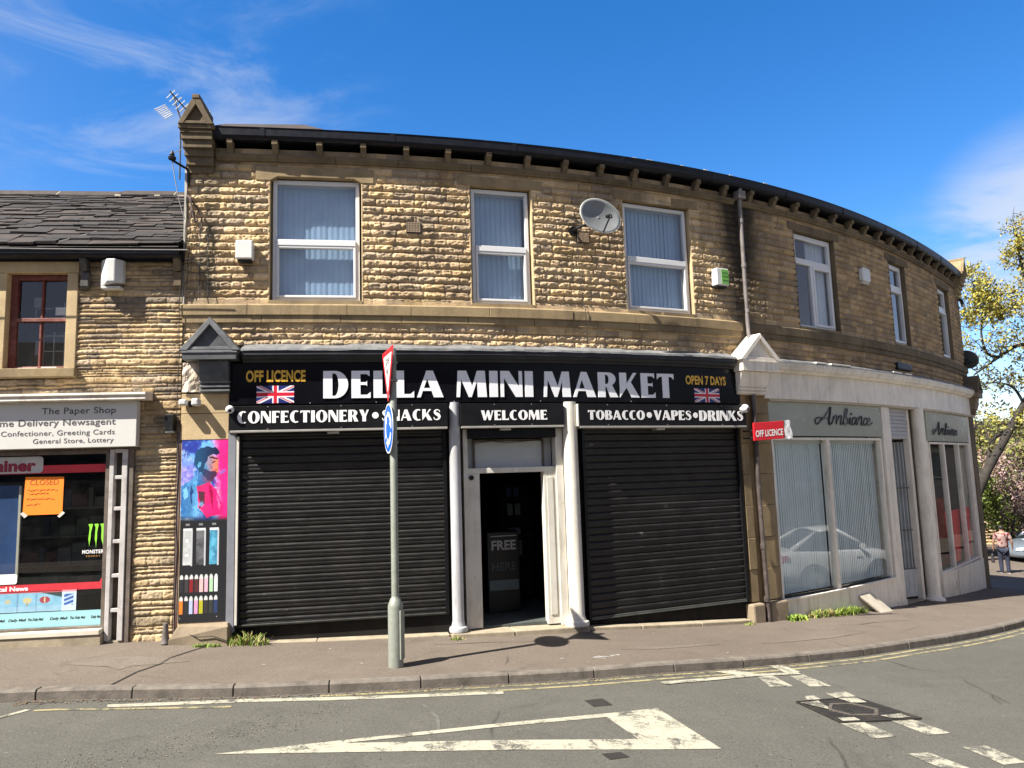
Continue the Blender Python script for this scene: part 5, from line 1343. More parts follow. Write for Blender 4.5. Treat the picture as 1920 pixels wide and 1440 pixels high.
# right hand window
shop_window((11.06, 14.66), -.15, 2.74, -.03, [12.12, 13.44], 0, M_glass_clear)
mb = MB(); mb.box(10.98, 14.90, -.07, .05, 0, 0, zs=(-.95, -.14, -1.2, -.20), step=.25); build(mb, 'stall_riser', M_white_paint, terr)
mb = MB(); mb.box(12.10, 12.115, .0505, .054, -.9, -.19); build(mb, 'riser_joint', M_black, terr)
room(11.0, 14.8, -.6, 2.86, -.16, -3.2, pmat('grey_shop_interior', (.11, .112, .115), .9, var=.1))
mb = MB(chord(14.62, 14.92)); mb.box(14.64, 14.90, -.2, .035, -1.2, 3.43, step=0); build(mb, 'white_post', M_white_paint, terr, bevel=.006)
mb = MB(chord(14.88, 15.52)); 
for i in range(len(zs_) - 1): mb.box(14.905, 15.50, -.3, .06, (-1.3 if i == 0 else zs_[i] + .006), zs_[i + 1], step=0)
build(mb, 'stone_pier', M_ashlar_dark, terr, bevel=.006)
hood('gabled_hood', 15.15, .40, 4.50, 4.10, 3.93, (14.9, 15.4), 0, (M_plinth, M_ashlar_dark), con_z=3.48)
t = glass_sign(10.95, 14.9, 2.76, 3.428, 0, 0, 'pale green glass fascia with dark script over the window with red cloth')
script_word(t, 11.25, 13.5, 2.90, 3.20, .045, False)
# what stands in that window
fw = chord(11.06, 14.66)
t = thing('red_display', fw([(13.0, -.6, -.15)])[0], 'bright red fabric panels draped on a stand in the right shop window', 'display')
mb = MB(fw)
for a, b, w0, w1 in ((12.15, 12.35, 1.35, 1.0), (13.85, 13.95, .62, .5)):
    V = []
    for i in range(9):
        u = i / 8; V += [(a + (a + w0 - a) * u, -.10 + .025 * math.sin(u * 14), 1.12), (b + w1 * u, -.10 + .03 * math.sin(u * 11 + 1), -.08)]
    mb.add(V, [(2 * i, 2 * i + 2, 2 * i + 3, 2 * i + 1) for i in range(8)])
build(mb, 'red_cloth', M_red_fabric, t, recalc=False)
mb = MB(fw); mb.box(12.3, 14.1, -.75, -.30, -.15, -.05, step=0); build(mb, 'base', M_red_fabric, t, bevel=.01)
t = thing('pale_ornament', fw([(13.75, -.9, .2)])[0], 'tall pale slender ornament standing behind the red cloth in the shop window', 'ornament')
mb = MB(); c = fw([(13.75, -.8, 1.0)])[0]; mb.lathe(c, [(.14, 0), (.10, .1), (.06, .2), (.075, .5), (.09, .8), (.10, .95), (.05, 1.0), (.07, 1.05), (.02, 1.15)], 16); build(mb, 'body', M_cream_paint, t, auto=40)
mb = MB(); c2 = fw([(13.75, -.8, -.15)])[0]; mb.lathe(c2, [(.2, 0), (.18, .05), (.12, .1), (.12, 1.05), (.18, 1.1), (.18, 1.14)], 16); build(mb, 'pedestal', M_black, t)

# slab against the stall riser, standing for an unclear pale patch
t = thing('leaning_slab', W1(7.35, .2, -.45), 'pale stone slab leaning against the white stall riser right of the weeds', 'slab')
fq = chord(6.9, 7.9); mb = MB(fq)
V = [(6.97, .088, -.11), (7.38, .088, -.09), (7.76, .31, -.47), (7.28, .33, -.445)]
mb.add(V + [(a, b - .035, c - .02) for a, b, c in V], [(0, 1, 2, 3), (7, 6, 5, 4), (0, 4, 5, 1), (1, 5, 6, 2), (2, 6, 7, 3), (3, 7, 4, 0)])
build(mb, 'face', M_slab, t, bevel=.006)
# red projecting sign in a torn white sleeve
fr = chord(3.9, 4.7)
def leaf(P): # twisted slightly out from the wall
    P = np.asarray(P, float).reshape(-1, 3); return fr(P)
t = thing('projecting_sign', fr([(4.3, .42, 2.72)])[0], 'small red off licence sign on the stone pier, white plastic torn at its right end', 'sign')
A, B = fr([(3.93, .50, 0)])[0], fr([(4.56, .56, 0)])[0]; ax = Vector(B - A); L = ax.length; ax.normalize(); fs = frame3((A[0], A[1], 0), tuple(ax), (ax.y, -ax.x, 0), (0.10 * ax.x, 0.10 * ax.y, 1))
fs = frame3((A[0], A[1], 2.72), tuple(ax + Vector((0, 0, .055))), (ax.y, -ax.x, 0), (.02, .0, 1))
mb = MB(fs); mb.box(0, L, -.03, 0, 0, .29, step=0); build(mb, 'panel', M_sign_red, t, bevel=.004)
mb = MB(fs); put_text(mb, font_mesh('OFF LICENCE', .03), .03, L - .03, .055, .165, .003); build(mb, 'lettering', M_sign_white, t, recalc=False)
mb = MB(fs); V = []
for i in range(7):
    for j in range(7):
        u, v = i / 6, j / 6; V.append((L + .004 + u * (.11 + .06 * (1 - v)), .012 * math.sin(v * 9 + u * 5) + .01, -.01 + .305 * v + .01 * math.sin(i * 2.)))
mb.add(V, [(7 * i + j, 7 * i + 7 + j, 7 * i + 8 + j, 7 * i + j + 1) for i in range(6) for j in range(6)]); build(mb, 'torn_plastic', M_white_vinyl, t, smooth=True, recalc=False)
mb = MB(fr); mb.tube(fr([(4.15, .05, 2.9), (4.2, .50, 2.9)]), .012, 8); mb.tube(fr([(4.15, .05, 2.78), (4.2, .50, 2.78)]), .012, 8); build(mb, 'bracket', M_black, t)

# ------------------------------------------------------------------ alarm boxes, dishes, aerial
def alarm(s0, s1, z0, z1, d, mat, label, style='plain', extra=None):
    f = chord(s0 - .3, s1 + .3); sc = (s0 + s1) / 2; t = thing('alarm_box', f([(sc, 0, z0)])[0], label, 'alarm box', 'alarm boxes on the stone walls')
    mb = MB(f); w = s1 - s0; h = z1 - z0
    if style == 'hex': pts = [(s0 + .0 * w, z0 + .18 * h), (s0 + .3 * w, z0), (s1 - .3 * w, z0), (s1, z0 + .18 * h), (s1 - .02 * w, z1), (s0 + .02 * w, z1)]
    elif style == 'round': pts = [(s0, z0 + .1 * h), (s0 + .2 * w, z0), (s1 - .2 * w, z0), (s1, z0 + .1 * h), (s1, z1 - .1 * h), (s1 - .2 * w, z1), (s0 + .2 * w, z1), (s0, z1 - .1 * h)]
    else: pts = [(s0, z0), (s1, z0), (s1, z1), (s0, z1)]
    if style == 'hex':      # deep housing, front bowed like a bay
        V = [(s0, .0, z0), (s0, .10, z0), (s0 + .38 * w, d, z0 + .02), (s1 - .25 * w, d, z0 + .02), (s1, .10, z0 + .06), (s1, 0, z0 + .06)]
        V += [(a, b, z1 - (.0 if i in (0, 5) else .02)) for i, (a, b, c) in enumerate(V)]
        mb.add(V, [(5, 4, 3, 2, 1, 0), (6, 7, 8, 9, 10, 11)] + [(i, (i + 1) % 6, (i + 1) % 6 + 6, i + 6) for i in range(6)])
    else: mb.prism(pts, 0.0, d)
    build(mb, 'cover', mat, t, bevel=.014)
    mb = MB(f); mb.box(s0 + .02, s1 - .02, .0, d * .7, z0 - .035, z0 - .002, step=0); build(mb, 'base', M_plastic_dirty if style != 'sq' else M_black, t, bevel=.004)
    if extra: extra(f, t)
    return t
alarm(-3.915, -3.685, 5.42, 5.69, .15, M_plastic, 'plain white alarm box left of the wide upstairs window', 'sq')
def gr(f, t):
    mb = MB(f); mb.box(3.82, 3.975, .1402, .144, 5.40, 5.65, step=0); build(mb, 'green_label', M_green, t)
    mb = MB(f)
    for z in (5.46, 5.53, 5.59): mb.box(3.83, 3.965, .1445, .147, z, z + .010, step=0)
    build(mb, 'label_line', pmat('dark_green_print', (.05, .18, .03), .5), t)
alarm(3.72, 3.985, 5.375, 5.67, .14, M_plastic, 'white alarm box with a bright green face beside the downpipe', 'sq', gr)
alarm(8.16, 8.50, 5.99, 6.28, .09, M_plastic, 'white rounded alarm box on the shaded wall over the white shop', 'round')
alarm(-5.70, -5.41, 5.03, 5.42, .20, M_plastic_dirty, 'large weathered faceted alarm box right of the red framed window', 'hex')
def dish(s, z, rx, rz, d, nrm, label, mat=M_dish, arm=True):
    c = W1(s, d, z); th = float(th_at(s)); n = Vector((math.sin(th), -math.cos(th), 0)); tt = Vector((math.cos(th), math.sin(th), 0)); up = Vector((0, 0, 1))
    a = (n * nrm[0] + tt * nrm[1] + up * nrm[2]).normalized(); u = up.cross(a).normalized(); v = a.cross(u)
    t = thing('satellite_dish', c, label, 'satellite dish')
    mb = MB(ident); V = []; nr_, na = 8, 36
    for k in range(nr_ + 1):
        r = k / nr_
        for j in range(na):
            q = 2 * math.pi * j / na; p = c + u * (rx * r * math.cos(q)) + v * (rz * r * math.sin(q)) + a * (.075 * r * r); V.append(tuple(p))
    F_ = [(na * k + j, na * k + (j + 1) % na, na * k + na + (j + 1) % na, na * k + na + j) for k in range(nr_) for j in range(na)]
    mb.add(V, F_); o = build(mb, 'reflector', mat, t, smooth=True, recalc=False)
    so = o.modifiers.new('thick', 'SOLIDIFY'); so.thickness = .008
    mb = MB(); rim = [c + u * (rx * math.cos(q)) + v * (rz * math.sin(q)) + a * .075 for q in np.linspace(0, 2 * math.pi, 49)]; mb.tube(rim, .008, 6, caps=False); build(mb, 'rim', pmat('pale_dish_rim', (.50, .50, .47), .5), t)
    mb = MB(); p0 = c - v * rz * .98 + a * .07; p1 = c + a * .33 - v * rz * .45; mb.tube([p0, p1], .012, 8); mb.tube([p1 - a * .02, p1 - a * .10 + v * .03], [.026, .030], 12); mb.tube([p1, p1 - v * .05], .02, 10); build(mb, 'feed_arm', M_black, t)
    mb = MB(); w0 = c - a * .06; wl = W1(s - .25, .03, z - .10); mb.tube([c, w0], .045, 10); mb.tube([w0, wl + n * .12, wl], .021, 10); mb.tube([wl, wl - n * .03], .075, 12); build(mb, 'wall_mount', M_black, t)
    return t
dish(1.33, 6.17, .36, .29, .40, (.93, .10, .18), 'grey oval satellite dish on the wall between two upstairs windows')
mb = MB(); q = [(1.12, .10, 6.02), (1.13, .055, 5.7), (1.155, .05, 5.2), (1.19, .055, 4.9), (1.205, .08, 4.81), (1.21, .075, 4.66), (1.215, .05, 4.5), (1.22, .05, 4.24)]; mb.tube(W(q), .006, 5)
build(mb, 'dish_cable', M_cable, None, 'thin black cable running down from the grey dish to the fascia', 'cable')
# ------------------------------------------------------------------ paper shop next door
news = thing('rubble_stone_shop', W1(-6.5, 0, .28), 'low old rubble stone paper shop with dark slate roof, left of the curved building', 'building')
S = lin([-9.6, -8.2, -6.95, -6.17, -5.22, S_L + .0], 0.0135); Z = lin([-.1, .30, 2.2, 3.47, 3.80, 3.92, 5.245, 5.60], 0.0125)
cs = [-.1]
rg = np.random.default_rng(21)
while cs[-1] < 5.6: cs.append(cs[-1] + rg.choice([.035, .048, .06, .075, .10, .13], p=[.12, .22, .25, .2, .14, .07]))
PAL2 = [(.43, .315, .175), (.39, .285, .165), (.32, .245, .155), (.47, .35, .205), (.26, .205, .145), (.41, .295, .16), (.34, .265, .18), (.19, .155, .115)]
NWIN = (-6.95, -6.17, 3.92, 5.245)
def hole2(Sg, Zg):
    dx = np.maximum(np.maximum(NWIN[0] - Sg, Sg - NWIN[1]), 0); dz = np.maximum(np.maximum(NWIN[2] - Zg, Zg - NWIN[3]), 0)
    return np.minimum(np.hypot(dx, dz), np.where(Zg < 3.5, np.abs(Sg + 5.22), 9))
def stain2(Sg, Zg, C):
    n = N1.fbm(Sg * 1.1, Zg * .9, 5); n2 = N2.fbm(Sg * 3, Zg * 1.5, 5)
    k = sstep(.50, .68, n2) * .45 + sstep(.5, .7, n) * .25 + sstep(5.0, 5.5, Zg) * .3
    k = np.clip(k + np.exp(-((Sg + 4.70) / .06) ** 2) * .5, 0, .8)[..., None]
    pale = (sstep(-5.3, -5.1, Sg) * sstep(3.4, 3.0, Zg) * .30)[..., None]
    C = C * (1 - k) + C * np.array((.45, .42, .42)) * k
    return C * (1 - pale) + np.array((.50, .39, .22)) * pale
Pn, Cn, Hn = stone_wall(S, Z, cs, 31, .10, .55, .018, .022, PAL2, W, hole2, .016, .007, stain2, .012, off=.018)
sm = 0.5 * (S[:-1] + S[1:]); zm = 0.5 * (Z[:-1] + Z[1:])
mask = ~(((sm > NWIN[0]) & (sm < NWIN[1]))[:, None] & ((zm > NWIN[2]) & (zm < NWIN[3]))[None, :])
mask &= ~((sm < -5.22)[:, None] & (zm < 3.47)[None, :])
mb = MB(); mb.grid(S, Z, Pn, mask); build(mb, 'wall', M_rubble, news, colors=Cn.reshape(-1, 3), recalc=False, smooth=True)
mb = MB(); mb.add([(S_L - .01, -.05, -.1), (S_L - .01, -6, -.1), (S_L - .01, -6, 5.6), (S_L - .01, -.05, 5.6), (-9.6, -6, -.1), (-9.6, -6, 5.6), (-9.6, 0, -.1), (-9.6, 0, 5.6)], [(0, 1, 2, 3), (1, 4, 5, 2), (4, 6, 7, 5)]); build(mb, 'back_wall', M_ashlar_dark, news, recalc=False)
# window with stone surround and red sashes
mb = MB()
mb.box(-6.17, -6.03, -.22, .022, 3.92, 5.245); mb.box(-7.10, -6.95, -.22, .022, 3.92, 5.245)
mb.box(-8.3, -6.02, -.22, .026, 5.25, 5.42)
build(mb, 'window_surround', M_ashlar_pale, news, bevel=.006)
mb = MB(); mb.box(-8.3, -6.0, -.22, .085, 3.79, 3.918); build(mb, 'window_sill', M_ashlar, news, bevel=.012)
mb = MB(); a, b, c, e = -6.95, -6.17, 3.92, 5.245; D0, D1 = -.17, -.09
for x0, x1, z0, z1, dd in ((a, a + .085, c, e, 0), (b - .04, b, c, e, 0), (a + .085, b - .04, e - .07, e, 0), (a + .085, b - .04, c, c + .045, 0), (a + .085, b - .04, 4.585, 4.635, .015), (-6.562, -6.535, c + .045, 4.585, -.005), (-6.562, -6.535, 4.635, e - .07, -.02)):
    mb.box(x0, x1, D0, D1 + dd, z0, z1)
rw = build(mb, 'window', M_red_frame, news, bevel=.005)
for x0, x1, z0, z1, dd in ((a + .085, -6.562, 3.965, 4.585, -.125), (-6.535, b - .04, 3.965, 4.585, -.125), (a + .085, -6.562, 4.635, 5.175, -.145), (-6.535, b - .04, 4.635, 5.175, -.145)):
    mb = MB(); mb.add([(x0, dd, z0), (x1, dd, z0), (x1, dd, z1), (x0, dd, z1)], [(0, 1, 2, 3)]); build(mb, 'pane', M_glass_dark, rw, recalc=False)
mb = MB(); mb.box(-6.39, -6.215, -.160, -.152, 4.69, 4.80); build(mb, 'window_sticker', M_sticker, rw)
mb = MB(); mb.box(-6.80, -6.55, -.1, -.06, 3.921, 3.945); mb.box(-6.50, -6.30, -.1, -.055, 3.921, 3.95); build(mb, 'flaked_paint', M_flake, rw, bevel=.008)
room(-8.2, -5.5, 3.6, 5.3, -.23, -3.5, M_dark, news)
# a gridded inner sash and clutter seen through the old panes
mb = MB()
for x in (-6.66, -6.52, -6.38, -6.25): mb.box(x, x + .012, -.42, -.40, 4.0, 4.50)
for z in (4.0, 4.22, 4.44): mb.box(-6.66, -6.24, -.42, -.40, z, z + .012)
for x in (-6.79, -6.68, -6.41): mb.box(x, x + .012, -.44, -.43, 4.68, 4.93)
mb.box(-6.79, -6.57, -.44, -.43, 4.84, 4.855)
build(mb, 'inner_grille', pmat('grey_inner_bars', (.42, .43, .42), .6), news)
mb = MB(); mb.box(-6.80, -6.69, -.5, -.40, 4.86, 5.0); mb.box(-6.77, -6.70, -.5, -.42, 4.18, 4.38); build(mb, 'window_clutter', pmat('pale_clutter', (.36, .37, .42), .6, var=.2), news)
# gutter, brackets, eaves
mb = MB(); mb.profile([(.02, 5.42), (.16, 5.42), (.20, 5.44), (.22, 5.47), (.225, 5.535), (.205, 5.535), (.2, 5.46), (.02, 5.46)], -9.6, -4.645, step=.5)
mb.profile([(.0, 5.40), (.05, 5.40), (.05, 5.56), (.0, 5.56)], -9.6, -4.645, step=.5); build(mb, 'gutter', M_gutter, news)
for s in (-5.925, -4.70, -8.0):
    mb = MB(); mb.profile([(.0, 5.01), (.055, 5.01), (.075, 5.05), (.08, 5.24), (.0, 5.26)], s - .05, s + .05, step=1); mb.profile([(.0, 5.26), (.10, 5.25), (.16, 5.38), (.16, 5.42), (.0, 5.42)], s - .04, s + .04, step=1); build(mb, 'gutter_bracket', M_ashlar_dark if s > -5 else pmat('sooty_bracket', (.05, .045, .042), .7, var=.4, scale=14, grime=(.25, .24, .23), gamt=.5, gscale=9), news, bevel=.006)
# stone slate roof: every slate its own slab, laid in diminishing courses
mb = MB(); EZ, ED = 5.565, .23; RZ, RD = 7.36, -2.60
L = math.hypot(RZ - EZ, ED - RD); us, uz = (RD - ED) / L, (RZ - EZ) / L
t_ = 0.0; row = 0
while t_ < L - .05:
    ex = .165 - .06 * t_ / L; s = -9.6 + .3 * RNG.random()
    while s < -4.66:
        w = .20 + .50 * RNG.random() ** 1.5; e = min(s + w, -4.655)
        th0 = .020 + .030 * RNG.random() ** 2; j = RNG.normal(0, .016); lift = .014 + .016 * RNG.random(); dz = RNG.normal(0, .005)
        a0, a1 = t_ + j, t_ + ex * 1.7
        def q(a, h): return (ED + us * a + uz * h * 0 + (uz) * h * .0 + 0, EZ + uz * a + h)
        V = []
        for ss in (s + .004, e - .004):
            tw = RNG.normal(0, .005)
            for a, h in ((a0, lift + th0 + dz + tw), (a0 + .012, lift + th0 * .2), (a1, .002), (a1, th0 + .002)):
                d_, z_ = q(a, h); V.append((ss, d_, z_))
        mb.add(V, [(0, 1, 2, 3), (7, 6, 5, 4), (0, 4, 5, 1), (1, 5, 6, 2), (2, 6, 7, 3), (3, 7, 4, 0)], int(RNG.random() < .35)); s = e
    t_ += ex; row += 1
mb.add([(-9.6, ED + .02, EZ - .02), (-4.65, ED + .02, EZ - .02), (-4.65, RD, RZ - .02), (-9.6, RD, RZ - .02)], [(0, 1, 2, 3)])
mb.add([(-9.6, RD, RZ - .02), (-4.65, RD, RZ - .02), (-4.65, -6, 5.4), (-9.6, -6, 5.4)], [(0, 1, 2, 3)])
build(mb, 'roof', [M_slate, M_slate_b], news, recalc=True)
mb = MB(); s = -9.6
while s < -4.7:
    e = min(s + .85 + .2 * RNG.random(), -4.655); z = RZ + .015 + RNG.normal(0, .008)
    mb.profile([(RD + .16, z - .085), (RD + .17, z - .055), (RD + .03, z + .065), (RD - .03, z + .065), (RD - .17, z - .06), (RD - .16, z - .09)], s, e - .02, 0, 2); mb.profile([(RD + .15, z - .08), (RD + .16, z - .05), (RD + .03, z + .055), (RD - .03, z + .055), (RD - .16, z - .06)], e - .019, e - .001, 1, 2); s = e
for x in (-6.6, -5.95, -5.55, -5.0): mb.box(x, x + .10, RD + .12, RD + .20, RZ - .09, RZ - .045, 1)
build(mb, 'ridge_stones', [M_slate_b, pmat('ridge_mortar', (.42, .36, .28), .9, var=.2)], news, bevel=.006)
mb = MB(); mb.add([(-5.25, .16, 5.60), (-4.80, .15, 5.585), (-4.66, .23, 5.50), (-4.9, .235, 5.545), (-5.3, .235, 5.555)], [(0, 1, 2, 3, 4)]); build(mb, 'lead_scrap', M_lead, news, recalc=False)
# shop front: ledge, window, jamb ladder, sill
mb = MB(); mb.profile([(-.02, 3.455), (.24, 3.44), (.26, 3.455), (.25, 3.50), (.275, 3.515), (.27, 3.545), (-.02, 3.575)], -9.6, -5.01, step=.5); build(mb, 'shop_ledge', M_flake, news, bevel=.004)
mb = MB(); mb.box(-9.6, -5.16, -.1, .02, 2.78, 3.45); build(mb, 'fascia_backing', M_brown_wood, news)
mb = MB(); mb.box(-9.6, -5.54, -.08, .03, 2.75, 2.80); mb.box(-5.58, -5.53, -.08, .03, .40, 2.75); mb.box(-9.6, -5.58, -.08, .025, .475, .505)
sw_ = build(mb, 'shop_window', M_brown_wood, news, bevel=.004)
mb = MB(); mb.add([(-9.6, -.03, .5), (-5.58, -.03, .5), (-5.58, -.03, 2.75), (-9.6, -.03, 2.75)], [(0, 1, 2, 3)]); build(mb, 'pane', M_glass_dark, sw_, recalc=False)
mb = MB()
for x0, x1 in ((-5.525, -5.468), (-5.365, -5.295)): mb.box(x0, x1, -.06, .045, .30, 2.80)
for z in (2.755, 2.40, 1.985, 1.555, 1.11, .665): mb.box(-5.468, -5.365, -.05, .035, z, z + .05)
build(mb, 'jamb_ladder', M_trellis, news, bevel=.006)
mb = MB(); mb.box(-5.293, -5.222, -.1, .03, .27, 2.82); mb.box(-5.55, -5.2, -.14, -.09, .2, 3.45); build(mb, 'jamb_board', M_brown_wood, news, bevel=.005)
mb = MB(); mb.box(-9.6, -5.545, -.1, .135, .405, .472); build(mb, 'window_sill', M_cream_paint, news, bevel=.008)
mb = MB(); mb.box(-9.6, -5.53, -.1, .12, -.2, .404); mb.box(-5.53, -5.22, -.2, .02, -.2, .30); build(mb, 'base_wall', M_concrete, news, bevel=.01)
room(-9.5, -5.3, .3, 2.8, -.15, -4.5, pmat('dim_shop_interior', (.030, .036, .036), .9, var=.4, scale=2), news)
# dim stock on shelves behind the glass
def shelf():
    t = thing('shop_shelving', W1(-6.3, -.9, .5), 'dim shelving of stock behind the paper shop window', 'shelf')
    mb = MB()
    for z in (.8, 1.2, 1.6, 2.0): mb.box(-7.4, -5.65, -1.3, -.8, z, z + .03)
    build(mb, 'shelves', M_brown_wood, t)
    mb = MB(); cols = [pmat('dim_stock_%d' % i, c, .6) for i, c in enumerate([(.05, .06, .06), (.12, .03, .03), (.03, .05, .08), (.12, .12, .11), (.05, .08, .05)])]
    for z in (.83, 1.23, 1.63, 2.03):
        s = -7.35
        while s < -5.75:
            w = .08 + .18 * RNG.random(); mb.box(s, s + w - .02, -1.2, -.85, z, z + .1 + .2 * RNG.random(), int(RNG.integers(0, 5))); s += w
    build(mb, 'stock', cols, t)
shelf()
def vin(name, mat, polys, d, label=None, cat=None, par=None):
    mb = MB()
    for p in polys: mb.flat(p, d)
    return build(mb, name, mat, par, label, cat, recalc=False)
def rect(a, b, c, e): return [(a, c), (b, c), (b, e), (a, e)]
gv = thing('window_vinyls', W1(-6.2, -.02, .5), 'red, teal and green vinyl graphics stuck across the paper shop window', 'window graphics')
vin('red_bands', M_redvinyl, [rect(-9, -5.585, 2.505, 2.612), rect(-9, -5.585, .972, 1.062), [(-5.60, 1.062), (-5.585, 1.062), (-5.585, 1.45), (-5.597, 1.45), (-5.60, 1.12), (-5.63, 1.062)]], -.026, par=gv)
vin('teal_panel', M_teal, [rect(-9, -5.585, .508, .702)], -.024, par=gv)
mb = MB()
for i, (x, w) in enumerate([(-7.02, .24), (-6.74, .22), (-6.50, .19), (-6.23, .22), (-5.98, .19), (-5.72, .13)]):
    put_line(mb, font_mesh('The Daily Mail' if i % 2 == 0 and i < 5 else 'Daily Mail', .02, .25), x, x + w, .598, .034, -.0225)
build(mb, 'script_print', M_sign_blackp, gv, recalc=False)
mb = MB(); put_line(mb, font_mesh('Local News', .035), -6.98, -6.515, .988, .055, -.0245); build(mb, 'band_lettering', M_white_vinyl, gv, recalc=False)
def news_tiles(u, v):
    C = np.zeros(u.shape + (3,)); C[:] = (.22, .44, .58)
    C += ((N1.fbm(u * 20, v * 4, 4) - .5) * .16)[..., None]
    for e in (.10, .32, .51, .70): C[np.abs(u - e) < .008] = (.16, .30, .45)
    C[(v > .72)] = C[(v > .72)] * .85 + .1
    def blob(cu, cv, ru, rv, c): C[((u - cu) / ru) ** 2 + ((v - cv) / rv) ** 2 < 1] = c
    for k in np.linspace(0, 1, 30): blob(.02 + .16 * k, .55 - .28 * k ** 2, .012, .05, (.03, .07, .22))
    blob(.41, .45, .03, .12, (.42, .42, .30)); blob(.61, .42, .045, .15, (.50, .46, .26)); blob(.61, .62, .008, .1, (.3, .26, .14)); blob(.79, .42, .055, .17, (.32, .07, .09)); blob(.79, .42, .006, .17, (.7, .55, .3))
    C[(u > .72) & (v < (u - .72) * 1.2 + .02)] = (.05, .07, .07)
    C[v < .06] = (.5, .12, .14)
    return np.clip(C, 0, 1)
panel('news_pictures', -7.25, -6.05, .712, .965, -.0235, news_tiles, 150, 50, M_print, parent=gv)
def framed(u, v):
    C = np.zeros(u.shape + (3,)); C[:] = (.50, .62, .68)
    m = (np.abs(u - .48) < .33) & (np.abs(v - .45) < .27) & (((v * 5 + u * 1.2) % 1.0) > .35); C[m] = (.05, .12, .38); C[v < .08] = (.6, .3, .34)
    return C
panel('framed_picture', -6.09, -5.91, .708, .975, -.021, framed, 30, 40, M_print, parent=gv)
# clawed green emblem and the words under it
cl = []
for cx, lean in ((-5.765, -.01), (-5.69, .0), (-5.615, .012)):
    top, bot = 1.815, 1.50 + (.02 if cx < -5.7 else .035 if cx > -5.65 else 0)
    Lp = [(cx - .030, top), (cx - .012, 1.77), (cx - .014 + lean * .3, 1.70), (cx - .018 + lean * .6, 1.62), (cx - .004 + lean, 1.56), (cx + lean, bot)]
    Rp = [(cx + .004 + lean, 1.57), (cx + .010 + lean * .6, 1.64), (cx + .008 + lean * .4, 1.70), (cx + .016, 1.76), (cx + .026, 1.80), (cx + .020, top + .005)]
    cl.append(Lp + Rp)
vin('green_claw_emblem', M_monster, cl, -.025, par=gv)
mb = MB(); put_line(mb, font_mesh('MONSTER', .03, 0, 1.1), -5.86, -5.588, 1.432, .048, -.025); build(mb, 'emblem_lettering', M_white_vinyl, gv, recalc=False)
mb = MB(); put_line(mb, font_mesh('ENERGY', .01, 0, 1.4), -5.81, -5.63, 1.388, .020, -.025); build(mb, 'emblem_lettering', pmat('orange_print', (.45, .22, .06), .5), gv, recalc=False)
def rrect(a, b, c, e, r): return ell(b - r, e - r, r, r, 0, 90, 5) + ell(a + r, e - r, r, r, 90, 180, 5) + ell(a + r, c + r, r, r, 180, 270, 5) + ell(b - r, c + r, r, r, 270, 360, 5)
t = thing('newspaper_board', W1(-6.9, -.02, 2.51), 'grey white rounded board with dark red lettering in the paper shop window', 'sign')
vin('board', pmat('grey_white_board', (.50, .48, .46), .5), [rrect(-8.2, -6.395, 2.515, 2.735, .05)], -.0205, par=t)
mb = MB(); put_line(mb, font_mesh('Examiner', .045), -7.42, -6.485, 2.548, .150, -.0185); build(mb, 'lettering', pmat('dark_red_print', (.25, .012, .035), .5), t, recalc=False)
t = thing('orange_notice', W1(-6.38, -.02, 1.96), 'bright orange handwritten paper notice taped inside the paper shop window', 'notice')
vin('sheet', M_orange, [[(-6.628, 1.962), (-6.13, 1.962), (-6.125, 2.455), (-6.61, 2.465)]], -.021, par=t)
mb = MB(); put_line(mb, font_mesh('CLOSED', .0, .1), -6.55, -6.19, 2.355, .075, -.0195)
for z, a, b in ((2.285, -6.58, -6.20), (2.24, -6.56, -6.30), (2.17, -6.58, -6.22), (2.10, -6.58, -6.40)):
    x = a; P_ = []
    while x < b: P_.append((x, -.0193, z + .012 * (RNG.random() - .5) * 2)); x += .014
    mb.tube(W(P_), .0028, 4)
build(mb, 'handwriting', pmat('red_brown_ink', (.28, .05, .01), .6), t, recalc=False)
vin('tape', M_tape, [[(-6.66, 1.985), (-6.62, 2.005), (-6.56, 1.955), (-6.60, 1.925)], [(-6.19, 1.935), (-6.16, 1.915), (-6.095, 1.975), (-6.125, 2.0)]], -.0185, par=t)
mb = MB(); mb.flat(rect(-9, -6.735, 1.14, 2.36), -.12); tag(build(mb, 'blue_cloth', M_bluecloth, None, recalc=False), 'deep blue cloth hanging inside the paper shop window at the photo edge', 'cloth')
mb = MB(); mb.box(-6.725, -6.695, -.13, -.10, 1.14, 2.35); tag(build(mb, 'pale_batten', M_cream_paint, None), 'thin pale upright batten beside the blue cloth in the window', 'batten')
mb = MB(); mb.flat(rrect(-8, -6.655, 1.075, 1.205, .03), -.0200); tag(build(mb, 'white_card', M_white_vinyl, None, recalc=False), 'white rounded card above the red band in the paper shop window', 'card')
# long white board over the window
t = thing('shop_sign', W1(-6.5, .1, 2.83), 'long white sign board lettered The Paper Shop in grey under flaking ledge', 'sign')
t["label"] = 'long white board with four lines of grey lettering under a flaking ledge'
mb = MB(); mb.box(-9.6, -5.155, .022, .150, 2.828, 3.444, step=0); build(mb, 'board', M_board_white, t, bevel=.006)
mb = MB()
for txt, a, b, z, cap, bo in (('The Paper Shop', -6.36, -5.422, 3.283, .088, .012), ('Home Delivery Newsagent', -7.06, -5.422, 3.129, .088, .012), ('Tobacconist, Confectioner, Greeting Cards', -7.50, -5.43, 3.000, .070, .004), ('General Store, Lottery', -6.453, -5.44, 2.895, .066, .004)):
    mb = MB(); put_line(mb, font_mesh(txt, bo, 0, 1.05), a, b, z, cap, .1525); build(mb, 'grey_lettering', M_text_grey, t, recalc=False)
t = thing('wall_lamp', W1(-4.74, .08, 3.03), 'small black box lamp on the stone pier left of the printed panel', 'lamp')
mb = MB(); mb.box(-4.80, -4.69, .0, .13, 3.03, 3.25, step=0); build(mb, 'housing', M_black, t, bevel=.008)
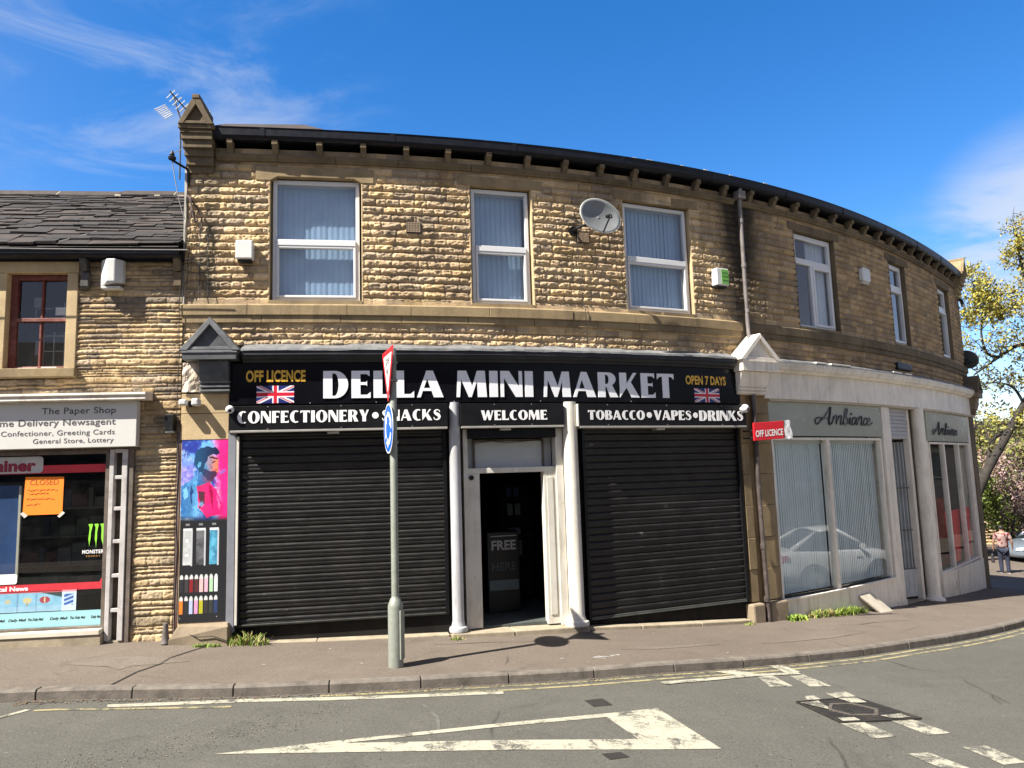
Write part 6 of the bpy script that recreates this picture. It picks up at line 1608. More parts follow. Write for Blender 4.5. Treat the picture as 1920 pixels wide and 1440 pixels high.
mb = MB(); mb.box(-4.79, -4.70, .02, .11, 3.005, 3.028, step=0); build(mb, 'lens', M_plastic_dirty, t)
c = W1(-4.71, .17, .262)
mb = MB(); mb.lathe(c, [(.062, 0), (.060, .012), (.050, .03), (.040, .12), (.032, .22), (.030, .255), (.012, .262)], 20); tag(build(mb, 'metal_cone', M_cone, None, auto=40), 'small rusty metal cone standing at the foot of the stone pier', 'cone')
mb = MB(); mb.box(-4.655, -4.612, -.02, .055, .30, 3.02, step=0); build(mb, 'cover_strip', pmat('red_brown_strip', (.12, .075, .065), .7, var=.25, scale=6, grime=(.3, .26, .23), gamt=.5), terr)
mb = MB(); mb.box(S_L - .012, S_L + .02, -.02, .018, 5.55, 6.78, step=0); mb.box(S_L - .012, S_L + .014, -.02, .014, 4.80, 5.35, step=0); build(mb, 'corner_mortar', pmat('grey_mortar', (.45, .42, .36), .9, var=.2), terr)
# wires and bits of iron on the party corner
mb = MB(); n3 = RNG
for k, (a, b) in enumerate(((-4.60, -4.63), (-4.665, -4.655), (-4.55, -4.58), (-4.42, -4.41), (-4.31, -4.30))):
    z1_, z0_ = ((6.7, 4.8), (5.6, .35), (6.1, 5.0), (6.0, 4.86), (5.8, 4.9))[k]
    P_ = [(a + (b - a) * i / 14 + .008 * math.sin(i * 1.7 + k), .048 + .006 * math.sin(i * 2.3 + k) + (.02 if k == 1 else 0), z1_ + (z0_ - z1_) * i / 14) for i in range(15)]
    mb.tube(W(P_), .0055, 5)
for k in range(5):
    z = 5.62 - .09 * k; P_ = [(-4.68 + .085 * i, .055 + .02 * math.sin(i * 1.4 + k), z + .035 * math.sin(i * 1.1 + k * 2)) for i in range(5)]; mb.tube(W(P_), .005, 5)
mb.tube(W([(-4.60, .15, .42), (-4.3, .24, .335), (-4.1, .235, .33), (-3.92, .235, .26)]), .006, 5)
build(mb, 'party_wall_cables', M_cable, None, 'tangle of black cables clipped down the corner between the two buildings', 'cables')
t = thing('iron_hook', W1(-4.5, .05, 6.0), 'rusty iron brace and cut bars high on the left corner of the golden wall', 'bracket')
mb = MB(); mb.tube(W([(-4.60, .05, 6.36), (-4.55, .09, 6.30), (-4.50, .14, 6.1), (-4.47, .12, 5.95)]), .014, 6); mb.tube(W([(-4.55, .04, 6.34), (-4.55, .05, 6.02)]), .012, 6); mb.tube(W([(-4.56, .04, 6.33), (-4.40, .05, 6.06), (-4.40, .05, 5.88)]), .013, 6); build(mb, 'bars', pmat('rusty_iron', (.09, .06, .05), .8, var=.4), t)
t = thing('wire_bracket', W1(-4.64, 0, 6.75), 'black iron wire bracket with insulator poking out beside the gabled kneeler', 'bracket')
mb = MB(); p0, p1 = W1(-4.60, .02, 6.75), W1(-4.79, .14, 6.84); mb.tube([p0, p1], .018, 8); mb.tube([p0, W1(-4.60, .02, 6.52)], .022, 8); build(mb, 'arm', M_black, t)
mb = MB(); mb.lathe(p1 + Vector((0, 0, -.01)), [(.012, 0), (.05, .02), (.055, .05), (.03, .07), (.035, .09), (.01, .15)], 12); build(mb, 'insulator', M_black, t)
def sag(a, b, s, n=16): return [tuple(Vector(a).lerp(Vector(b), i / n) - Vector((0, 0, s * 4 * (i / n) * (1 - i / n)))) for i in range(n + 1)]
mb = MB(); mb.tube(sag(p1 + Vector((0, 0, .1)), (-4.72, 11.2, 7.9), .06), .006, 5); mb.tube(sag(p1, W1(-4.62, .06, 6.0), .1), .006, 5); mb.tube(sag((-12, 8.9, 5.62), (-4.36, 9.80, 5.47), .04), .008, 5)
mb.tube(sag(W1(-6.2, .24, 5.62), W1(-5.1, -2.4, 7.25), .02), .006, 5)
build(mb, 'eaves_wire', pmat('pale_grey_wire', (.30, .28, .26), .5), None, 'thin sagging wires strung along the slate roof and up to the kneeler', 'wire')
# white television aerial on a pole behind the kneeler
mt = Vector((-5.27, 11.5, 7.2)); t = thing('tv_aerial', mt, 'white spiky television aerial leaning over the left end of the roof', 'aerial')
M_al = pmat('aerial_aluminium', (.78, .78, .78), .35, .2)
mb = MB(); top = Vector((-5.40, 11.5, 8.62)); mb.tube([mt, Vector((-5.27, 11.5, 8.2)), top], .014, 8); bA, bB = Vector((-5.10, 11.72, 8.28)), Vector((-5.47, 11.22, 8.72)); mb.tube([bA, bA.lerp(bB, .78)], .013, 6); build(mb, 'boom', pmat('aerial_boom', (.06, .06, .065), .5), t)
mb = MB(); ax = (bB - bA).normalized(); side = Vector((0.80, -0.59, 0.12)).normalized(); up_ = ax.cross(side)
for i in range(11):
    c = bA.lerp(bB, .10 + .06 * i + .03 * math.sin(i * 2.1)); w = .12 - .004 * i
    for sg, tl in ((1, .35), (-1, .35)):
        d_ = (side * sg + up_ * tl).normalized(); mb.tube([c, c + d_ * w], .008, 5)
    mb.tube([c - side * w * .7 - up_ * .10, c + side * w * .7 - up_ * .10], .007, 5)
for sg in (-1, 1):
    for k in range(6):
        c = bA.lerp(bB, -.02) + up_ * sg * (.05 + .045 * k); mb.tube([c - side * .13, c + side * .13], .008, 5)
    mb.tube([bA.lerp(bB, -.02), bA.lerp(bB, -.02) + up_ * sg * .3], .010, 5)
lo = Vector((-5.42, 11.4, 8.36))
for k in range(7): c = lo + Vector((-.02 * k + .06, 0, .028 * k - .1)); mb.tube([c, c + Vector((-.10 - .01 * k, -.05, -.10))], .009, 5)
build(mb, 'elements', M_al, t)
# ------------------------------------------------------------------ road sign post
ps, pd = -1.82, 1.50; pb = W1(ps, pd, float(zpave(ps, pd)) - .01)
post = thing('sign_post', pb, 'grey steel post with thick base carrying two road signs on the pavement', 'sign post')
mb = MB(); mb.lathe(pb, [(.089, 0), (.089, .70), (.086, .725), (.060, .79), (.046, .81), (.0445, .83), (.0445, 3.80), (.040, 3.815)], 28); build(mb, 'pole', M_galv, post, auto=35)
mb = MB(); 
mb.tube([pb + Vector((.0, -.088, .12)), pb + Vector((.0, -.093, .12)), pb + Vector((.0, -.093, .13))], [.05, .05, .001], 4)
dn = Vector((.94, -.342, 0)); dl = Vector((.342, .94, 0))
fd = frame3(tuple(pb), (-dl.x * -1, -dl.y * -1, 0), (dn.x, dn.y, 0))
mb = MB(fd); mb.box(-.045, .045, .070, .096, .10, .66, step=0); build(mb, 'access_door', M_galv, post, bevel=.004)
sn = Vector((-.94, -.34, 0)).normalized(); sl_ = Vector((-sn.y, sn.x, 0)) * -1     # face normal, and to the right as read from the front
if sl_.cross(Vector((0, 0, 1))).dot(sn) < 0: sl_ = -sl_
so_ = pb + sn * .062 ; fsn = frame3((so_.x, so_.y, 0), tuple(sl_), tuple(sn))
zt = pb.z
def plate(name, label, outl, d, thick=.004):
    pass
t = thing('give_way_sign', (so_.x, so_.y, 3.22), 'red bordered white give way triangle at the top of the post', 'road sign')
def tri(w, h, cz, r=0):
    top, bot = cz + h / 3, cz - 2 * h / 3; P_ = []
    cs_ = [(-w / 2, top), (w / 2, top), (0, bot)]
    cs_ = cs_[::-1]; out = []
    for i in range(3):
        p = Vector(cs_[i]); a = (Vector(cs_[i - 1]) - p).normalized(); b = (Vector(cs_[(i + 1) % 3]) - p).normalized()
        q0, q1 = p + a * r, p + b * r
        for k in range(5):
            u = k / 4; out.append(tuple(q0 * (1 - u) ** 2 + p * 2 * u * (1 - u) + q1 * u * u))
    return out
mb = MB(fsn); mb.prism(tri(.78, .675, 3.66, .06), -.004, 0); build(mb, 'plate', M_sign_red, t)
mb = MB(fsn); mb.prism(tri(.545, .472, 3.66, .02), .0005, .002); build(mb, 'white_field', M_sign_white, t)
mb = MB(fsn); put_text(mb, font_mesh('GIVE', .02), -.135, .135, 3.685, 3.775, .0035); put_text(mb, font_mesh('WAY', .02), -.095, .095, 3.565, 3.65, .0035); build(mb, 'lettering', M_sign_blackp, t, recalc=False)
mb = MB(fsn); mb.box(-.06, .06, -.112, -.0045, 3.70, 3.73, step=0); mb.box(-.06, .06, -.112, -.0045, 3.48, 3.51, step=0); build(mb, 'clamp', M_galv, t)
t = thing('roundabout_sign', (so_.x, so_.y, 2.6), 'round blue sign with three curved white arrows below the triangle', 'road sign')
cz = 2.905
mb = MB(fsn); mb.prism(ell(0, cz, .305, .305, 0, 352.5, 47), -.004, 0); build(mb, 'plate', M_sign_white, t)
mb = MB(fsn); mb.prism(ell(0, cz, .288, .288, 0, 352.5, 47), .0005, .0015); build(mb, 'blue_field', M_sign_blue, t)
mb = MB(fsn)
for k in range(3):
    a0 = 100 + 120 * k; arc = ell(0, cz, .175, .175, a0, a0 - 72, 14)
    mb.flat(ribbon(arc, [.062] * 15), .003)
    e = R(a0 - 72); c_, s_ = math.cos(e), math.sin(e); tx, tz = s_, -c_
    mb.flat([(c_ * .105, cz + s_ * .105), (c_ * .245, cz + s_ * .245), (c_ * .175 + tx * .115, cz + s_ * .175 + tz * .115)], .0036)
build(mb, 'white_arrows', M_sign_white, t, recalc=False)
mb = MB(fsn); mb.box(-.06, .06, -.112, -.0045, 3.05, 3.08, step=0); mb.box(-.06, .06, -.112, -.0045, 2.72, 2.75, step=0); build(mb, 'clamp', M_galv, t)

# ------------------------------------------------------------------ weeds at the foot of the walls
M_grass = [pmat('weed_green', (.13, .21, .025), .7, var=.3, scale=20), pmat('weed_yellow_green', (.26, .32, .05), .7, var=.3, scale=20), pmat('weed_straw', (.36, .27, .12), .8, var=.3)]
def weeds(s0, s1, d0, h, n, label, lean=.5, straw=.1, broad=False):
    mb = MB(ident); rg = np.random.default_rng(int(abs(s0 * 1000)))
    for i in range(n):
        u = rg.random(); s = s0 + (s1 - s0) * u; d = d0 + abs(rg.normal(0, .05)); hh = h * (.35 + .65 * rg.random()) * (.5 + .5 * math.sin(math.pi * (.1 + .8 * u)))
        p = W1(s, d, float(zpave(s, d))); q = rg.random() * 6.28; l = hh * lean * rg.random(); w = (.004 + .005 * rg.random()) * (2.2 if broad else 1)
        dx, dy = math.cos(q), math.sin(q); P_ = []
        for k in range(4):
            t_ = k / 3; ww = w * (1 - .9 * t_ ** 2) * (1 if not broad else (.6 + 1.2 * math.sin(math.pi * (.15 + .7 * t_))))
            cx, cy, cz_ = p.x + dx * l * t_ ** 1.6, p.y + dy * l * t_ ** 1.6, p.z + hh * (t_ - .25 * t_ * t_ * lean)
            P_ += [(cx - dy * ww, cy + dx * ww, cz_), (cx + dy * ww, cy - dx * ww, cz_)]
        mb.add(P_, [(2 * k, 2 * k + 1, 2 * k + 3, 2 * k + 2) for k in range(3)], int(rg.choice([0, 1, 2], p=[.55 - straw / 2, .45 - straw / 2, straw])))
    return build(mb, 'weed_clump', M_grass, None, label, 'weeds', 'weeds along the foot of the walls', recalc=False)
weeds(-3.92, -3.40, .18, .23, 170, 'tall thin green weeds at the left foot of the big shutter', 1.1, .28)
weeds(-4.35, -3.98, .26, .07, 130, 'low creeping weeds along the foot of the plinth below the printed panel', .8, .1)
weeds(-1.05, -.85, .26, .06, 60, 'tiny tuft of grass at the foot of the grey column', .8, .3)
weeds(4.75, 5.15, .17, .14, 170, 'small bright weed tuft just right of the stone pier base', .9, .05, True)
weeds(5.35, 6.05, .10, .22, 300, 'yellowing weeds with dry stalks under the blind filled window', 1.2, .35, False)
weeds(6.0, 6.95, .10, .24, 520, 'largest bright green weed clump against the white wall', 1.4, .10, False)
weeds(3.75, 3.98, .17, .06, 60, 'little green weeds at the right end of the stone step', .8, .2)

# ------------------------------------------------------------------ trees and bushes beyond the bend
M_bark = pmat('dark_bark', (.026, .021, .017), .9, var=.35, scale=6, bump=.5, bscale=14, grime=(.06, .055, .04), gamt=.5)
def leafmat(n, c, v=.3): return pmat(n, c, .6, var=v, scale=3, spec=.3)
LF = [leafmat('yellow_leaf', (.34, .285, .045)), leafmat('pale_green_leaf', (.22, .23, .065)), leafmat('olive_leaf', (.13, .13, .045)), leafmat('bush_leaf', (.085, .115, .018)), leafmat('bush_leaf_light', (.15, .17, .03)), leafmat('blossom', (.34, .22, .21)), leafmat('blossom_pale', (.42, .31, .28)), leafmat('brown_twig_bud', (.20, .13, .09))]
def leaves(mb, rg, c, rad, n, size, mis, w, clump=None):
    c = np.array(c); rad = np.array(rad)
    k = max(1, n // 26)
    cc = c + rg.normal(0, .5, (k, 3)) * rad
    for i in range(n):
        if clump is None: p = cc[rg.integers(0, k)] + rg.normal(0, 1, 3) * .16 * rad.mean() ** .5
        else: p = c + rg.normal(0, .5, 3) * rad
        u = rg.normal(0, 1, 3); u /= np.linalg.norm(u); v = np.cross(u, rg.normal(0, 1, 3)); v /= np.linalg.norm(v) + 1e-9; s = size * (.5 + rg.random())
        mb.add([p - u * s, p - v * s * .55, p + u * s, p + v * s * .55], [(0, 1, 2, 3)], int(rg.choice(mis, p=w)), ident)
def limb(mb, pts, r0, r1, n=8, sub=5):
    P_ = catmull3(pts, sub); mb.tube(P_, [r0 + (r1 - r0) * i / (len(P_) - 1) for i in range(len(P_))], n); return P_
def catmull3(P, n):
    out = []; P = [Vector(p) for p in P]
    for i in range(len(P) - 1):
        p0, p1, p2, p3 = P[max(i - 1, 0)], P[i], P[i + 1], P[min(i + 2, len(P) - 1)]
        for k in range(n):
            t = k / n; out.append(0.5 * ((2 * p1) + (p2 - p0) * t + (2 * p0 - 5 * p1 + 4 * p2 - p3) * t * t + (3 * p1 - p0 - 3 * p2 + p3) * t ** 3))
    out.append(P[-1]); return out
def twigs(mb, rg, path, n, L, r, depth=0, tips=None, up=.5):
    for i in range(n):
        p = path[int(len(path) * (.25 + .75 * rg.random())) - 1]; d = Vector(rg.normal(0, 1, 3)); d.z += up; d.normalize()
        l = L * (.5 + .8 * rg.random()); q = [p]
        for k in range(4): d = (d + Vector(rg.normal(0, .25, 3))).normalized(); q.append(q[-1] + d * l / 4)
        mb.tube(q, [r * (1 - .8 * k / 4) for k in range(5)], 5)
        if depth > 0: twigs(mb, rg, q, 3, L * .55, r * .55, depth - 1, tips, up)
        elif tips is not None: tips.append(q[-1]); tips.append(q[-2])
def big_tree():
    rg = np.random.default_rng(5); base = Vector((17.4, 30.2, -2.2)); t = thing('leaning_tree', base, 'leaning tree with dark limbs and sparse young yellow leaves behind the building end', 'tree')
    mb = MB(); tips = []
    trunk = limb(mb, [base, (17.9, 30.1, -.3), (18.75, 30, 1.6), (19.7, 30, 3.05), (20.75, 30.1, 4.5), (22.3, 30.4, 6.4), (24.0, 30.8, 8.2)], .21, .10, 12)
    A = limb(mb, [(18.9, 30, 1.85), (19.3, 30.2, 2.9), (19.9, 30.3, 3.4), (20.9, 30.4, 3.7)], .10, .03); twigs(mb, rg, A, 9, 1.1, .022, 1, tips)
    B = limb(mb, [(22.3, 30.4, 6.4), (21.0, 30.1, 6.95), (19.9, 30, 6.45), (18.75, 29.9, 5.75)], .10, .035); twigs(mb, rg, B, 12, 1.0, .022, 1, tips)
    Cc = limb(mb, [(19.9, 30, 6.45), (19.35, 29.9, 6.6), (19.2, 29.9, 7.4), (19.4, 30, 8.3), (19.2, 30.1, 9.4)], .06, .02); twigs(mb, rg, Cc, 12, 1.2, .02, 1, tips)
    D = limb(mb, [(22.3, 30.4, 6.4), (22.0, 30.3, 8.2), (21.3, 30.1, 10.2), (21.2, 30, 11.6)], .12, .03); twigs(mb, rg, D, 14, 1.3, .025, 1, tips)
    E_ = limb(mb, [(20.75, 30.1, 4.5), (20.3, 30, 5.2), (19.6, 30, 5.4), (19.0, 30, 5.3)], .06, .02); twigs(mb, rg, E_, 8, .9, .018, 1, tips)
    F_ = limb(mb, [(24, 30.8, 8.2), (23.2, 30.5, 9.6), (22.4, 30.3, 10.6)], .10, .03); twigs(mb, rg, F_, 9, 1.3, .022, 1, tips)
    G = limb(mb, [(18.75, 30, 1.6), (18.5, 30.3, 2.8), (18.9, 30.4, 3.8), (18.7, 30.4, 4.5)], .06, .02); twigs(mb, rg, G, 7, .9, .018, 1, tips)
    build(mb, 'trunk', M_bark, t, smooth=True)
    mb = MB()
    for p in tips:
        yellow = p.z > 7 and p.x < 21.3
        leaves(mb, rg, p, (.30, .30, .26), 26 if yellow else 12, .058, [0, 1, 2, 7], [.62, .22, .10, .06] if yellow else [.22, .38, .28, .12], 1)
    for c, r, n in (((19.1, 30, 9.1), (1.0, .9, .55), 900), ((19.9, 30, 8.7), (.9, .8, .5), 700), ((18.95, 30, 8.2), (.6, .6, .4), 350), ((20.7, 30, 8.4), (.8, .8, .5), 350), ((19.2, 30, 10.1), (.9, .8, .35), 260), ((21.2, 30, 10.9), (.6, .6, .9), 420), ((21.3, 30.2, 7.9), (.8, .8, .6), 300), ((21.0, 30.2, 5.9), (.9, .8, .5), 260), ((20.2, 30.2, 4.2), (.9, .8, .5), 220)):
        leaves(mb, rg, c, r, int(n * 1.45), .062, [0, 1, 2], [.62, .25, .13])
    build(mb, 'crown', LF, t, recalc=False)
big_tree()
def bush(name, c, r, n, size, mis, w, label, cat, trunk=True):
    rg = np.random.default_rng(int(abs(c[0] * 100))); base = Vector((c[0], c[1], float(zb(sd_of(c[0], c[1])[0])) - .34)); t = thing(name, base, label, cat)
    mb = MB(); tips = []
    for k in range(7):
        q = k / 7 * 6.28; P_ = limb(mb, [base + Vector((.1 * math.cos(q), .1 * math.sin(q), 0)), base + Vector((r[0] * .3 * math.cos(q), r[1] * .3 * math.sin(q), (c[2] - base.z) * .6)), Vector(c) + Vector((r[0] * .6 * math.cos(q), r[1] * .6 * math.sin(q), r[2] * .4))], .07, .02, 6, 4); twigs(mb, rg, P_, 4, r[0] * .6, .018, 0, tips)
    build(mb, 'stems', M_bark, t)
    mb = MB(); leaves(mb, rg, c, r, n, size, mis, w); leaves(mb, rg, (c[0], c[1], c[2] - r[2] * .4), (r[0] * 1.05, r[1], r[2] * .8), n // 2, size, mis, w); build(mb, 'crown', LF, t, recalc=False)
bush('evergreen_bush', (19.4, 32.0, .75), (1.0, 1.0, 1.15), 4200, .07, [3, 4], [.7, .3], 'dense dark green bush beneath the leaning tree', 'bush')
bush('blossom_tree', (21.3, 33.0, .9), (1.3, 1.2, 1.5), 4200, .065, [5, 6, 2, 7], [.42, .30, .14, .14], 'pink blossoming small tree right of the dark green bush', 'tree')
bush('olive_bush', (19.2, 34.5, -.6), (1.6, 1.0, .75), 2200, .07, [2, 7, 4], [.5, .25, .25], 'low brownish olive bush behind the walking person', 'bush')
bush('olive_bush', (23.8, 35.0, .2), (1.6, 1.2, 1.6), 3000, .08, [2, 4, 7], [.5, .3, .2], 'taller olive bush at the far right edge behind the silver car', 'bush')
bush('pale_tree', (26.5, 39.0, 2.2), (2.6, 2.0, 2.6), 4200, .10, [1, 2, 7], [.4, .4, .2], 'hazy pale green tree far behind the blossom', 'tree')
# low stone boundary wall and a pale house far down the road
Sx = np.linspace(15.5, 34, 140); Zx = np.linspace(-2.6, -.95, 34)
Pf, Cf, _h = stone_wall(Sx, Zx, list(np.arange(-2.7, -.8, .15)), 77, .25, .6, .03, .02, PAL, lambda P: np.stack([P[:, 0], 36.2 - P[:, 1] + .12 * (P[:, 0] - 20), P[:, 2]], -1), None, .03, .02)
mb = MB(); mb.grid(None, None, Pf); ft = frame3((0, 0, 0), (1, .12, 0), (0, 1, 0)); mb.add([(15.5, 36.2 - 2.4, -.95), (34, 36.2 - 2.4, -.95), (34, 36.7 - 2.4, -.95), (15.5, 36.7 - 2.4, -.95), (15.5, 36.7 - 2.4, -2.7), (34, 36.7 - 2.4, -2.7)], [(0, 1, 2, 3), (3, 2, 5, 4)], 0, ft)
build(mb, 'boundary_wall', M_wall, None, 'low stone boundary wall behind the parked silver car', 'wall', colors=np.concatenate([Cf.reshape(-1, 3), np.tile([(.36, .28, .17)], (6, 1))]), recalc=False)
hs = thing('far_house', (34, 50, -2.4), 'pale stone house far behind the pink blossom', 'house')
fh = frame3((31.5, 48, -2.4), (.96, .28, 0), (.28, -.96, 0))
mb = MB(fh); mb.box(0, 9, -6, 0, 0, 5.0, step=0); build(mb, 'wall', M_ashlar_pale, hs)
mb = MB(fh); mb.add([(-.3, .3, 5.0), (9.3, .3, 5.0), (9.3, -3, 7.4), (-.3, -3, 7.4), (-.3, -6.3, 5), (9.3, -6.3, 5), (-.3, .3, 4.85), (9.3, .3, 4.85)], [(0, 1, 2, 3), (3, 2, 5, 4), (6, 7, 1, 0)]); build(mb, 'roof', M_slate, hs, recalc=False)
for x in (1.2, 4.0, 6.8):
    for z in (.9, 3.2):
        mb = MB(fh); mb.box(x, x + 1.0, .002, .05, z, z + 1.2, step=0); w_ = build(mb, 'window', M_upvc, hs); mb = MB(fh); mb.flat(rect(x + .08, x + .92, z + .08, z + 1.12), .052); build(mb, 'pane', M_glass_dark, w_, recalc=False)

# ------------------------------------------------------------------ second dish and bracket on the far end
dish(15.72, 5.02, .30, .26, .0, (.35, .85, .38), 'dark satellite dish on the far right end wall of the curved building', pmat('dark_dish', (.06, .065, .075), .5))
t = thing('wall_bracket', W1(15.6, .05, 6.6), 'small dark bracket with a white fitting high on the far right corner', 'bracket')
mb = MB(); mb.tube(W([(15.48, -.02, 6.72), (15.62, .05, 6.68), (15.80, .06, 6.55)]), .05, 8); build(mb, 'arm', M_black, t)
mb = MB(); mb.tube(W([(15.70, .09, 6.50), (15.70, .09, 6.58)]), .035, 8); build(mb, 'fitting', M_upvc, t)

# ------------------------------------------------------------------ person walking away down the pavement
def skin_mesh(name, joints, edges, radii, mat, parent, sub=2, root=0):
    me = bpy.data.meshes.new(name); org = ORIG[parent.name] if parent else Vector((0, 0, 0))
    me.from_pydata([tuple(Vector(j) - org) for j in joints], edges, []); o = bpy.data.objects.new(name, me); COL.objects.link(o)
    m = o.modifiers.new('skin', 'SKIN'); m.use_smooth_shade = True
    for i, r in enumerate(radii):
        r = r if hasattr(r, '__len__') else (r, r); sv = me.skin_vertices[0].data[i]; sv.radius = r; sv.use_root = (i == root)
    s = o.modifiers.new('sub', 'SUBSURF'); s.levels = s.render_levels = sub
    bpy.context.view_layer.update(); dg = bpy.context.evaluated_depsgraph_get(); nm = bpy.data.meshes.new_from_object(o.evaluated_get(dg))
    bpy.data.objects.remove(o); nm.materials.clear(); nm.materials.append(mat)
    o = bpy.data.objects.new(name, nm); COL.objects.link(o); o.parent = parent; ORIG[o.name] = org
    nm.polygons.foreach_set('use_smooth', [True] * len(nm.polygons)); return o
def person():
    b = Vector((17.28, 27.0, -1.765)); t = thing('person', b, 'person walking away in red and white patterned shirt and dark jeans with bag', 'person')
    r = Vector((.86, -.5, 0)).normalized(); f = Vector((.5, .86, 0)).normalized()
    def P(x, y, z): return tuple(b + r * x + f * y + Vector((0, 0, z)))
    M_skin = pmat('skin', (.30, .17, .115), .6, var=.05); M_jean = pmat('dark_denim', (.016, .020, .040), .85, var=.25, scale=12); M_shoe = pmat('pale_shoe', (.55, .54, .52), .6)
    tt = NT('red_white_print_shirt'); v = tt.n('ShaderNodeTexVoronoi'); v.inputs['Scale'].default_value = 14.0; tt.noise(2); tt.l(tt.tc.outputs['Object'], v.inputs['Vector'])
    tt.bsdf(tt.mix(tt.mapr(v.outputs['Color'], .35, .55), (.13, .016, .018), (.30, .21, .19)), .85); M_shirt = tt.m
    M_hair = pmat('dark_hair', (.015, .013, .013), .6, var=.3, scale=40)
    J = [P(0, 0, .96), P(0, .0, 1.10), P(0, .01, 1.30), P(0, .015, 1.45), P(0, .02, 1.52), P(0, .03, 1.60), P(0, .03, 1.70),
         P(-.09, 0, .90), P(-.10, .03, .50), P(-.105, -.02, .10), P(-.11, .10, .035), P(.09, 0, .90), P(.10, .02, .50), P(.105, -.02, .10), P(.115, .10, .035),
         P(-.19, .01, 1.42), P(-.27, .0, 1.17), P(-.29, .07, .95), P(-.29, .09, .88), P(.19, .01, 1.42), P(.28, .0, 1.17), P(.29, .09, .96), P(.285, .12, .89)]
    E_ = [(0, 1), (1, 2), (2, 3), (3, 4), (4, 5), (5, 6), (0, 7), (7, 8), (8, 9), (9, 10), (0, 11), (11, 12), (12, 13), (13, 14), (3, 15), (15, 16), (16, 17), (17, 18), (3, 19), (19, 20), (20, 21), (21, 22)]
    Rr = [(.15, .11), (.13, .10), (.16, .11), (.12, .08), .055, (.075, .09), (.07, .085), .085, .062, .042, (.045, .03), .085, .062, .042, (.045, .03), .06, .043, .032, .035, .06, .043, .032, .035]
    skin_mesh('body', J, E_, Rr, M_skin, t)
    skin_mesh('shirt', [P(0, 0, .90), P(0, 0, 1.10), P(0, .01, 1.30), P(0, .015, 1.43), P(0, .018, 1.50), P(-.19, .01, 1.42), P(-.255, .0, 1.22), P(.19, .01, 1.42), P(.262, .0, 1.22)], [(0, 1), (1, 2), (2, 3), (3, 4), (3, 5), (5, 6), (3, 7), (7, 8)], [(.215, .16), (.20, .15), (.205, .15), (.15, .105), .075, .078, .066, .078, .066], M_shirt, t)
    skin_mesh('jeans', [P(0, 0, .96), P(-.09, 0, .88), P(-.10, .03, .50), P(-.105, -.02, .07), P(.09, 0, .88), P(.10, .02, .50), P(.105, -.02, .07)], [(0, 1), (1, 2), (2, 3), (0, 4), (4, 5), (5, 6)], [(.175, .13), .105, .078, .062, .105, .078, .062], M_jean, t)
    for x in (-.108, .112): skin_mesh('shoe', [P(x, -.06, .04), P(x, .04, .045), P(x, .15, .03)], [(0, 1), (1, 2)], [(.045, .04), (.05, .045), (.045, .03)], M_shoe, t)
    skin_mesh('hair', [P(0, -.01, 1.58), P(0, .0, 1.65), P(0, .015, 1.72)], [(0, 1), (1, 2)], [(.07, .075), (.088, .095), (.07, .08)], M_hair, t)
    for x, sg in ((-.29, -1), (.285, 1)):      # five short curled fingers
        for k in range(4): y = .06 + .022 * k; skin_mesh('finger', [P(x, y, .88), P(x + .004 * sg, y + .004, .835), P(x - .012 * sg, y + .008, .80 + .006 * abs(k - 1.5))], [(0, 1), (1, 2)], [.010, .009, .008], M_skin, t, 1)
        skin_mesh('thumb', [P(x, .115, .90), P(x - .02 * sg, .135, .87), P(x - .02 * sg, .138, .84)], [(0, 1), (1, 2)], [.011, .010, .009], M_skin, t, 1)
    bg = thing('handbag', P(-.33, .05, .45), 'dark soft bag hanging from the left hand of the walking person', 'bag')
    fb = frame3(P(-.33, .07, .42), tuple(f), tuple(-r)); mb = MB(fb); mb.add([(-.17, -.05, 0), (.17, -.05, 0), (.17, .07, 0), (-.17, .07, 0), (-.13, -.03, .31), (.13, -.03, .31), (.13, .04, .31), (-.13, .04, .31)], [(3, 2, 1, 0), (4, 5, 6, 7), (0, 1, 5, 4), (1, 2, 6, 5), (2, 3, 7, 6), (3, 0, 4, 7)]); build(mb, 'pouch', pmat('dark_leather', (.018, .014, .015), .5, var=.3), bg, bevel=.03)
    mb = MB(fb); mb.tube(fb([(-.10, .0, .30), (-.06, .0, .42), (0, .0, .455), (.06, .0, .42), (.10, .0, .30)]), .009, 6); build(mb, 'handle', M_black, bg)
person()

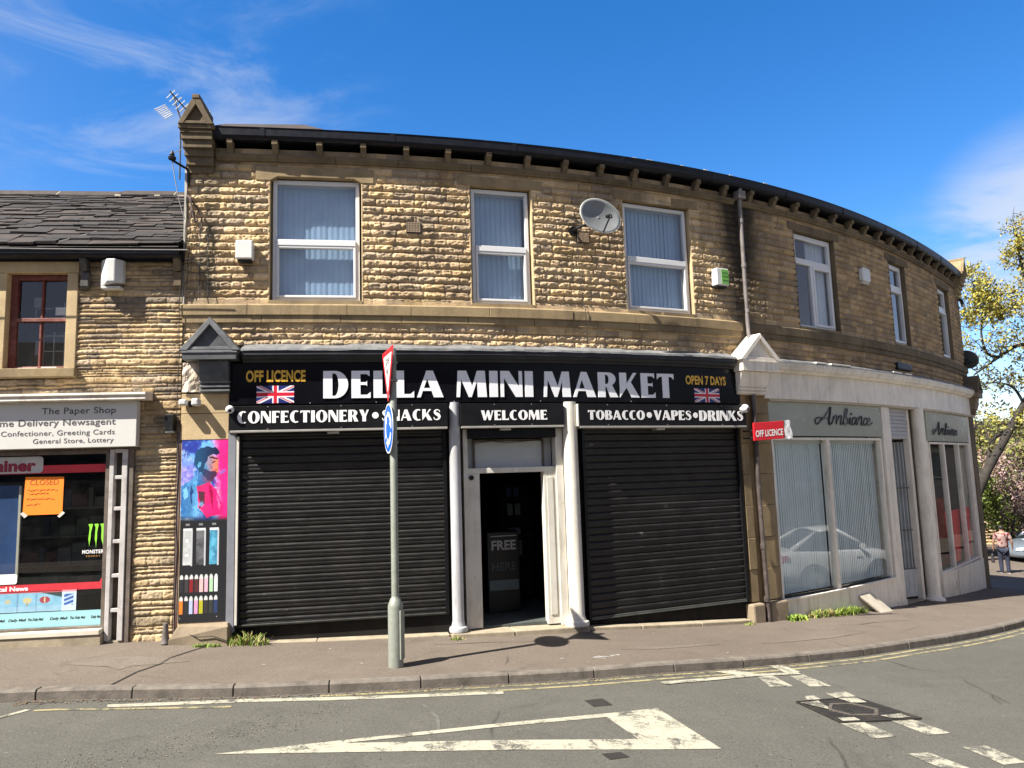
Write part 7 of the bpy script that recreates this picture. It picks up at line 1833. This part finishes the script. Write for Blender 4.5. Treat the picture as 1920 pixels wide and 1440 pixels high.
# ------------------------------------------------------------------ cars
def car(loc, head, paint, label, name='parked_car'):
    """small saloon: lofted body, glasshouse, wheels; x forward, y left"""
    t = thing(name, loc, label, 'car'); h = R(head); f = frame3(tuple(loc), (math.cos(h), math.sin(h), 0), (-math.sin(h), math.cos(h), 0))
    #        x,   half width, z bottom, z side, z top(centre)
    sec = [(-2.16, .62, .40, .72, .86), (-2.12, .74, .30, .84, .97), (-1.95, .82, .24, .92, 1.02), (-1.5, .87, .20, .95, 1.03), (-.9, .885, .20, .95, 1.00), (0, .89, .19, .94, .98), (.8, .885, .19, .92, .98), (1.2, .87, .20, .88, .97), (1.7, .82, .22, .80, .88), (2.02, .72, .27, .70, .77), (2.14, .58, .34, .58, .64)]
    V = []
    for x, w, z0, z1, z2 in sec:
        V += [(x, w * .90, z0), (x, w, z0 + (z1 - z0) * .30), (x, w, z0 + (z1 - z0) * .72), (x, w * .965, z1), (x, w * .80, z2 - .012), (x, 0, z2), (x, -w * .80, z2 - .012), (x, -w * .965, z1), (x, -w, z0 + (z1 - z0) * .72), (x, -w, z0 + (z1 - z0) * .30), (x, -w * .90, z0)]
    mb = MB(f); mb.add(V, [(11 * i + j, 11 * i + 11 + j, 11 * i + 12 + j, 11 * i + j + 1) for i in range(10) for j in range(10)] + [tuple(range(11)), tuple(reversed(range(110, 121)))] + [(11 * i, 11 * i + 10, 11 * i + 21, 11 * i + 11) for i in range(10)])
    body = build(mb, 'body', paint, t, smooth=True); s = body.modifiers.new('s', 'SUBSURF'); s.levels = s.render_levels = 2
    # glasshouse: belt and roof outlines
    belt = [(-1.72, .66), (-1.35, .76), (-.2, .80), (.75, .79), (1.12, .70)]; roof = [(-1.02, .50), (-.75, .56), (-.2, .60), (.20, .58), (.42, .50)]
    zb2 = [1.0, .985, .97, .965, .955]; zr = [1.39, 1.425, 1.445, 1.43, 1.39]
    V = [(x, w, z) for (x, w), z in zip(belt, zb2)] + [(x, w, z) for (x, w), z in zip(roof, zr)] + [(x, -w, z) for (x, w), z in zip(belt, zb2)] + [(x, -w, z) for (x, w), z in zip(roof, zr)]
    mb = MB(f); mb.add(V, [(i, i + 1, i + 6, i + 5) for i in range(4)] + [(10 + i, 10 + i + 1, 15 + i + 1, 15 + i) for i in range(4)] + [(0, 5, 15, 10), (4, 14, 19, 9)]); build(mb, 'windows', pmat('tinted_car_glass', (.012, .016, .018), .05, var=.1, spec=.8), t)
    mb = MB(f); rf = [(x, w, z + .012) for (x, w), z in zip(roof, zr)]; rm = [(x, 0, z + .045) for (x, w), z in zip(roof, zr)]; rl = [(x, -w, z + .012) for (x, w), z in zip(roof, zr)]
    mb.add(rf + rm + rl, [(i, i + 1, i + 6, i + 5) for i in range(4)] + [(5 + i, 6 + i, 11 + i, 10 + i) for i in range(4)]); rp = build(mb, 'roof', paint, t, smooth=True, recalc=False)
    so = rp.modifiers.new('th', 'SOLIDIFY'); so.thickness = .03
    mb = MB(f)
    for sg in (1, -1):
        mb = MB(f)
        for (a, b) in ((0, 5), (4, 9)): p, q = f([V[a]])[0], f([V[b]])[0]; p, q = (f([(V[a][0], sg * V[a][1] * 1.0, V[a][2])])[0], f([(V[b][0], sg * V[b][1], V[b][2] + .01)])[0]); mb.tube([p, q], [.075 if a == 0 else .045, .04], 8)
        p, q = f([(-.42, sg * .80, .975)])[0], f([(-.38, sg * .60, 1.44)])[0]; mb.tube([p, q], .03, 6)
        pr = [f([(x, sg * w * 1.005, z + .005)])[0] for (x, w), z in zip(roof, zr)]; mb.tube(pr, .03, 6)
        build(mb, 'pillars', paint, t, smooth=True)
    rub, rim = pmat('tyre_rubber', (.018, .018, .018), .85), pmat('alloy_wheel', (.38, .38, .39), .35, .6)
    for x in (-1.30, 1.28):
        for sg in (1, -1):
            a, b = f([(x, sg * .70, .31)])[0], f([(x, sg * .895, .31)])[0]; mb = MB(); mb.tube([a, Vector(a).lerp(Vector(b), .1), Vector(a).lerp(Vector(b), .9), b], [.28, .31, .31, .285], 24); w_ = build(mb, 'wheel', rub, t, auto=40)
            mb = MB(); c = Vector(b); ax = (Vector(b) - Vector(a)).normalized(); mb.tube([c - ax * .02, c + ax * .006], [.20, .19], 20); build(mb, 'rim', rim, w_)
            mb = MB(f); mb.tube(f([(x + .36 * math.cos(q), sg * .872, .31 + .36 * math.sin(q)) for q in np.linspace(0, math.pi, 13)]), .03, 6); build(mb, 'wheel_arch', M_black, t)
    for sg in (1, -1):
        mb = MB(f); mb.add([(-2.165, sg * .50, .70), (-2.12, sg * .735, .70), (-1.86, sg * .845, .80), (-1.88, sg * .835, .90), (-2.10, sg * .72, .88), (-2.155, sg * .50, .86)], [(0, 1, 2, 3, 4, 5)]); o = build(mb, 'tail_light', pmat('red_lamp_lens', (.40, .012, .015), .2, spec=.7), t, recalc=False); so = o.modifiers.new('th', 'SOLIDIFY'); so.thickness = .03; so.offset = 0
        mb = MB(f); mb.add([(2.15, sg * .40, .58), (2.08, sg * .66, .60), (1.72, sg * .815, .70), (1.75, sg * .80, .76), (2.04, sg * .64, .71), (2.13, sg * .42, .67)], [(0, 1, 2, 3, 4, 5)]); o = build(mb, 'headlight', pmat('clear_lamp_lens', (.55, .57, .60), .1, spec=.8), t, recalc=False); so = o.modifiers.new('th', 'SOLIDIFY'); so.thickness = .03; so.offset = 0
        mb = MB(f); mb.tube(f([(.82, sg * .80, 1.0), (.80, sg * .95, 1.03)]), [.03, .07], 10); build(mb, 'mirror', paint, t)
        mb = MB(f); mb.box(-.25, -.08, sg * .888, sg * .905, .80, .825, step=0); mb.box(.62, .78, sg * .886, sg * .903, .79, .815, step=0); build(mb, 'door_handle', paint, t)
    mb = MB(f); mb.box(-2.17, -2.10, -.62, .62, .42, .50, step=0); build(mb, 'bumper_strip', M_black, t, bevel=.01)
    return t
# terraces across the street, behind and beside the camera: seen only mirrored in the shop windows
def terrace(o, ax, n, w, label):
    ay = (ax[1], -ax[0], 0); f = frame3(o, (ax[0], ax[1], 0), ay); L = n * w; t = thing('terraced_houses', o, label, 'houses', 'stone terraces across the street')
    mb = MB(f); mb.box(0, L, -8, 0, 0, 5.6, step=0); build(mb, 'wall', pmat('black_soot_stone', (.050, .044, .038), .9, var=.3, scale=2), t)
    mb = MB(f); mb.add([(-.3, .3, 5.5), (L + .3, .3, 5.5), (L + .3, -4, 8.2), (-.3, -4, 8.2), (-.3, -8.3, 5.5), (L + .3, -8.3, 5.5)], [(0, 1, 2, 3), (3, 2, 5, 4)]); build(mb, 'roof', M_slate_b, t, recalc=False)
    for i in range(n):
        x = i * w
        for a, b, c, e in ((.7, 1.9, .9, 2.3), (.7, 1.9, 3.3, 4.8), (3.0, 4.2, 3.3, 4.8)):
            mb = MB(f); mb.box(x + a, x + b, .002, .06, c, e, step=0); q = build(mb, 'window', M_brown_wood, t); mb = MB(f); mb.flat(rect(x + a + .09, x + b - .09, c + .09, e - .09), .063); build(mb, 'pane', pmat('dark_far_glass', (.02, .025, .03), .1), q, recalc=False)
        mb = MB(f); mb.box(x + 3.1, x + 4.0, .002, .05, .0, 2.2, step=0); build(mb, 'door', M_red_frame, t)
terrace((-26, -13.5, -.4), (1, 0), 7, 5.2, 'row of sooty stone terraced houses behind the camera across the street')
terrace((37.0, 44.0, -1.9), (-.25, -.968), 9, 5.2, 'row of sooty stone terraced houses far to the right across the street')
M_white_car = pmat('white_car_paint', (.78, .78, .77), .18, var=.02, spec=.6, coat=.6)
M_silver_car = pmat('silver_blue_car_paint', (.20, .24, .29), .22, .4, var=.03, coat=.6)
car(Vector((21.7, 30.6, -1.86)), 188, M_silver_car, 'silver car partly cut off by the right edge, parked before the low wall')
car(Vector((11.2, 14.0, float(zroad(8.5, 4.0)))), 62, M_white_car, 'white saloon car just outside the frame, mirrored in the large shop window')

bpy.context.view_layer.update()
